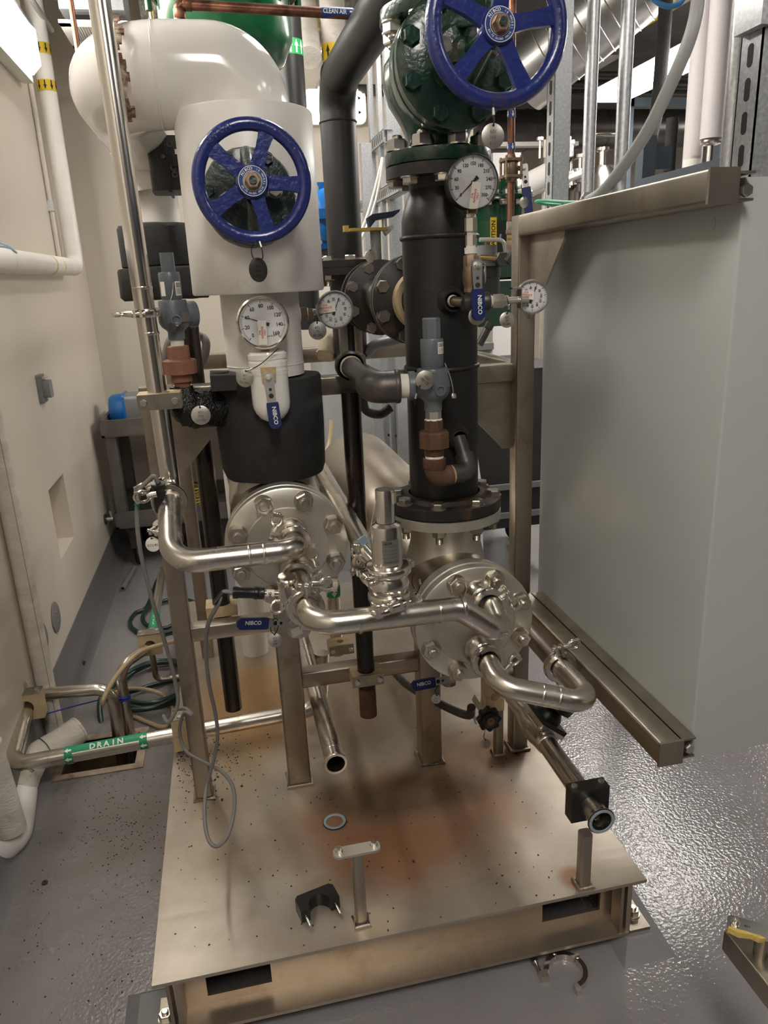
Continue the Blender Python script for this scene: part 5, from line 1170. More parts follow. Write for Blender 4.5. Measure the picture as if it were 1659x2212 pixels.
tagplate('round brass coloured tag stamped 520 HV 045 hanging from the black knob', rg(1048, 1607, 1.59), (-.1, -1, .2), (.1, 0, 1), ('520', 'HV', '045'), .0142, mat('tag_brown_steel', (.40, .34, .28), .45, .9), [rg(1045, 1590, 1.588), rg(1052, 1565, 1.585), rg(1048, 1555, 1.588), rg(1046, 1575, 1.592)], h=.0048)
tagplate('speckled round tag hanging by a black loop at the polished relief valve', rg(897, 1295, 1.33), (-.6, -1, .1), (.1, 0, 1), (), .0150, mat('etched_tag', (.38, .36, .33), .45, .8, var=.6, vscale=260), [rg(902, 1278, 1.325), rg(908, 1262, 1.322), rg(902, 1243, 1.325), rg(893, 1240, 1.33), rg(890, 1258, 1.33), rg(895, 1272, 1.33)])
tagplate('white edged round tag printed 012145 below the upper probe', rg(330, 1176, 1.60), (-.3, -1, .1), (-.1, 0, 1), ('012145',), .0165, PAPER, [rg(340, 1160, 1.60), rg(345, 1150, 1.60)], h=.0068, ink=INK)
# ------------------------------------------------------------------ clamp blocks (nylon halves with steel cover)
def clamp_block(label, c, ax, out, w, h, d, r, m=CREAM, cover=mat('clamp_cover_steel', (.40, .37, .31), .36, .95, var=.2, vscale=30), mold=True):
    # ax = pipe axis, out = direction of the bolted cover, w across, h along axis, d total depth along out
    c = V(c); ax = V(ax).normalized(); out = V(out).normalized(); s = ax.cross(out)
    t = thing('clamp_block', label, 'pipe clamp', c, 'bolted pipe clamp blocks')
    for sg in (-1, 1):
        n = 12; pts = [(-w / 2, sg * d / 2), (w / 2, sg * d / 2), (w / 2, sg * .0006)] + [(r * math.cos(math.pi * i / n), sg * (.0006 + r * math.sin(math.pi * i / n))) for i in range(n + 1)] + [(-w / 2, sg * .0006)]
        MB().prism(pts, c - ax * h / 2, s, out, ax * h).build('block_half', m, t, False)
    if cover:
        MB().obox(c + out * (d / 2 + .002), s * w / 2, ax * h / 2, out * .002).build('cover_plate', cover, t, False)
        for sg in (-1, 1): inst('clamp_bolt', SCREW, t, zframe(c + out * (d / 2 + .004) + s * (w * .36 * sg), out) @ M.Scale(1.25, 4))
    return t
clamp_block('nylon clamp block with stamped steel plate holding the tall left tube', (P(347, 868, y=TY).x, TY + .002, P(345, 868, y=TY - .03).z), (0, 0, 1), (0, -1, 0), .092, .034, .062, TRR + .0005)
MB().rbox(TX - .02, TX + .02, TY + .034, 1.874, P(345, 868, y=TY - .03).z - .014, P(345, 868, y=TY - .03).z + .014, .003, 1).build('standoff', SSF, skid)
clamp_block('black two-piece clamp around the right open tube', (.7135, 1.314, .441), (0, 1, 0), (0, 0, 1), .092, .034, .080, .0256, BPL, mat('scuffed_black_cover', (.05, .04, .032), .45, .5, stain=(.4, .3, .2), sscale=25, samt=.33))
# dark vertical pipes
dx1, dy1 = P(497, 1510, y=1.955).x, 1.955
t = thing('vertical_pipe', 'dark lacquered vertical pipe at left cut off above the deck', 'pipe', (dx1, dy1, .44)); dx1 = (P(497, 1510, y=dy1).x + P(478, 1250, y=dy1).x) / 2
MB().cyl((dx1, dy1, P(503, 1530, y=dy1).z), (dx1, dy1, P(424, 690, y=dy1).z), .0243, n=28).build('barrel', DKP, t)
clamp_block('nylon clamp block behind the crossbar holding the left dark pipe', (dx1, dy1 + .002, .757), (0, 0, 1), (0, 1, 0), .085, .03, .062, .0245)
dx2, dy2 = (P(800, 1520, y=1.825).x + P(760, 1000, y=1.825).x) / 2, 1.825
t = thing('vertical_pipe', 'dark lacquered vertical pipe with rusty foot between the exchangers', 'pipe', (dx2, dy2, .44))
zb2 = P(800, 1543, y=dy2).z; ztp = P(760, 846, y=dy2).z
MB().cyl((dx2, dy2, zb2 + .09), (dx2, dy2, ztp), .0243, n=28).build('barrel', DKP, t)
MB().cyl((dx2, dy2, zb2), (dx2, dy2, zb2 + .0905), .0243, n=28).build('rusty_foot', RUST, t)
clamp_block('nylon clamp block bolted to the crossbar around the middle dark pipe', (dx2, dy2 + .002, P(795, 1470, y=dy2 - .03).z), (0, 0, 1), (0, -1, 0), .088, .034, .060, .0245)
clamp_block('yellowed nylon clamp block under the right exchanger flange', P(1064, 1497, y=1.66), (0, 1, 0), (0, 0, 1), .052, .04, .09, .012, cover=None)

# ------------------------------------------------------------------ control enclosure with struts and conduits
cb = thing('control_enclosure', 'large grey painted steel enclosure hanging on the right frame arms', 'enclosure', (1.3, 1.5, .67))
mb = MB().rbox(.829, 2.05, 1.118, 1.88, .672, 1.742, .005, 2); mb.build('cabinet_body', CAB, cb)
q = P(1536, 484, x=.829); MB().lathe([(.012, 0), (.012, .001), (.0, .0012)], q, (-1, 0, 0), 20).build('hole_plug', CAB, cb)
def slot_strut(label, x, y, z0, z1, w=.041, slots=True, face=-1):
    t = thing('strut_channel', label, 'strut', (x, y, z0), 'galvanized strut uprights')
    mb = MB().box(x, x + .0025, y, y + w, z0, z1).box(x, x + w, y, y + .0025, z0, z1).box(x + w - .0025, x + w, y, y + w, z0, z1).box(x, x + .010, y + w - .0025, y + w, z0, z1).box(x + w - .01, x + w, y + w - .0025, y + w, z0, z1)
    mb.build('channel', GALV, t, False)
    if slots:
        pts = [(.0065 * math.cos(math.radians(a)), (.010 if a < 180 else -.010) + .0065 * math.sin(math.radians(a))) for a in range(0, 360, 20)]
        me = MB().prism(pts, (0, 0, 0), (0, 1, 0), (0, 0, 1), (-.0006, 0, 0)).data('slot', INK, False); z = z0 + .035
        while z < min(z1, z0 + .6): inst('slot', me, t, M.Translation((x - .0001, y + w / 2, z))); z += .0475
    return t
slot_strut('slotted galvanized strut upright at the front corner of the enclosure', .843, 1.128, 1.742, 3.2, .050)
slot_strut('slotted galvanized strut upright at the back of the right arm', .880, 1.955, 1.742, 3.2, .046)
t = thing('strut_sleeve', 'galvanized sleeve bracket around the front strut at the top right corner', 'bracket', (.85, 1.12, 1.93))
MB().box(.826, .842, 1.112, 1.175, P(1630, 55, y=1.12).z, 2.6).box(.8425, .90, 1.112, 1.127, P(1630, 40, y=1.12).z, 2.6).build('sleeve', GALV, t, False)
for i, (px, py, r, lab) in enumerate(((1572, 366, .0135, 'galvanized conduit standing on the enclosure next to the front strut'), (1338, 420, .0145, 'galvanized conduit on the enclosure crossed by the flexible conduit'), (1268, 432, .0145, 'galvanized conduit on the enclosure nearest the rear strut'))):
    q = P(px, py, x=.872); t = MB().cyl((q.x, q.y, 1.742), (q.x, q.y, 3.2), r, n=20).build('conduit', GALV); tag(t, lab, 'conduit', 'conduits standing on the enclosure')
t = thing('flexible_conduit', 'grey flexible conduit curving up from the enclosure to upper right', 'conduit', P(1272, 432, x=.85))
MB().sweep(spline([P(1268, 436, x=.845), P(1300, 415, x=.85), P(1350, 355, x=.86), P(1400, 280, x=.87), P(1440, 200, x=.88), P(1480, 110, x=.89), P(1502, 40, x=.90), P(1512, -40, x=.92)], 8), .0125, 18).build('conduit_hose', mat('grey_conduit_pvc', (.36, .36, .355), .45), t)
MB().hexa(P(1262, 436, x=.845), (0, -.5, .3), .014, .02).build('fitting', ZINC, t)
t = MB().sweep(spline([P(1275, 436, x=.80), P(1230, 437, x=.79), P(1175, 434, x=.78), P(1158, 436, x=.79), P(1180, 441, x=.80), P(1215, 443, x=.81)], 8), .004, 10).build('green_wire', mat('bright_green_wire', (.0, .30, .16), .35)); tag(t, 'bright green ground wire looped on top of the right arm', 'wire')

# ------------------------------------------------------------------ loose things on the deck and floor
g = P(723, 1776, z=.2)
t = thing('loose_gasket', 'loose blue-grey ring gasket lying on the rusty deck', 'gasket', g)
MB().lathe([(.0235, .001), (.024, .004), (.026, .0045), (.030, .0045), (.0305, .002), (.0305, .0005), (.0235, .0005)], g, (0, 0, 1), 44).build('ring', TEALR, t)
MB().lathe([(.0305, .0004), (.0325, .0008), (.0325, .003), (.0305, .0035)], g, (0, 0, 1), 44).build('rim', RUB, t)
MB().torus(g + V((0, 0, .0046)), (0, 0, 1), .0272, .0008, 44, 6).build('bead', mat('gasket_dark_bead', (.12, .20, .26), .4), t)
hc = P(684, 1958, z=.2)
t = thing('half_clamp', 'black plastic half clamp with two studs lying on the deck', 'pipe clamp', hc)
rz_ = M.Rotation(math.radians(14), 3, 'Z'); u_, v_ = rz_ @ V((1, 0, 0)), rz_ @ V((0, 1, 0))
pts = [(-.048, -.030), (-.026, -.030)] + [(-.026 * math.cos(math.radians(a)), -.030 + .030 * math.sin(math.radians(a))) for a in range(10, 175, 12)] + [(.026, -.030), (.048, -.030), (.048, .010), (.040, .018), (-.040, .018), (-.048, .010)]
MB().prism(pts, hc + V((0, 0, .0005)), u_, v_, (0, 0, .034)).build('block_half', BPL, t, ang=25)
for s_ in (-1, 1): MB().cyl(hc + u_ * .037 * s_ - v_ * .028 + V((0, 0, .017)), hc + u_ * .037 * s_ - v_ * .058 + V((0, 0, .012)), .003, n=12).build('stud', SSP, t)
MB().obox(hc + v_ * .0185 + V((0, 0, .0172)), u_ * .041, v_ * .001, (0, 0, .016)).build('cover_plate', mat('worn_black_metal', (.10, .10, .10), .4, .6), t, False)
fc_ = P(1222, 2106, z=.0)
t = thing('hinged_clamp', 'open stainless hinged clamp lying on the floor in front of the skid', 'pipe clamp', fc_)
pr = [(.040, 0), (.051, 0), (.051, .018), (.040, .018), (.040, 0)]
for a0, a1 in ((35, 96), (100, 165), (-75, 30)):
    MB().lathe(pr, fc_, (0, 0, 1), 14, a0, a1, ref=(1, 0, 0)).build('clamp_segment', SSP, t)
for a in (32, 98): e = V((math.cos(math.radians(a)), math.sin(math.radians(a)), 0)); MB().cyl(fc_ + e * .050, fc_ + e * .050 + V((0, 0, .020)), .006, n=14).build('hinge_pin', SSP, t)
e = V((math.cos(math.radians(168)), math.sin(math.radians(168)), 0)); MB().obox(fc_ + e * .052 + V((-.004, -.008, .009)), (.010, 0, 0), (0, .009, 0), (0, 0, .008)).build('lug', SSD, t, False)
b0 = fc_ + e * .058 + V((-.004, -.004, .010)); MB().cyl(b0, b0 + V((0, .035, .004)), .0045, n=12).build('swing_bolt', SSP, t); wing(t, b0 + V((0, .03, .004)), (0, 1, .1), (0, -.1, 1), 1.4)
e = V((math.cos(math.radians(-78)), math.sin(math.radians(-78)), 0)); MB().obox(fc_ + e * .050 + V((-.004, 0, .009)), (.006, 0, 0), (0, .010, 0), (0, 0, .009)).build('end_lug', SSD, t, False)
# support arm at lower right
t = thing('support_arm', 'stainless support arm with stamped plate smeared with yellow sealant at lower right', 'bracket', (.84, .6, 0))
ax0, ay0, az0 = .822, .962, .395
MB().rbox(ax0, ax0 + .05, .25, ay0, az0 - .05, az0, .004, 1).build('arm_tube', SSF, t)
MB().rbox(ax0 + .0, ax0 + .05, .25, .30, 0, az0 - .05, .004, 2).build('leg', SSF, t)
s0_ = V((ax0 + .030, ay0 - .062, az0)); MB().cyl(s0_, s0_ + V((0, 0, .045)), .0125, n=22).build('stub', SSF, t)
d_ = V((.75, -.62, .05)).normalized(); n_ = V((0, 0, 1)); s_ = n_.cross(d_)
pc = s0_ + V((-.004, .008, .045)); MB().prism([(-.052, -.012), (-.046, -.017), (.046, -.017), (.052, -.012), (.052, .012), (.046, .017), (-.046, .017), (-.052, .012)], pc, d_, s_, n_ * .005).build('top_plate', SSP, t, ang=20)
for k in (-.038, .038): MB().lathe([(.009, 0), (.009, .003), (.0055, .003), (.0055, .009), (.0035, .009), (.0035, .004), (0, .004)], pc + d_ * k + n_ * .005, n_, 16).build('stud_socket', SSP, t)
MB().prism([(-.050, -.018), (-.03, -.022), (-.012, -.019), (.004, -.022), (.012, -.016), (.0, -.010), (-.03, -.012), (-.05, -.013)], pc - n_ * .004, d_, s_, n_ * .010).jitter(.003, 90).build('yellow_sealant', mat('dried_yellow_sealant', (.62, .45, .12), .7, bump=.5, bscale=200), t)
lt = MB(); letters(lt, '301', pc - d_ * .018 + n_ * .0053, d_, n_, .005); lt.build('stamp', INK, t, False)

# ------------------------------------------------------------------ drain lines, sink, hoses at the left
t = thing('floor_sink', 'square floor drain basin with worn pale rim at the left', 'drain', ((SK[0] + SK[1]) / 2, (SK[2] + SK[3]) / 2, -.18))
RIM = mat('worn_concrete_rim', (.42, .34, .25), .8, 0, var=.3, vscale=20, bump=.3, bscale=80, stain=(.18, .11, .06), sscale=14, samt=.42)
BAS = mat('stained_basin', (.09, .055, .032), .45, 0, var=.5, vscale=9)
mb = MB()
for (x0, x1, y0, y1) in ((SK[0] - .03, SK[1] + .03, SK[2] - .03, SK[2]), (SK[0] - .03, SK[1] + .03, SK[3], SK[3] + .03), (SK[0] - .03, SK[0], SK[2], SK[3]), (SK[1], SK[1] + .03, SK[2], SK[3])): mb.box(x0, x1, y0, y1, .0005, .004)
mb.build('rim', RIM, t, False)
mb = MB().box(SK[0] - .005, SK[1] + .005, SK[2] - .005, SK[3] + .005, -.19, -.17)
for (x0, x1, y0, y1) in ((SK[0] - .01, SK[1] + .01, SK[2] - .01, SK[2]), (SK[0] - .01, SK[1] + .01, SK[3], SK[3] + .01), (SK[0] - .01, SK[0], SK[2], SK[3]), (SK[1], SK[1] + .01, SK[2], SK[3])): mb.box(x0, x1, y0, y1, -.18, -.0005)
mb.build('basin', BAS, t, False)
dy = 2.15; DR = .0254
d0, d1 = P(45, 1655, y=dy), P(600, 1546, y=dy)
blk = P(58, 1530, y=2.47)
t = thing('drain_pipe', 'stainless drain pipe labelled DRAIN crossing in front of the floor sink', 'pipe', (-.4, dy, .2))
cx_ = P(18, 1655, y=dy)
MB().pipe([(blk.x + .0, 2.55, blk.z + .01), (blk.x, 2.45, blk.z), (cx_.x + .01, dy, cx_.z), (d1.x + .14, dy, d1.z + .005), (d1.x + .16, dy + .01, d1.z + .2)], DR, [.02, .06, .07], 24).build('tube', SS, t)
dn = (d1 - cx_).normalized()
for px in (68, 465): welds(t, [(P(px, 1650 if px < 100 else 1573, y=dy), dn)], DR)
L0, L1 = P(153, 1637, y=dy), P(313, 1606, y=dy)
MB().lathe([(DR, 0), (DR + .0005, 0), (DR + .0005, (L1 - L0).length), (DR, (L1 - L0).length)], cx_ + dn * (L0 - cx_).dot(dn), dn, 24, 40, 140, ref=(0, 1, 0)).build('label_strip', GRL, t)
for q in (L0, L1):
    MB().lathe([(DR, -.012), (DR + .0008, -.012), (DR + .0008, .012), (DR, .012)], cx_ + dn * (q - cx_).dot(dn), dn, 28).build('label_band', GRL, t); arrows(t, cx_ + dn * ((q - cx_).dot(dn) - .012), dn, DR, .024, WHITE, 6, flip=-1, w=.6)
lt = MB(); mc = cx_ + dn * ((P(235, 1621, y=dy) - cx_).dot(dn))
for k, ch in enumerate('DRAIN'): letters(lt, ch, mc + dn * ((k - 2) * .021) + V((0, -.52, .854)) * (DR + .0024), dn, (0, -.52, .854), .017, 1., .03)
lt.build('label_lettering', WHITE, t, False)
clamp_block('cream clamp block standing in front of the wall on the drain lines', (blk.x + .004, 2.475, blk.z + .012), (0, 1, 0), (0, 0, 1), .105, .05, .095, DR)
clamp_block('cream clamp block on the drain pipe behind the left post', P(395, 1585, y=dy) + V((0, 0, .015)), dn, (0, 0, 1), .07, .055, .11, DR)
t = thing('drain_bend', 'stainless tube bending down into the floor sink behind the insulation stub', 'pipe', (-.53, 2.5, 0))
w0, w1, w2 = P(88, 1500, y=2.58), P(175, 1487, y=2.58), P(205, 1590, y=2.55)
MB().pipe([w0, V((-.53, 2.55, w1.z)), V((-.535, 2.54, -.12))], .0225, .06, 22).build('tube', SS, t)
t = thing('sample_line', 'thin stainless tube from the left frame edge down into the cream block', 'pipe', blk)
MB().pipe([P(-40, 1478, y=2.50), V((P(50, 1476, y=2.50).x, 2.50, P(45, 1476, y=2.50).z)), V((P(52, 1505, y=2.50).x, 2.5, blk.z + .058))], .0145, .03, 18).build('tube', SS, t)
MB().hexa(P(3, 1462, y=2.49), (.3, -1, 0), .012, .012).build('fitting', ZINC, t)
t = thing('drain_bend', 'stainless tube with green label bending down into the far side of the floor sink', 'pipe', (-.49, 2.7, 0))
v0, v1, v2 = P(346, 1262, z=.30), P(325, 1395, z=.30), P(226, 1468, z=.30)
MB().pipe([v0 + (v0 - v1) * .3, v1, V((-.500, 2.585, .295)), V((-.497, 2.575, -.12))], .0195, [.12, .06], 20).build('tube', SS, t)
dv_ = (v0 - v1).normalized(); MB().lathe([(.0195, .13), (.0202, .13), (.0202, .30), (.0195, .30)], v1, dv_, 24).build('label_strip', GRL, t)
lt = MB()
for k, ch in enumerate('DRAIN'): letters(lt, ch, v1 + dv_ * (.16 + .02 * k) + V((0, -.004, .0205)), dv_, (-.3, 0, 1), .015, 1, .02)
lt.build('label_lettering', WHITE, t, False)
clamp_block('cream clamp block with steel cover behind the coiled hose', P(325, 1388, z=.31), (dv_.x, dv_.y, 0), (0, 0, 1), .085, .05, .085, .0197)
t = thing('block_stand', 'bent stainless rod carrying the far cream clamp block', 'stand', P(328, 1470, z=0)); q = P(325, 1388, z=.27)
MB().pipe([q, V((q.x, q.y, .10)), V((q.x + .35, q.y, .10))], .012, .03, 14).build('rod', SSF, t)
for (px, py, z_, lab) in ((392, 1545, .3, 'cream clamp block half hidden by the left post above the drain pipe'),):
    pass
# canvas-wrapped pipes by the wall
q = P(62, 1320, y=2.62)
t = thing('wrapped_pipe', 'white canvas wrapped vertical pipe against the left wall', 'pipe', (-.742, 2.64, 0))
WY_ = 2.615
MB().cyl((-.767, WY_, .0), (-.767, WY_, 1.35), .0325, n=28).build('wrap', CLOTH, t)
MB().cyl((-.767 + .020, WY_ - .0255, .0), (-.767 + .020, WY_ - .0255, 1.35), .0012, n=6).build('seam', mat('seam_thread', (.34, .29, .23), .8), t)
t = thing('wrapped_pipe_stub', 'broken canvas insulated pipe stub lying across the floor sink edge', 'pipe', P(110, 1650, z=0))
a_, b_, c_ = P(172, 1575, z=.125), P(75, 1640, z=.10), P(40, 1715, z=.072)
pth = spline([a_, a_.lerp(b_, .5), b_, c_], 8)
MB().sweep(pth, .048, 26).jitter(.002, 40).build('wrap', CLOTH, t)
MB().lathe([(0, 0), (.030, -.002), (.044, .0), (.049, .006), (.048, .012)], a_, b_ - a_, 24).jitter(.004, 70).build('torn_end', FIBER, t)
MB().torus(pth[12], b_ - a_, .0485, .002, 28, 6).jitter(.002, 90).build('wire_tie', SLOT, t)
MB().ball(P(95, 1645, z=.14), .018, (1.3, 1, .4)).jitter(.006, 80).build('torn_patch', mat('amber_fiber', (.48, .30, .12), .9), t)
t = thing('floor_elbow', 'smooth white insulated elbow on the floor at the left edge', 'pipe', P(30, 1800, z=0))
MB().pipe([P(42, 1712, z=.062), P(26, 1815, z=.055), P(-60, 1850, z=.055)], .0545, .08, 26).build('jacket', PVCM, t)
t = thing('wrapped_riser', 'white wrapped pipe rising at the extreme left edge', 'pipe', P(-20, 1700, z=0))
MB().cyl((-.765, 2.02, .10), (-.78, 2.02, .40), .042, n=22).build('wrap', CLOTH, t)

# coiled green hose
def coil(cx, cy, R, turns, z0, rr, n=22, wob=.02, sq=1., ph=0.):
    out = []
    for i in range(int(turns * n)):
        a = 2 * math.pi * i / n + ph; k = i / n; R_ = R + wob * math.sin(1.7 * k * 2 + 1)
        out.append(V((cx + R_ * math.cos(a) + .02 * math.sin(k * 2.3), cy + sq * R_ * math.sin(a) + .05 * math.sin(k * 1.9), z0 + rr + rr * 1.6 * (k % 3) * .6)))
    return out
t = thing('garden_hose', 'dark green hose lying in loose coils beside the skid', 'hose', P(340, 1500, z=0))
c0_ = P(335, 1485, z=.02); c1__ = P(330, 1335, z=.02)
pts = [P(470, 1170, z=.02), P(420, 1215, z=.02), P(350, 1240, z=.02)] + coil(c1__.x + .06, c1__.y, .15, 1.6, 0, .011, 14, .03, 1.3, 2.2) + coil(c0_.x, c0_.y + .02, .155, 3.1, 0, .011, 14, .025, 1.2, .6) + [P(260, 1500, z=.03), P(225, 1500, z=.06), P(215, 1530, z=.03), P(228, 1600, z=-.05), P(255, 1640, z=-.12)]
MB().sweep(spline(pts, 4), .0105, 12).build('hose', HOSEG, t)
t = thing('clear_hose', 'amber clear hose draped from the cream block into the floor sink', 'hose', P(280, 1540, z=0))
pts = [P(420, 1375, z=.30), P(350, 1392, z=.34), P(300, 1410, z=.33), P(255, 1455, z=.30), P(228, 1500, z=.26), P(222, 1520, z=.22), P(240, 1500, z=.12), P(290, 1487, z=.06), P(350, 1500, z=.02), P(375, 1540, z=.012), P(355, 1570, z=.012), P(320, 1560, z=.012), P(280, 1545, z=.012), P(250, 1555, z=.012), P(300, 1590, z=.012), P(318, 1605, z=.0125), P(290, 1610, z=.0125), P(245, 1595, z=-.03), P(235, 1600, z=-.1)]
MB().sweep(spline(pts, 6), .0085, 12).build('hose', HOSEC, t)
t = thing('blue_tie', 'blue cord tied between the cream block and the drain bend', 'cord', P(215, 1512, z=.2))
MB().sweep([P(90, 1545, y=2.47), P(150, 1528, y=2.52), P(213, 1512, y=2.575)], .0025, 8).torus(V((-.499, 2.58, P(218, 1515, y=2.58).z)), (0, 0, 1), .022, .003, 20, 8).torus(V((-.499, 2.58, P(218, 1510, y=2.58).z)), (.2, 0, 1), .022, .003, 20, 8).build('cord', mat('blue_cord', (.01, .03, .32), .5), t)
t = MB().lathe([(.010, 0), (.015, 0), (.015, .33), (.010, .33), (.010, 0)], P(265, 1272, z=.016), P(313, 1186, z=.016) - P(265, 1272, z=.016), 18).lathe([(.015, .12), (.019, .123), (.019, .135), (.015, .138)], P(265, 1272, z=.016), P(313, 1186, z=.016) - P(265, 1272, z=.016), 18).build('loose_conduit', GRP); tag(t, 'length of grey conduit lying on the floor near the cart', 'conduit')
t = MB().ball(P(175, 1436, z=.012), .02, (1, 1.4, .6), 12, 8).jitter(.008, 50).build('debris', DARK); tag(t, 'black scrap of rubber lying on the floor by the wall base', 'debris')
t = MB().lathe([(.004, .0), (.009, 0), (.009, .005), (.004, .005), (.004, 0)], P(97, 1908, z=0), (0, 0, 1), 6).build('loose_nut', GRYP); tag(t, 'small loose nut lying on the floor at lower left', 'nut')
# grit on deck and floor
random.seed(11); mb = MB()
for i in range(650):
    px, py = random.gauss(430, 60), random.gauss(1640, 45)
    if i % 3 == 0: px, py = random.uniform(360, 1200), random.uniform(1560, 2050)
    q = P(px, py, z=.2)
    if q.x < DX0 + .01 or q.x > DX1 - .01 or q.y < DY0 + .01 or q.y > 3.2: continue
    s_ = random.uniform(.0006, .0022) * (1.6 if random.random() < .06 else 1); a = random.random() * 3
    mb.obox(q + V((0, 0, s_ * .4)), V((math.cos(a), math.sin(a), 0)) * s_, V((-math.sin(a), math.cos(a), 0)) * s_ * .7, (0, 0, s_ * .4))
o = mb.build('grit', mat('dark_grit', (.03, .022, .016), .8), smooth=False); tag(o, 'dark grit scattered over the deck', 'grit'); o['kind'] = 'stuff'
mb = MB()
for i in range(420):
    px, py = random.uniform(0, 360), random.uniform(1650, 2212)
    if i % 2: px, py = random.gauss(260, 60), random.gauss(1790, 60)
    q = P(px, py, z=0)
    if q.x < -.72 or q.x > -.32 or (SK[0] - .03 < q.x < SK[1] + .03 and SK[2] - .03 < q.y < SK[3] + .03): continue
    s_ = random.uniform(.0007, .0022); a = random.random() * 3
    mb.obox(q + V((0, 0, s_ * .4)), V((math.cos(a), math.sin(a), 0)) * s_, V((-math.sin(a), math.cos(a), 0)) * s_ * .7, (0, 0, s_ * .4))
o = mb.build('grit', MATS['dark_grit'], smooth=False); tag(o, 'dark grit scattered over the floor at lower left', 'grit'); o['kind'] = 'stuff'

# ------------------------------------------------------------------ utility cart with motor
cy0, cy1 = 4.45, 5.05; ctz = P(215, 910, y=cy0).z; cbz = P(215, 947, y=cy0).z
cx0, cx1 = P(214, 910, y=cy0).x, .35
ct = thing('utility_cart', 'grey plastic two-shelf utility cart against the back wall', 'cart', ((cx0 + cx1) / 2, 4.75, 0))
def tray(z0, z1, nm):
    mb = MB().box(cx0, cx1, cy0, cy1, z0, z0 + .012)
    for (a, b, c, d) in ((cx0, cx1, cy0, cy0 + .018), (cx0, cx1, cy1 - .018, cy1), (cx0, cx0 + .018, cy0, cy1), (cx1 - .018, cx1, cy0, cy1)): mb.box(a, b, c, d, z0, z1)
    mb.build(nm, CART, ct, False)
tray(cbz, ctz, 'top_tray')
sz1 = P(270, 1107, y=cy0).z; sz0 = P(270, 1142, y=cy0).z
tray(sz0, sz1, 'bottom_tray')
for (a, b) in ((cx0 + .01, cy0 + .01), (cx1 - .07, cy0 + .01), (cx0 + .01, cy1 - .1), (cx1 - .07, cy1 - .1)):
    MB().rbox(a, a + .065, b, b + .09, sz1 - .01, cbz + .005, .012, 2).build('leg', CART, ct)
for (a, b) in ((cx0 + .09, cy0 + .08), (cx1 - .09, cy0 + .08), (cx0 + .09, cy1 - .08), (cx1 - .09, cy1 - .08)):
    w_ = MB().lathe([(0, -.015), (.05, -.015), (.056, -.008), (.056, .008), (.05, .015), (0, .015)], (a, b, .056), (1, .3, 0), 24).build('caster', RUB, ct)
    MB().box(a - .03, a + .03, b - .03, b + .03, .11, sz0 + .002).build('fork', GRYP, w_, False)
my = 4.72; mz = P(250, 872, y=my).z; mx0 = P(236, 870, y=my).x; tz = cbz + .012
mt = thing('electric_motor', 'electric motor with bright blue fan cover lying on the cart', 'motor', (mx0 + .2, my, tz)); mr = .095; mz = tz + mr + .012
MB().lathe([(0, 0), (mr * .8, .002), (mr * .95, .02), (mr, .05), (mr, .085), (0, .085)], (mx0, my, mz), (1, 0, 0), 36).build('fan_cover', BLM, mt)
MB().rbox(mx0 + .085, mx0 + .10, my - mr * 1.05, my + mr * 1.05, mz - mr * 1.1, mz + mr * 1.05, .02, 0).build('end_plate', BLM, mt)
MB().rbox(mx0 + .10, mx0 + .42, my - mr, my + mr, mz - mr, mz + mr, .03, 0).build('motor_body', ALU, mt)
for s_ in (-1, 1): MB().box(mx0 + .12, mx0 + .40, my + s_ * mr * .8 - .02, my + s_ * mr * .8 + .02, tz + .0005, mz - mr + .002).build('foot', ALU, mt, False)
q = P(402, 1080, y=4.7); rnd = random.Random(4)
t = thing('cord_coil', 'coiled yellow extension cord on the lower shelf of the cart', 'cord', (q.x, 4.7, sz0 + .012))
pts = []
for i in range(120):
    a = i * .42; R_ = .10 + .015 * rnd.uniform(-1, 1); pts.append(V((q.x + R_ * 1.25 * math.cos(a), 4.7 + R_ * math.sin(a), sz0 + .02 + .0012 * i)))
MB().sweep(spline(pts, 3), .006, 8).build('cord', YELC, t)
t = MB().rbox(P(268, 1090, y=4.7).x, P(330, 1090, y=4.7).x, 4.6, 4.85, sz0 + .024, sz0 + .15, .04, 1).jitter(.010, 9).build('dark_tool_bag', DARK); tag(t, 'dark lumpy bag on the lower shelf of the cart', 'bag')
# ------------------------------------------------------------------ flanged branch behind the black pipe
bz_ = P(880, 648, y=1.95).z; BX = PX
br_ = thing('butterfly_valve', 'black flanged butterfly valve with notched lever behind the black pipe', 'valve', (BX, 2.0, bz_ - .12))
MB().cyl((BX, PY + .07, bz_), (BX, 1.93, bz_), .057, n=36).build('stub', BLK, br_)
MB().lathe([(.058, 1.845), (.072, 1.848), (.074, 1.855), (.074, 1.880), (.07, 1.885), (.058, 1.886)], (BX, 0, bz_), (0, 1, 0), 36).build('cream_collar', CREAM, br_)
MB().lathe([(.058, 1.905), (.068, 1.91), (.1145, 1.925), (.1145, 1.945), (.1125, 1.947), (.06, 1.947)], (BX, 0, bz_), (0, 1, 0), 56).build('front_flange', BLKM, br_)
MB().lathe([(.06, 1.948), (.108, 1.948), (.108, 1.952), (.1145, 1.953), (.1145, 1.966), (.06, 1.966)], (BX, 0, bz_), (0, 1, 0), 56).build('backing_flange', BLKM, br_)
MB().lathe([(.057, 1.966), (.057, 2.33), (.068, 2.35), (.1145, 2.365), (.1145, 2.385), (.06, 2.385)], (BX, 0, bz_), (0, 1, 0), 48).build('spool', BLKM, br_)
MB().lathe([(.05, 2.386), (.088, 2.386), (.092, 2.393), (.092, 2.430), (.088, 2.436), (.05, 2.436)], (BX, 0, bz_), (0, 1, 0), 48).build('wafer_body', GRP, br_)
MB().lathe([(.05, 2.437), (.1145, 2.437), (.1145, 2.462), (.068, 2.472), (.057, 2.49), (0, 2.49)], (BX, 0, bz_), (0, 1, 0), 48).build('rear_flange', BLKM, br_)
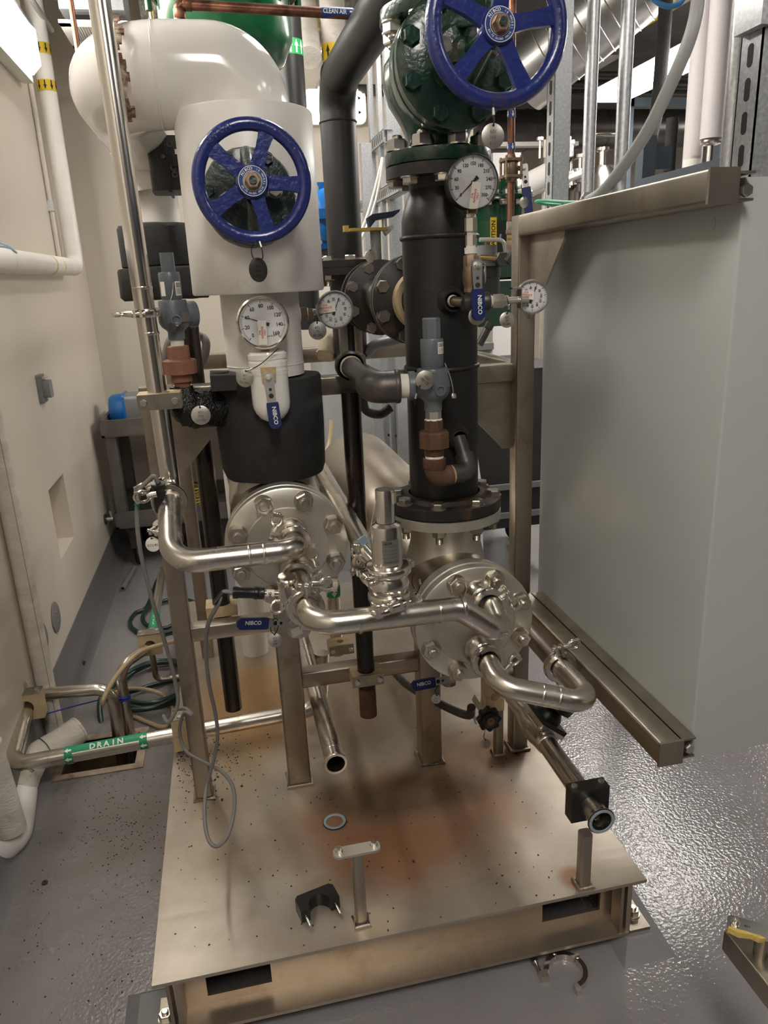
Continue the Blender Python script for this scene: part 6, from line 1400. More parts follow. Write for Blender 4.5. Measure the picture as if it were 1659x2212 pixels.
bolt_ring(br_, BOLT, (BX, 1.925, bz_), (0, -1, 0), .0953, 8, 22.5, 'hex_bolt')
for i in range(8):
    a = math.radians(22.5 + 45 * i); inst('hex_bolt', BOLT, br_, zframe((BX + .0953 * math.cos(a), 2.365, bz_ + .0953 * math.sin(a)), (0, -1, 0)))
MB().cyl((BX, 2.41, bz_ + .08), (BX, 2.41, bz_ + .20), .017, n=18).build('valve_neck', GRP, br_)
nz = bz_ + .20
MB().box(BX - .085, BX + .03, 2.375, 2.445, nz, nz + .008).build('notch_plate', mat('yellow_zinc', (.55, .38, .10), .4, .8), br_, False)
MB().box(BX - .10, BX - .085, 2.40, 2.425, nz, nz + .018).build('stop_tab', MATS['yellow_zinc'], br_, False)
MB().prism([(-.02, 0), (.0, .022), (.055, .030), (.075, .045), (.078, .052), (.05, .046), (-.01, .040), (-.025, .030)], (BX, 2.392, nz + .008), (1, 0, 0), (0, 0, 1), (0, .036, 0)).build('lever', mat('navy_cast_paint', (.012, .018, .04), .35, 0, bump=.4, bscale=90), br_)
MB().cyl((BX + .03, 2.41, nz + .006), (BX + .03, 2.41, nz + .036), .008, n=14).build('spring', ZINC, br_)
MB().prism([(0, 0), (.03, .012), (.034, .002), (.010, -.02)], (BX + .02, 2.382, nz + .004), (1, 0, 0), (0, 0, 1), (0, .03, 0)).build('latch', mat('pale_cast', (.42, .42, .36), .5), br_)
tagplate('small oval tag hanging from the butterfly valve lever', P(800, 553, y=2.36), (.5, -1, 0), (0, 0, 1), (), .020, TAG, [P(803, 537, y=2.36), P(806, 528, y=2.38)])
# vertical black pipe with mitred elbow
vy_ = 2.62; vx_ = P(742, 480, y=vy_).x; zfl = P(742, 578, y=vy_).z; zel = P(742, 265, y=vy_).z
t = thing('black_elbow_pipe', 'black pipe rising behind the columns with a weld ring and angled upper run', 'pipe', (vx_, vy_, zfl))
up0 = V((vx_, vy_, P(742, 178, y=vy_).z)); up1 = P(838, 0, y=2.02)
pth = rounded([(vx_, vy_, zfl), up0, up0 + (up1 - up0) * 1.7], .10, 10)
MB().sweep(pth, .0585, 32, False).build('pipe_barrel', BLK, t)
MB().torus((vx_, vy_, zel), (0, 0, 1), .0585, .0035, 36, 8).build('weld_ring', BLKM, t)
e_ = (up1 - up0).normalized(); MB().torus(up0 + e_ * .05, e_, .0585, .0025, 36, 8).build('weld_ring', BLKM, t)
MB().lathe([(.0585, .03), (.07, .026), (.1145, .022), (.1145, 0), (.0585, 0)], (vx_, vy_, zfl), (0, 0, 1), 44).build('flange', BLKM, t)
MB().lathe([(.04, -.001), (.1145, -.001), (.1145, -.024), (.07, -.028), (.0585, -.05), (.0585, -.30)], (vx_, vy_, zfl), (0, 0, 1), 44).build('mating_flange', BLKM, t)
bolt_ring(t, BOLTS, (vx_, vy_, zfl + .022), (0, 0, 1), .0953, 8, 0, 'hex_bolt')
bolt_ring(t, STUD, (vx_, vy_, zfl - .024), (0, 0, -1), .0953, 8, 0, 'stud_nut')
# blue actuator
ay = 2.75; a0, a1 = P(672, 392, y=ay), P(750, 535, y=ay)
t = thing('blue_actuator', 'bright blue domed valve actuator behind the white drum cover', 'actuator', (a1.x - .06, ay, a1.z)); h_ = a0.z - a1.z; mx_ = a1.x - .06
MB().rbox(a0.x, a1.x, ay + .02, ay + .09, a1.z, a0.z, .012, 1).build('back_housing', BLM, t)
MB().ball((mx_, ay + .02, (a0.z + a1.z) / 2), h_ * .42, (.78, .55, 1)).build('dome', BLM, t)
MB().box(a0.x + .008, a1.x, ay - .062, ay + .02, (a0.z + a1.z) / 2 - .016, (a0.z + a1.z) / 2 + .016).build('name_band', BLM, t, False)
lt = MB(); letters(lt, 'bettis', (a0.x + .05, ay - .0625, (a0.z + a1.z) / 2), (1, 0, 0), (0, -1, 0), .014, 1.1, .01); lt.build('raised_lettering', mat('blue_raised', (.02, .25, .65), .3), t, False)
for z_ in (a0.z - .02, a1.z + .022): MB().lathe([(.011, 0), (.011, -.008), (.006, -.008), (.006, -.003), (0, -.003)], (a0.x + .016, ay + .02, z_), (0, 1, 0), 18).build('cap_screw', SSD, t)
MB().cyl((mx_, ay + .05, a1.z), (mx_, ay + .05, a1.z - .12), .03, n=20).build('mount', DARK, t)
# black actuator left of the drum
ay = 2.22; a0, a1 = P(316, 300, y=ay), P(395, 415, y=ay)
t = thing('black_actuator', 'black plastic actuator housing behind the drum cover near the elbow', 'actuator', (a1.x - .05, ay, a1.z))
MB().rbox(a0.x, a1.x + .02, ay - .05, ay + .08, a1.z, a0.z, .02, 2).build('housing', BPL, t)
MB().box(a0.x + .045, a0.x + .052, ay - .056, ay + .085, a1.z - .006, a0.z + .006).build('joint_rib', BPL, t, False)
MB().rbox(a0.x + .062, a1.x + .015, ay - .068, ay - .05, a1.z + .055, a0.z - .035, .006, 1).build('terminal_cover', BPL, t)
MB().obox((a0.x + .085, ay - .0685, a0.z - .042), (.014, 0, 0), (0, .0004, 0), (0, 0, .006)).build('barcode_sticker', PAPER, t, False)
for (u, v) in ((.06, -.022), (.062, -.078), (.064, -.094)): MB().lathe([(.008, 0), (.008, -.004), (.004, -.004), (.004, 0)], (a0.x + u, ay - .052, a0.z + v), (0, 1, 0), 16).build('cap_screw', GRYP, t)
MB().hexa((a0.x + .040, ay - .05, a0.z - .052), (0, -1, 0), .006, .014).build('adjuster', COPR, t)
# green actuator right of the black pipe
gy_ = 2.55; g0, g1 = P(1020, 385, y=gy_), P(1108, 700, y=gy_); gx_ = (g0.x + g1.x) / 2 + .01
t = thing('green_actuator', 'dark green diaphragm valve actuator behind the frame post', 'actuator', (gx_, gy_, g1.z))
zt0_, zf0, zm0 = P(1060, 388, y=gy_).z, P(1060, 430, y=gy_).z, P(1060, 480, y=gy_).z
MB().lathe([(0, zt0_), (.07, zt0_ - .004), (.085, zt0_ - .02), (.088, zf0 + .008), (.115, zf0 + .004), (.118, zf0), (.118, zf0 - .012), (.09, zf0 - .016), (.085, zm0)], (gx_, gy_, 0), (0, 0, 1), 40).build('diaphragm_case', GREEND, t)
bolt_ring(t, BOLTS, (gx_, gy_, zf0 - .012), (0, 0, -1), .104, 12, 5, 'case_bolt'); bolt_ring(t, BOLTS, (gx_, gy_, zf0 + .004), (0, 0, 1), .104, 12, 5, 'case_bolt')
MB().lathe([(.085, zm0), (.083, P(1060, 600, y=gy_).z), (.06, P(1060, 605, y=gy_).z)], (gx_, gy_, 0), (0, 0, 1), 40).build('spring_case', GREEND, t)
MB().rbox(gx_ - .085, gx_ + .05, gy_ - .06, gy_ + .06, g1.z, P(1060, 608, y=gy_).z, .01, 2).build('yoke', GREEND, t)
c = P(1066, 508, y=gy_ - .088); MB().obox(c, (.011, 0, 0), (0, .0005, 0), (0, 0, .055)).build('caution_label', YEL, t, False)
lt = MB(); letters(lt, 'CAUTION', c + V((0, -.001, -.0)), (0, 0, 1), (0, -1, 0), .014, 1.0, .02); lt.build('caution_lettering', INK, t, False)
MB().obox(c + V((.032, .004, -.008)), (.020, 0, 0), (0, .0005, 0), (0, 0, .05)).build('data_label', INK, t, False)
lt = MB()
for i in range(1): letters(lt, '65 PSI', c + V((.026, .0025, -.008)), (0, 0, 1), (0, -1, 0), .006)
lt.build('data_lettering', WHITE, t, False)
# regulator and tubing in front of it
ry_ = 2.2; rc = P(1052, 590, y=ry_)
t = thing('air_regulator', 'dark grey air regulator with finned cap in front of the green actuator', 'regulator', (rc.x, ry_, P(1052, 640, y=ry_).z))
for (y0, y1, r_, m_) in ((530, 560, .030, GRP), (560, 575, .048, GRP), (575, 598, .040, DARK), (598, 640, .038, DARK)):
    MB().cyl((rc.x, ry_, P(1052, y1, y=ry_).z), (rc.x, ry_, P(1052, y0, y=ry_).z), r_, n=24).build('regulator_stage', m_, t)
MB().cyl((rc.x, ry_, P(1052, 530, y=ry_).z), (rc.x, ry_, P(1052, 512, y=ry_).z), .006, n=10).build('adjust_screw', COPR, t)
q0, q1 = P(1036, 518, y=ry_ - .05), P(1088, 518, y=ry_ - .05); MB().pipe([q0, q1, P(1094, 556, y=ry_ - .05)], .006, .02, 12).build('steel_tube', SSD, t)
q0, q1 = P(1036, 556, y=ry_ - .06), P(1082, 558, y=ry_ - .06); MB().cyl(q0, q1, .0085, n=14).build('brass_nipple', BRASS, t)
MB().hexa(P(1084, 560, y=ry_ - .06) + V((0, .02, 0)), (0, -1, 0), .022, .03, 6).cyl(P(1092, 566, y=ry_ - .06), P(1104, 548, y=ry_ - .06), .015, n=16).build('tee', GRYP, t)
MB().cyl(P(1052, 712, y=ry_), P(1035, 745, y=ry_), .012, n=14).hexa(P(1060, 698, y=ry_), P(1052, 712, y=ry_) - P(1060, 698, y=ry_), .014, .02).build('hose_end', GRYP, t)
# copper drop with flanged bronze valve
cy_ = 2.35; cxx = P(1104, 330, y=cy_).x
t = thing('copper_riser', 'aged copper air line with blue arrow bands dropping beside the struts', 'pipe', (cxx, cy_, P(1104, 480, y=cy_).z))
MB().cyl((cxx, cy_, P(1102, 520, y=cy_).z), (cxx, cy_, 3.0), .0112, n=18).build('tube', COPR, t)
for py in (248, 318):
    z_ = P(1104, py, y=cy_).z; pipe_label(t, (cxx, cy_, z_ - .009), (0, 0, 1), .0113, .02, BLL); arrows(t, (cxx, cy_, z_ - .009), (0, 0, 1), .0114, .02, WHITE, 5, flip=-1, w=.6)
zv0, zv1 = P(1104, 385, y=cy_).z, P(1104, 343, y=cy_).z
o_ = V((cxx + .038, cy_ - .004, (zv0 + zv1) / 2))
bodyp = [('valve_body', MB().lathe([(.014, zv0 - .012), (.018, zv0), (.022, zv0 + .006), (.022, zv1 - .006), (.018, zv1), (.014, zv1 + .012)], (cxx, cy_, 0), (0, 0, 1), 24).cyl((cxx, cy_, (zv0 + zv1) / 2), o_, .007, n=12), BRZ)]
for z_ in (zv0, zv1 - .008): bodyp.append(('square_flange', MB().rbox(cxx - .030, cxx + .030, cy_ - .030, cy_ + .030, z_, z_ + .008, .008, 2), BRZ))
for sx_ in (-1, 1):
    for sy_ in (-1, 1): bodyp.append(('tie_bolt', MB().cyl((cxx + .024 * sx_, cy_ + .024 * sy_, zv0 - .006), (cxx + .024 * sx_, cy_ + .024 * sy_, zv1 + .006), .004, n=10), BRZ))
lever_valve('flanged bronze valve with blue lever on the copper air line', bodyp, o_ + V((.004, 0, 0)), (.10, -.1, -1), (-.5, -1, 0), L=.15, plate=.06, text='')
tagplate('plain round tag hanging from the blue lever on the copper line', P(1132, 437, y=cy_ - .03), (.2, -1, 0), (0, 0, 1), (), .0165, TAG, [P(1128, 418, y=cy_ - .03), P(1127, 400, y=cy_ - .02)])
t = thing('needle_fitting', 'string of small brass fittings below the copper line beside the post', 'pipe fitting', P(1100, 560, y=2.2))
for (y0, y1, r_, m_) in ((478, 496, .012, SSP), (496, 506, .014, BRZ), (506, 520, .011, BRASS), (520, 545, .013, BRZ)): MB().hexa(P(1102, y1, y=2.3), (0, 0, 1), r_, P(1102, y0, y=2.3).z - P(1102, y1, y=2.3).z).build('fitting', m_, t)
# clean air line
ca = 2.25; k0_, k1_ = P(380, 8, y=ca), P(870, 38, y=ca)
t = thing('copper_air_line', 'horizontal copper pipe labelled CLEAN AIR near the top', 'pipe', k0_)
kd = (k1_ - k0_).normalized(); kd = V((kd.x, 0, kd.z)).normalized()
MB().pipe([P(388, 80, y=ca), P(385, 9, y=ca), k1_], .0125, .012, 18).lathe([(.0145, -.012), (.0155, -.01), (.0155, .01), (.0145, .012)], P(388, 30, y=ca), (0, 0, 1), 16).lathe([(.0145, 0), (.0155, .002), (.0155, .02), (.0145, .022)], P(395, 9, y=ca), kd, 16).build('tube', COPR, t)
l0, l1 = P(694, 27, y=ca), P(762, 30, y=ca); MB().lathe([(.0126, 0), (.0132, 0), (.0132, (l1 - l0).length), (.0126, (l1 - l0).length)], l0, l1 - l0, 20).build('label_band', BLL, t)
lt = MB(); letters(lt, 'CLEAN AIR', (l0 + l1) / 2 + V((-.008, -.0138, 0)), kd, (0, -1, 0), .0108, .82, .02)
ac = (l0 + l1) / 2 + V((.040, -.0138, 0)); lt.prism([(-.008, -.002), (0, -.002), (0, -.005), (.008, 0), (0, .005), (0, .002), (-.008, .002)], ac, kd, V((0, 0, 1)), (0, -.0003, 0)); lt.build('label_lettering', WHITE, t, False)
# big green housing at top
hy = 2.9; h0, h1 = P(328, 40, y=hy), P(622, 40, y=hy); hc_ = (h0.x + h1.x) / 2 + .02; hr = (h1.x - h0.x) / 2
t = thing('green_housing', 'large glossy green pressure housing partly hidden above the white elbow', 'tank', (hc_, hy + .1, P(500, 110, y=hy).z))
zb_ = P(500, 108, y=hy - hr).z
MB().lathe([(0, zb_ - .02), (hr * .5, zb_ - .01), (hr * .85, zb_ + .04), (hr, zb_ + .11), (hr, zb_ + .55)], (hc_, hy + .1, 0), (0, 0, 1), 56).build('vessel', GREENS, t)
MB().torus((hc_, hy + .1, zb_ + .27), (0, 0, 1), hr + .02, .025, 56, 10).build('clamp_ring', GREEND, t)
for a in range(0, 360, 30): MB().cyl((hc_ + (hr + .03) * math.cos(math.radians(a)), hy + .1 + (hr + .03) * math.sin(math.radians(a)), zb_ + .20), (hc_ + (hr + .03) * math.cos(math.radians(a)), hy + .1 + (hr + .03) * math.sin(math.radians(a)), zb_ + .33), .012, n=12).build('closure_bolt', GREEND, t)
# black pipe with green arrow bands
for i, (px, py, y_, r_, bands, lab) in enumerate(((638, 300, 3.75, .062, ((107, .062),), 'black pipe with green and white arrow band behind the white drum'), (612, 300, 3.9, .031, ((152, .056),), 'thin black pipe with green arrow band left of the larger black pipe'))):
    q = P(px, py, y=y_); t = thing('labelled_pipe', lab, 'pipe', (q.x, y_, 1.4))
    MB().cyl((q.x, y_, 1.4), (q.x, y_, 3.4), r_, n=28).build('barrel', BLK, t)
    for py_, L_ in bands:
        z_ = P(px, py_, y=y_).z; pipe_label(t, (q.x, y_, z_ - L_ / 2), (0, 0, 1), r_, L_, mat('bright_green_band', (.01, .32, .08), .45)); arrows(t, (q.x, y_, z_ - L_ / 2), (0, 0, 1), r_, L_, WHITE, 14, w=.75)
# canvas pipes top centre
q = P(722, 100, y=4.2); t = thing('wrapped_riser', 'canvas wrapped white pipe with yellow arrow band behind the black elbow', 'pipe', (q.x, 4.2, 2.2))
MB().cyl((q.x, 4.2, P(722, 150, y=4.2).z - .12), (q.x, 4.2, 3.45), .062, n=28).build('wrap', CLOTH, t)
z_ = P(722, 118, y=4.2).z; pipe_label(t, (q.x, 4.2, z_ - .035), (0, 0, 1), .0625, .075, YEL); arrows(t, (q.x, 4.2, z_ - .035), (0, 0, 1), .0626, .075, INK, 9)
MB().pipe([P(660, 20, y=4.3) + V((-.02, 0, .25)), P(660, 40, y=4.3), P(668, 125, y=4.1)], .06, .1, 24).build('wrapped_branch', CLOTH, t)
q = P(665, 50, y=4.6); pipe_label(t, (q.x, 4.6, q.z - .03), (0, 0, 1), .06, .07, YEL)
t = MB().cyl(P(706, 180, y=5.0), V((P(706, 180, y=5.0).x, 5.15, P(706, 180, y=5.0).z)), .05, n=20).build('pipe_sleeve', GALV); tag(t, 'galvanized pipe end beside the bulkhead light', 'pipe')
# galvanized ladder and brackets on the back right
for i, (px, w_, y_, z0, z1, lab) in enumerate(((797, .048, 3.6, 0, P(790, 308, y=3.6).z, 'short galvanized upright under the slotted bracket'), (812, .022, 3.9, 0, 3.4, 'thin galvanized upright behind the brackets'), (830, .020, 3.7, 0, 3.4, 'second thin galvanized upright behind the brackets'), (856, .06, 3.62, 0, 3.4, 'wide galvanized upright close to the green flange'), (884, .03, 3.8, 0, 3.4, 'galvanized upright half hidden by the black pipe'))):
    q = P(px, 450, y=y_); t = MB().box(q.x - w_ / 2, q.x + w_ / 2, y_, y_ + .04, z0, z1).build('strut_upright', GALV, smooth=False); tag(t, lab, 'strut', 'galvanized uprights by the back wall')
me = MB().prism([(.005 * math.cos(math.radians(a)), (.012 if a < 180 else -.012) + .005 * math.sin(math.radians(a))) for a in range(0, 360, 30)], (0, 0, 0), (0, 1, 0), (0, 0, 1), (-.0008, 0, 0)).data('slot', INK, False)
for (pa, pb, xx, lab) in (((777, 442), (888, 392), .80, 'long slotted galvanized bracket reaching toward the black pipe'), ((796, 318), (828, 298), .80, 'short slotted galvanized bracket above the long one')):
    A_, B_ = P(*pa, x=xx), P(*pb, x=xx); y1, y0 = max(A_.y, B_.y), min(A_.y, B_.y); z_ = (A_.z + B_.z) / 2
    t = thing('strut_bracket', lab, 'bracket', (xx, y1, z_ - .03), 'slotted cantilever brackets'); MB().box(xx, xx + .003, y0, y1, z_ - .028, z_ + .028).box(xx, xx + .045, y0, y1, z_ + .025, z_ + .028).box(xx, xx + .045, y0, y1, z_ - .028, z_ - .025).build('channel', GALV, t, False)
    y = y0 + .03
    while y < y1 - .02: inst('slot', me, t, M.Translation((xx - .0002, y, z_ + .003))); y += .042
for k, (pts, lab) in enumerate((([P(826, 340, y=3.2), P(812, 400, y=3.2), P(795, 460, y=3.2), P(772, 520, y=3.2)], 'left of two white cables hanging beside the brackets'), ([P(828, 340, y=3.18), P(818, 405, y=3.18), P(802, 465, y=3.18), P(778, 522, y=3.18)], 'right of two white cables hanging beside the brackets'))):
    t = MB().sweep(spline(pts, 8), .0055, 10).build('white_cable', mat('white_cable_jacket', (.66, .64, .60), .5)); tag(t, lab, 'cable')
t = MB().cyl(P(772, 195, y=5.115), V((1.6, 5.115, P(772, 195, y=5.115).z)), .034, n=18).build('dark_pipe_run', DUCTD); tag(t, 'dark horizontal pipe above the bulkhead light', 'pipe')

# ------------------------------------------------------------------ frame clutter in the middle: rag, posts, white drape, green band tube
t = MB().sweep(spline([P(702, 770, y=2.62), P(708, 745, y=2.66), P(725, 738, y=2.72), P(742, 745, y=2.78)], 6), .03, 12).jitter(.008, 40).build('rag', RAG); tag(t, 'cream cotton rag hung over the frame rail', 'rag')
for i, px in enumerate((744, 775)):
    q = P(px, 745, y=2.55); t = MB().rbox(q.x - .014, q.x + .014, 2.55, 2.58, q.z - .03, bz_ - .06, .003, 2).build('square_stanchion', SSF); tag(t, ('left square stanchion under the butterfly valve', 'right square stanchion under the butterfly valve')[i], 'support')
t = thing('grey_cable_arc', 'grey cable arching over the frame rail beside the relief valve', 'cable', P(440, 760, y=2.2))
MB().sweep(spline([P(355, 790, y=2.1), P(360, 760, y=2.1), P(372, 730, y=2.1), P(395, 722, y=2.15), P(430, 725, y=2.2), P(445, 740, y=2.2), P(440, 775, y=2.2), P(425, 800, y=2.25)], 8), .012, 14).build('cable', CABLE, t)
t = MB().sweep(spline([P(790, 765, y=2.6), P(810, 745, y=2.6), P(850, 735, y=2.6), P(880, 728, y=2.6)], 8), .018, 14).build('grey_hose', GRP); tag(t, 'grey hose curving beneath the flanges', 'hose')
t = MB().sweep(spline([P(782, 850, y=2.4), P(790, 885, y=2.4), P(820, 895, y=2.4), P(845, 880, y=2.4)], 8), .015, 14).build('black_hose_loop', RUB); tag(t, 'black hose loop hanging under the iron elbow', 'hose')
t = thing('white_drape', 'white sheet draped over equipment behind the black pipe', 'sheet', P(1050, 1080, y=3.2))
a_ = P(1058, 1000, y=3.2); MB().lathe([(.0, 1.0), (.09, .985), (.13, .95), (.17, .70), (.185, .3), (.19, .02)], (a_.x - .19, 3.3, 0), (0, 0, 1), 40).jitter(.012, 6).build('drape', DRAPE, t)
t = thing('dark_trolley', 'dark equipment trolley with caster behind the frame at right', 'trolley', (1.35, 3.9, 0))
MB().box(1.05, 1.75, 3.6, 4.3, .30, 1.15).build('body', DARK, t, False)
for (a, b) in ((1.12, 3.64), (1.68, 3.64), (1.12, 4.22), (1.68, 4.22)): MB().lathe([(0, -.016), (.05, -.016), (.056, 0), (.05, .016), (0, .016)], (a, b, .056), (1, .4, 0), 22).build('caster', RUB, t); MB().box(a - .02, a + .02, b - .02, b + .02, .10, .30).build('caster_fork', GRYP, t, False)
for z_ in (.36, .52): MB().box(1.04, 1.76, 3.58, 3.60, z_, z_ + .03).build('rail', GRP, t, False)
t = thing('steel_bench', 'pale steel bench top behind the frame post', 'bench', (1.3, 4.7, 0)); MB().box(.85, 1.62, 4.4, 5.1, 1.18, 1.22).build('top', GRP, t, False); MB().box(.85, 1.62, 4.42, 4.44, .0, 1.18).build('front_panel', GLAS, t, False)
MB().box(.87, 1.60, 4.9, 5.08, 1.221, 1.60).build('splash_box', DRAPE, t, False)
t = thing('steel_cabinet', 'pale grey cabinet door with bar handle behind the exchangers', 'cabinet', (.72, 4.2, 0))
MB().box(.50, .95, 4.0, 4.4, .0, 1.22).build('body', mat('pale_grey_enamel', (.42, .44, .43), .35), t, False)
MB().box(.485, .50, 4.0, 4.4, .0, 1.22).build('door', mat('door_enamel', (.36, .38, .37), .35), t, False)
q = P(840, 935, y=3.98); MB().pipe([(q.x - .04, 4.0, q.z - .04), (q.x - .04, 3.95, q.z), (q.x + .06, 3.95, q.z - .02), (q.x + .06, 4.0, q.z - .03)], .008, .015, 12).build('bar_handle', GRYP, t)
t = MB().box(.06, .40, 4.2, 4.25, 0, 1.26).build('white_board', DRAPE, smooth=False); tag(t, 'white panel standing behind the exchanger shell', 'panel')
q = P(722, 1310, y=2.45); t = thing('banded_tube', 'stainless tube with green arrow band behind the cross tube', 'pipe', (q.x, 2.45, .3)); MB().cyl((q.x, 2.45, .3), (q.x, 2.45, .80), .024, n=22).build('tube', SS, t)
z_ = P(722, 1275, y=2.45).z; pipe_label(t, (q.x, 2.45, z_ - .02), (0, 0, 1), .0243, .04, GRL); arrows(t, (q.x, 2.45, z_ - .02), (0, 0, 1), .0244, .04, WHITE, 5, flip=-1, w=.7)
clamp_block('cream clamp block with steel straps under the cross tube', P(735, 1395, y=2.3), (0, 0, 1), (0, -1, 0), .085, .035, .06, .012)
q = P(540, 1290, y=2.75); t = MB().cyl((q.x, 2.75, .2005), (q.x, 2.75, 1.0), .05, n=28).build('white_cylinder', PVCM); tag(t, 'white cylinder standing on the deck behind the left exchanger', 'cylinder')
t = MB().sweep(spline([P(560, 1240, y=2.4), P(590, 1270, y=2.4), P(600, 1310, y=2.4), P(598, 1340, y=2.4)], 8), .010, 12).build('grey_hose', GRP); tag(t, 'short grey hose behind the horizontal sensor connector', 'hose')
t = MB().sweep(spline([P(716, 908, y=3.3), P(715, 930, y=3.28), P(710, 960, y=3.25), P(700, 985, y=3.2)], 8), .010, 10).build('amber_hose', HOSEC); tag(t, 'amber hose hanging at the end of the exchanger shell', 'hose')

# ------------------------------------------------------------------ deep bay at upper right
t = thing('spiral_duct', 'shiny spiral duct sloping across the upper right', 'duct', P(1300, 40, y=5.2))
a_, b_ = P(1185, 120, y=4.6), P(1400, -60, y=4.2); MB().sweep([a_ + (a_ - b_) * .3, a_, b_, b_ + (b_ - a_) * .4], .21, 40).build('duct', DUCT, t)
d_ = (b_ - a_).normalized(); L_ = (b_ - a_).length
for k in range(9): MB().torus(a_ + d_ * L_ * (k / 8.) , (d_ + V((0, .15, 0))), .212, .004, 44, 6).build('seam', DUCT, t)
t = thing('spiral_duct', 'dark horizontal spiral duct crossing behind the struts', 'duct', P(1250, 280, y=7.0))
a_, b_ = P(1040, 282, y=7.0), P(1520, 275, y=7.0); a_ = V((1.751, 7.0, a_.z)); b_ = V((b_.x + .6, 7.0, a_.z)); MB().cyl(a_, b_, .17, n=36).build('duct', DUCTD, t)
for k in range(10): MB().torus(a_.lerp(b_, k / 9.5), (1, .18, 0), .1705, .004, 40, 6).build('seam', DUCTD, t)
for i, (px, lab) in enumerate(((1510, 'left of two white insulated risers behind the flexible conduit'), (1548, 'right of two white insulated risers behind the flexible conduit'))):
    y_ = 3.0 - .12 * i; q = P(px, 150, y=y_); t = thing('insulated_riser', lab, 'pipe', (q.x, y_, P(px, 330, y=y_).z), 'white risers at the right'); zz = P(px, 345 if i == 0 else 300, y=y_).z
    MB().cyl((q.x, y_, zz), (q.x, y_, 3.4), .038 if i == 0 else .042, n=26).build('jacket', mat('lilac_white_jacket', (.66, .62, .62), .55, 0, bump=.25, bscale=90), t)
    if i == 0: MB().pipe([(q.x, y_, zz + .01), (q.x, y_, zz - .05), (q.x + .25, y_, zz - .05)], .038, .05, 26).build('elbow', PVC, t)
    else: MB().torus((q.x, y_, zz - .012), (0, 0, 1), .03, .010, 22, 8).cyl((q.x, y_, zz - .10), (q.x, y_, zz), .012, n=14).build('ferrule', SSP, t)
t = thing('blue_grey_frame', 'blue-grey painted steel equipment frame beyond the enclosure', 'frame', P(1420, 400, y=2.6))
y_ = 2.6; a_, b_ = P(1392, 292, y=y_), P(1392, 400, y=y_)
MB().box(a_.x, a_.x + .05, y_, y_ + .05, .0, a_.z).build('post', BGF, t, False); MB().box(a_.x, a_.x + .05, 1.95, y_, b_.z - .02, b_.z + .022).build('lower_rail', BGF, t, False)
MB().box(a_.x + .05, a_.x + .13, y_ + .03, y_ + .035, b_.z + .055, a_.z - .03).build('panel', BGF, t, False)
q = P(1570, 130, y=3.6); MB().box(q.x + .0, q.x + .06, 3.6, 3.66, 0, 3.2).build('tall_post', BGF, t, False)
q = P(1345, 300, y=5.5); MB().box(q.x, q.x + .08, 5.5, 5.58, 0, P(1350, 210, y=5.5).z).build('inner_post', BGF, t, False); MB().box(q.x, q.x + 1.6, 5.5, 5.58, P(1350, 210, y=5.5).z - .06, P(1350, 210, y=5.5).z).build('inner_beam', BGF, t, False)
q = P(1435, 100, y=4.0); t = MB().sweep(spline([P(1440, -20, y=4.0), P(1432, 100, y=4.0), P(1420, 230, y=4.0), P(1405, 300, y=4.0)], 6), .035, 18).build('black_insulated_line', FOAM); tag(t, 'black foam insulated line hanging beside the lit fixture', 'pipe')
q = P(1450, 300, y=2.75); t = MB().cyl((q.x, 2.75, P(1448, 370, y=2.75).z), (q.x, 2.75, P(1450, 255, y=2.75).z), .022, n=18).jitter(.002, 50).build('broken_foam_pipe', FOAM); tag(t, 'short black foam covered pipe with torn top', 'pipe')
t = thing('labelled_line', 'white pipe with yellow HWFI label near the upper right', 'pipe', P(1390, 30, y=5.6)); a_, b_ = P(1360, 45, y=5.6), P(1470, -20, y=5.6); dd_ = (b_ - a_).normalized()
MB().cyl(a_ - dd_ * .5, b_ + dd_ * .6, .09, n=24).build('jacket', CLOTH, t); MB().lathe([(.0905, 0), (.091, 0), (.091, .36), (.0905, .36)], a_ + dd_ * .0, dd_, 24).build('label_band', YEL, t)
lt = MB(); letters(lt, 'HWFI', a_ + dd_ * .17 + V((0, -.094, -.012)), dd_, V((0, -1, -.2)), .066, 1, .03); lt.build('label_lettering', INK, t, False)
t = MB().sweep(spline([P(1400, -15, y=2.2), P(1420, 5, y=2.2), P(1445, 14, y=2.2), P(1468, 8, y=2.2), P(1482, -12, y=2.2)], 8), .007, 12).build('blue_hose', mat('light_blue_hose', (.05, .22, .52), .4)); tag(t, 'light blue hose loop at the top edge', 'hose')
t = MB().box(P(1300, 60, y=5.0).x, P(1352, 60, y=5.0).x, 5.0, 5.5, P(1300, 118, y=5.0).z, P(1300, 60, y=5.0).z + .1).build('duct_box', DUCT, smooth=False); tag(t, 'square sheet metal duct box under the spiral duct', 'duct')
for i in range(5):
    z_ = P(1280, 160 + i * 11, y=6.5).z; t = MB().cyl((1.75, 6.5 + .1 * (i % 2), z_), (9.0, 6.5 + .1 * (i % 2), z_), .022, n=12).build('bay_conduit', GRYP); tag(t, ('topmost', 'second', 'third', 'fourth', 'lowest')[i] + ' grey conduit of the rack crossing behind the struts', 'conduit', 'conduit rack in the deep bay')
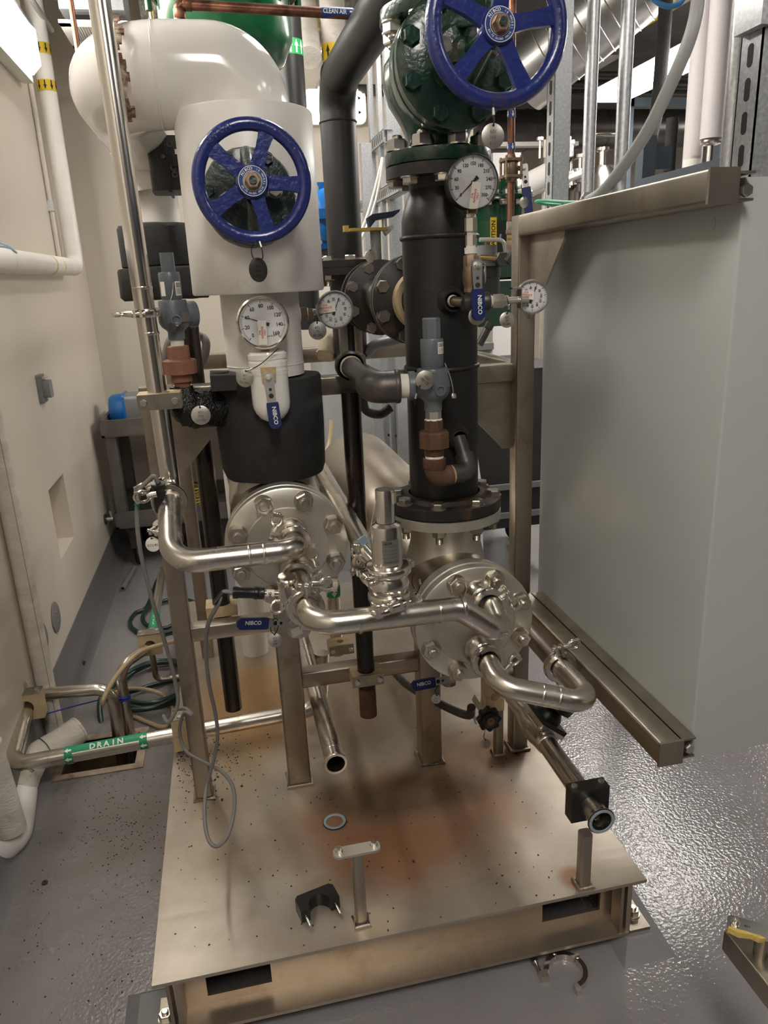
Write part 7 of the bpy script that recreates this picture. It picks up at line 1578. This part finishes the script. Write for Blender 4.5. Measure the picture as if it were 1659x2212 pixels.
for i, (px, py, r_, lab) in enumerate(((1300, 360, .10, 'rounded stainless vessel in the deep bay between the conduits'), (1245, 400, .06, 'small stainless vessel in the deep bay behind the rear strut'))):
    vyy = 5.6 + .9 * i; q = P(px, py, y=vyy); t = thing('steel_vessel', lab, 'vessel', (q.x, vyy, 0)); MB().lathe([(0, q.z + r_ * .2), (r_ * .9, q.z), (r_ * 1.6, q.z - r_), (r_ * 1.7, .4), (r_ * 1.6, .3)], (q.x, vyy, 0), (0, 0, 1), 28).build('shell', SSP, t)
    for k in range(3): MB().cyl((q.x + r_ * (.8 * k - .8), vyy, .0), (q.x + r_ * (.8 * k - .8), vyy, .4), .02, n=12).build('leg', SSD, t)
    MB().lathe([(.03, q.z), (.03, q.z + .10), (.05, q.z + .11), (.05, q.z + .13), (0, q.z + .13)], (q.x, vyy, 0), (0, 0, 1), 18).build('top_nozzle', SSP, t)
    MB().pipe([(q.x - r_, vyy, q.z - .02), (q.x - r_, vyy, q.z + .22), (q.x + r_ * 1.4, vyy, q.z + .22), (q.x + r_ * 1.4, vyy, q.z + .02)], .018, .05, 14).build('top_pipe', SSP, t)
t = thing('manifold', 'cluster of small steel valves and tubes in the deep bay', 'manifold', P(1210, 400, y=5.0)); rnd = random.Random(9)
for k in range(14):
    q = P(rnd.uniform(1165, 1260), rnd.uniform(335, 425), y=5.0); h_ = rnd.uniform(.05, .16); MB().cyl(q, q + V((0, 0, h_)), rnd.uniform(.008, .02), n=12).hexa(q + V((0, 0, h_)), (0, 0, 1), .022, .02).build('small_valve', rnd.choice((SSP, GRYP, SSD)), t)
q0, q1 = P(1150, 415, y=5.0), P(1270, 370, y=5.0); MB().cyl(q0, q1, .03, n=14).cyl((q0.x + .1, 5.0, 0), (q0.x + .1, 5.0, q0.z), .03, n=12).build('header', SSD, t)
for i, (px, py, w_, h_, y_, m_, lab) in enumerate(((1095, 350, 60, 40, 5.6, DRAPE, 'pale equipment box seen beside the copper valve'), (1190, 310, 120, 8, 6.2, PVCM, 'white insulated line with yellow bands below the dark duct'))):
    a_, b_ = P(px - w_ / 2, py - h_ / 2, y=y_), P(px + w_ / 2, py + h_ / 2, y=y_)
    t = MB().box(a_.x if i == 0 else 1.751, b_.x, y_, y_ + (.3 if i == 0 else .1), b_.z if i else 0, a_.z).build('pale_equipment_box' if i == 0 else 'pale_line', m_, smooth=False); tag(t, lab, 'equipment' if i == 0 else 'pipe')
q = P(1180, 400, y=4.3); t = MB().cyl(P(1115, 410, y=4.3), P(1185, 375, y=4.3), .06, n=24).build('white_cylinder_roll', PVCM); tag(t, 'white cylindrical jacket lying beyond the copper valve', 'cylinder')
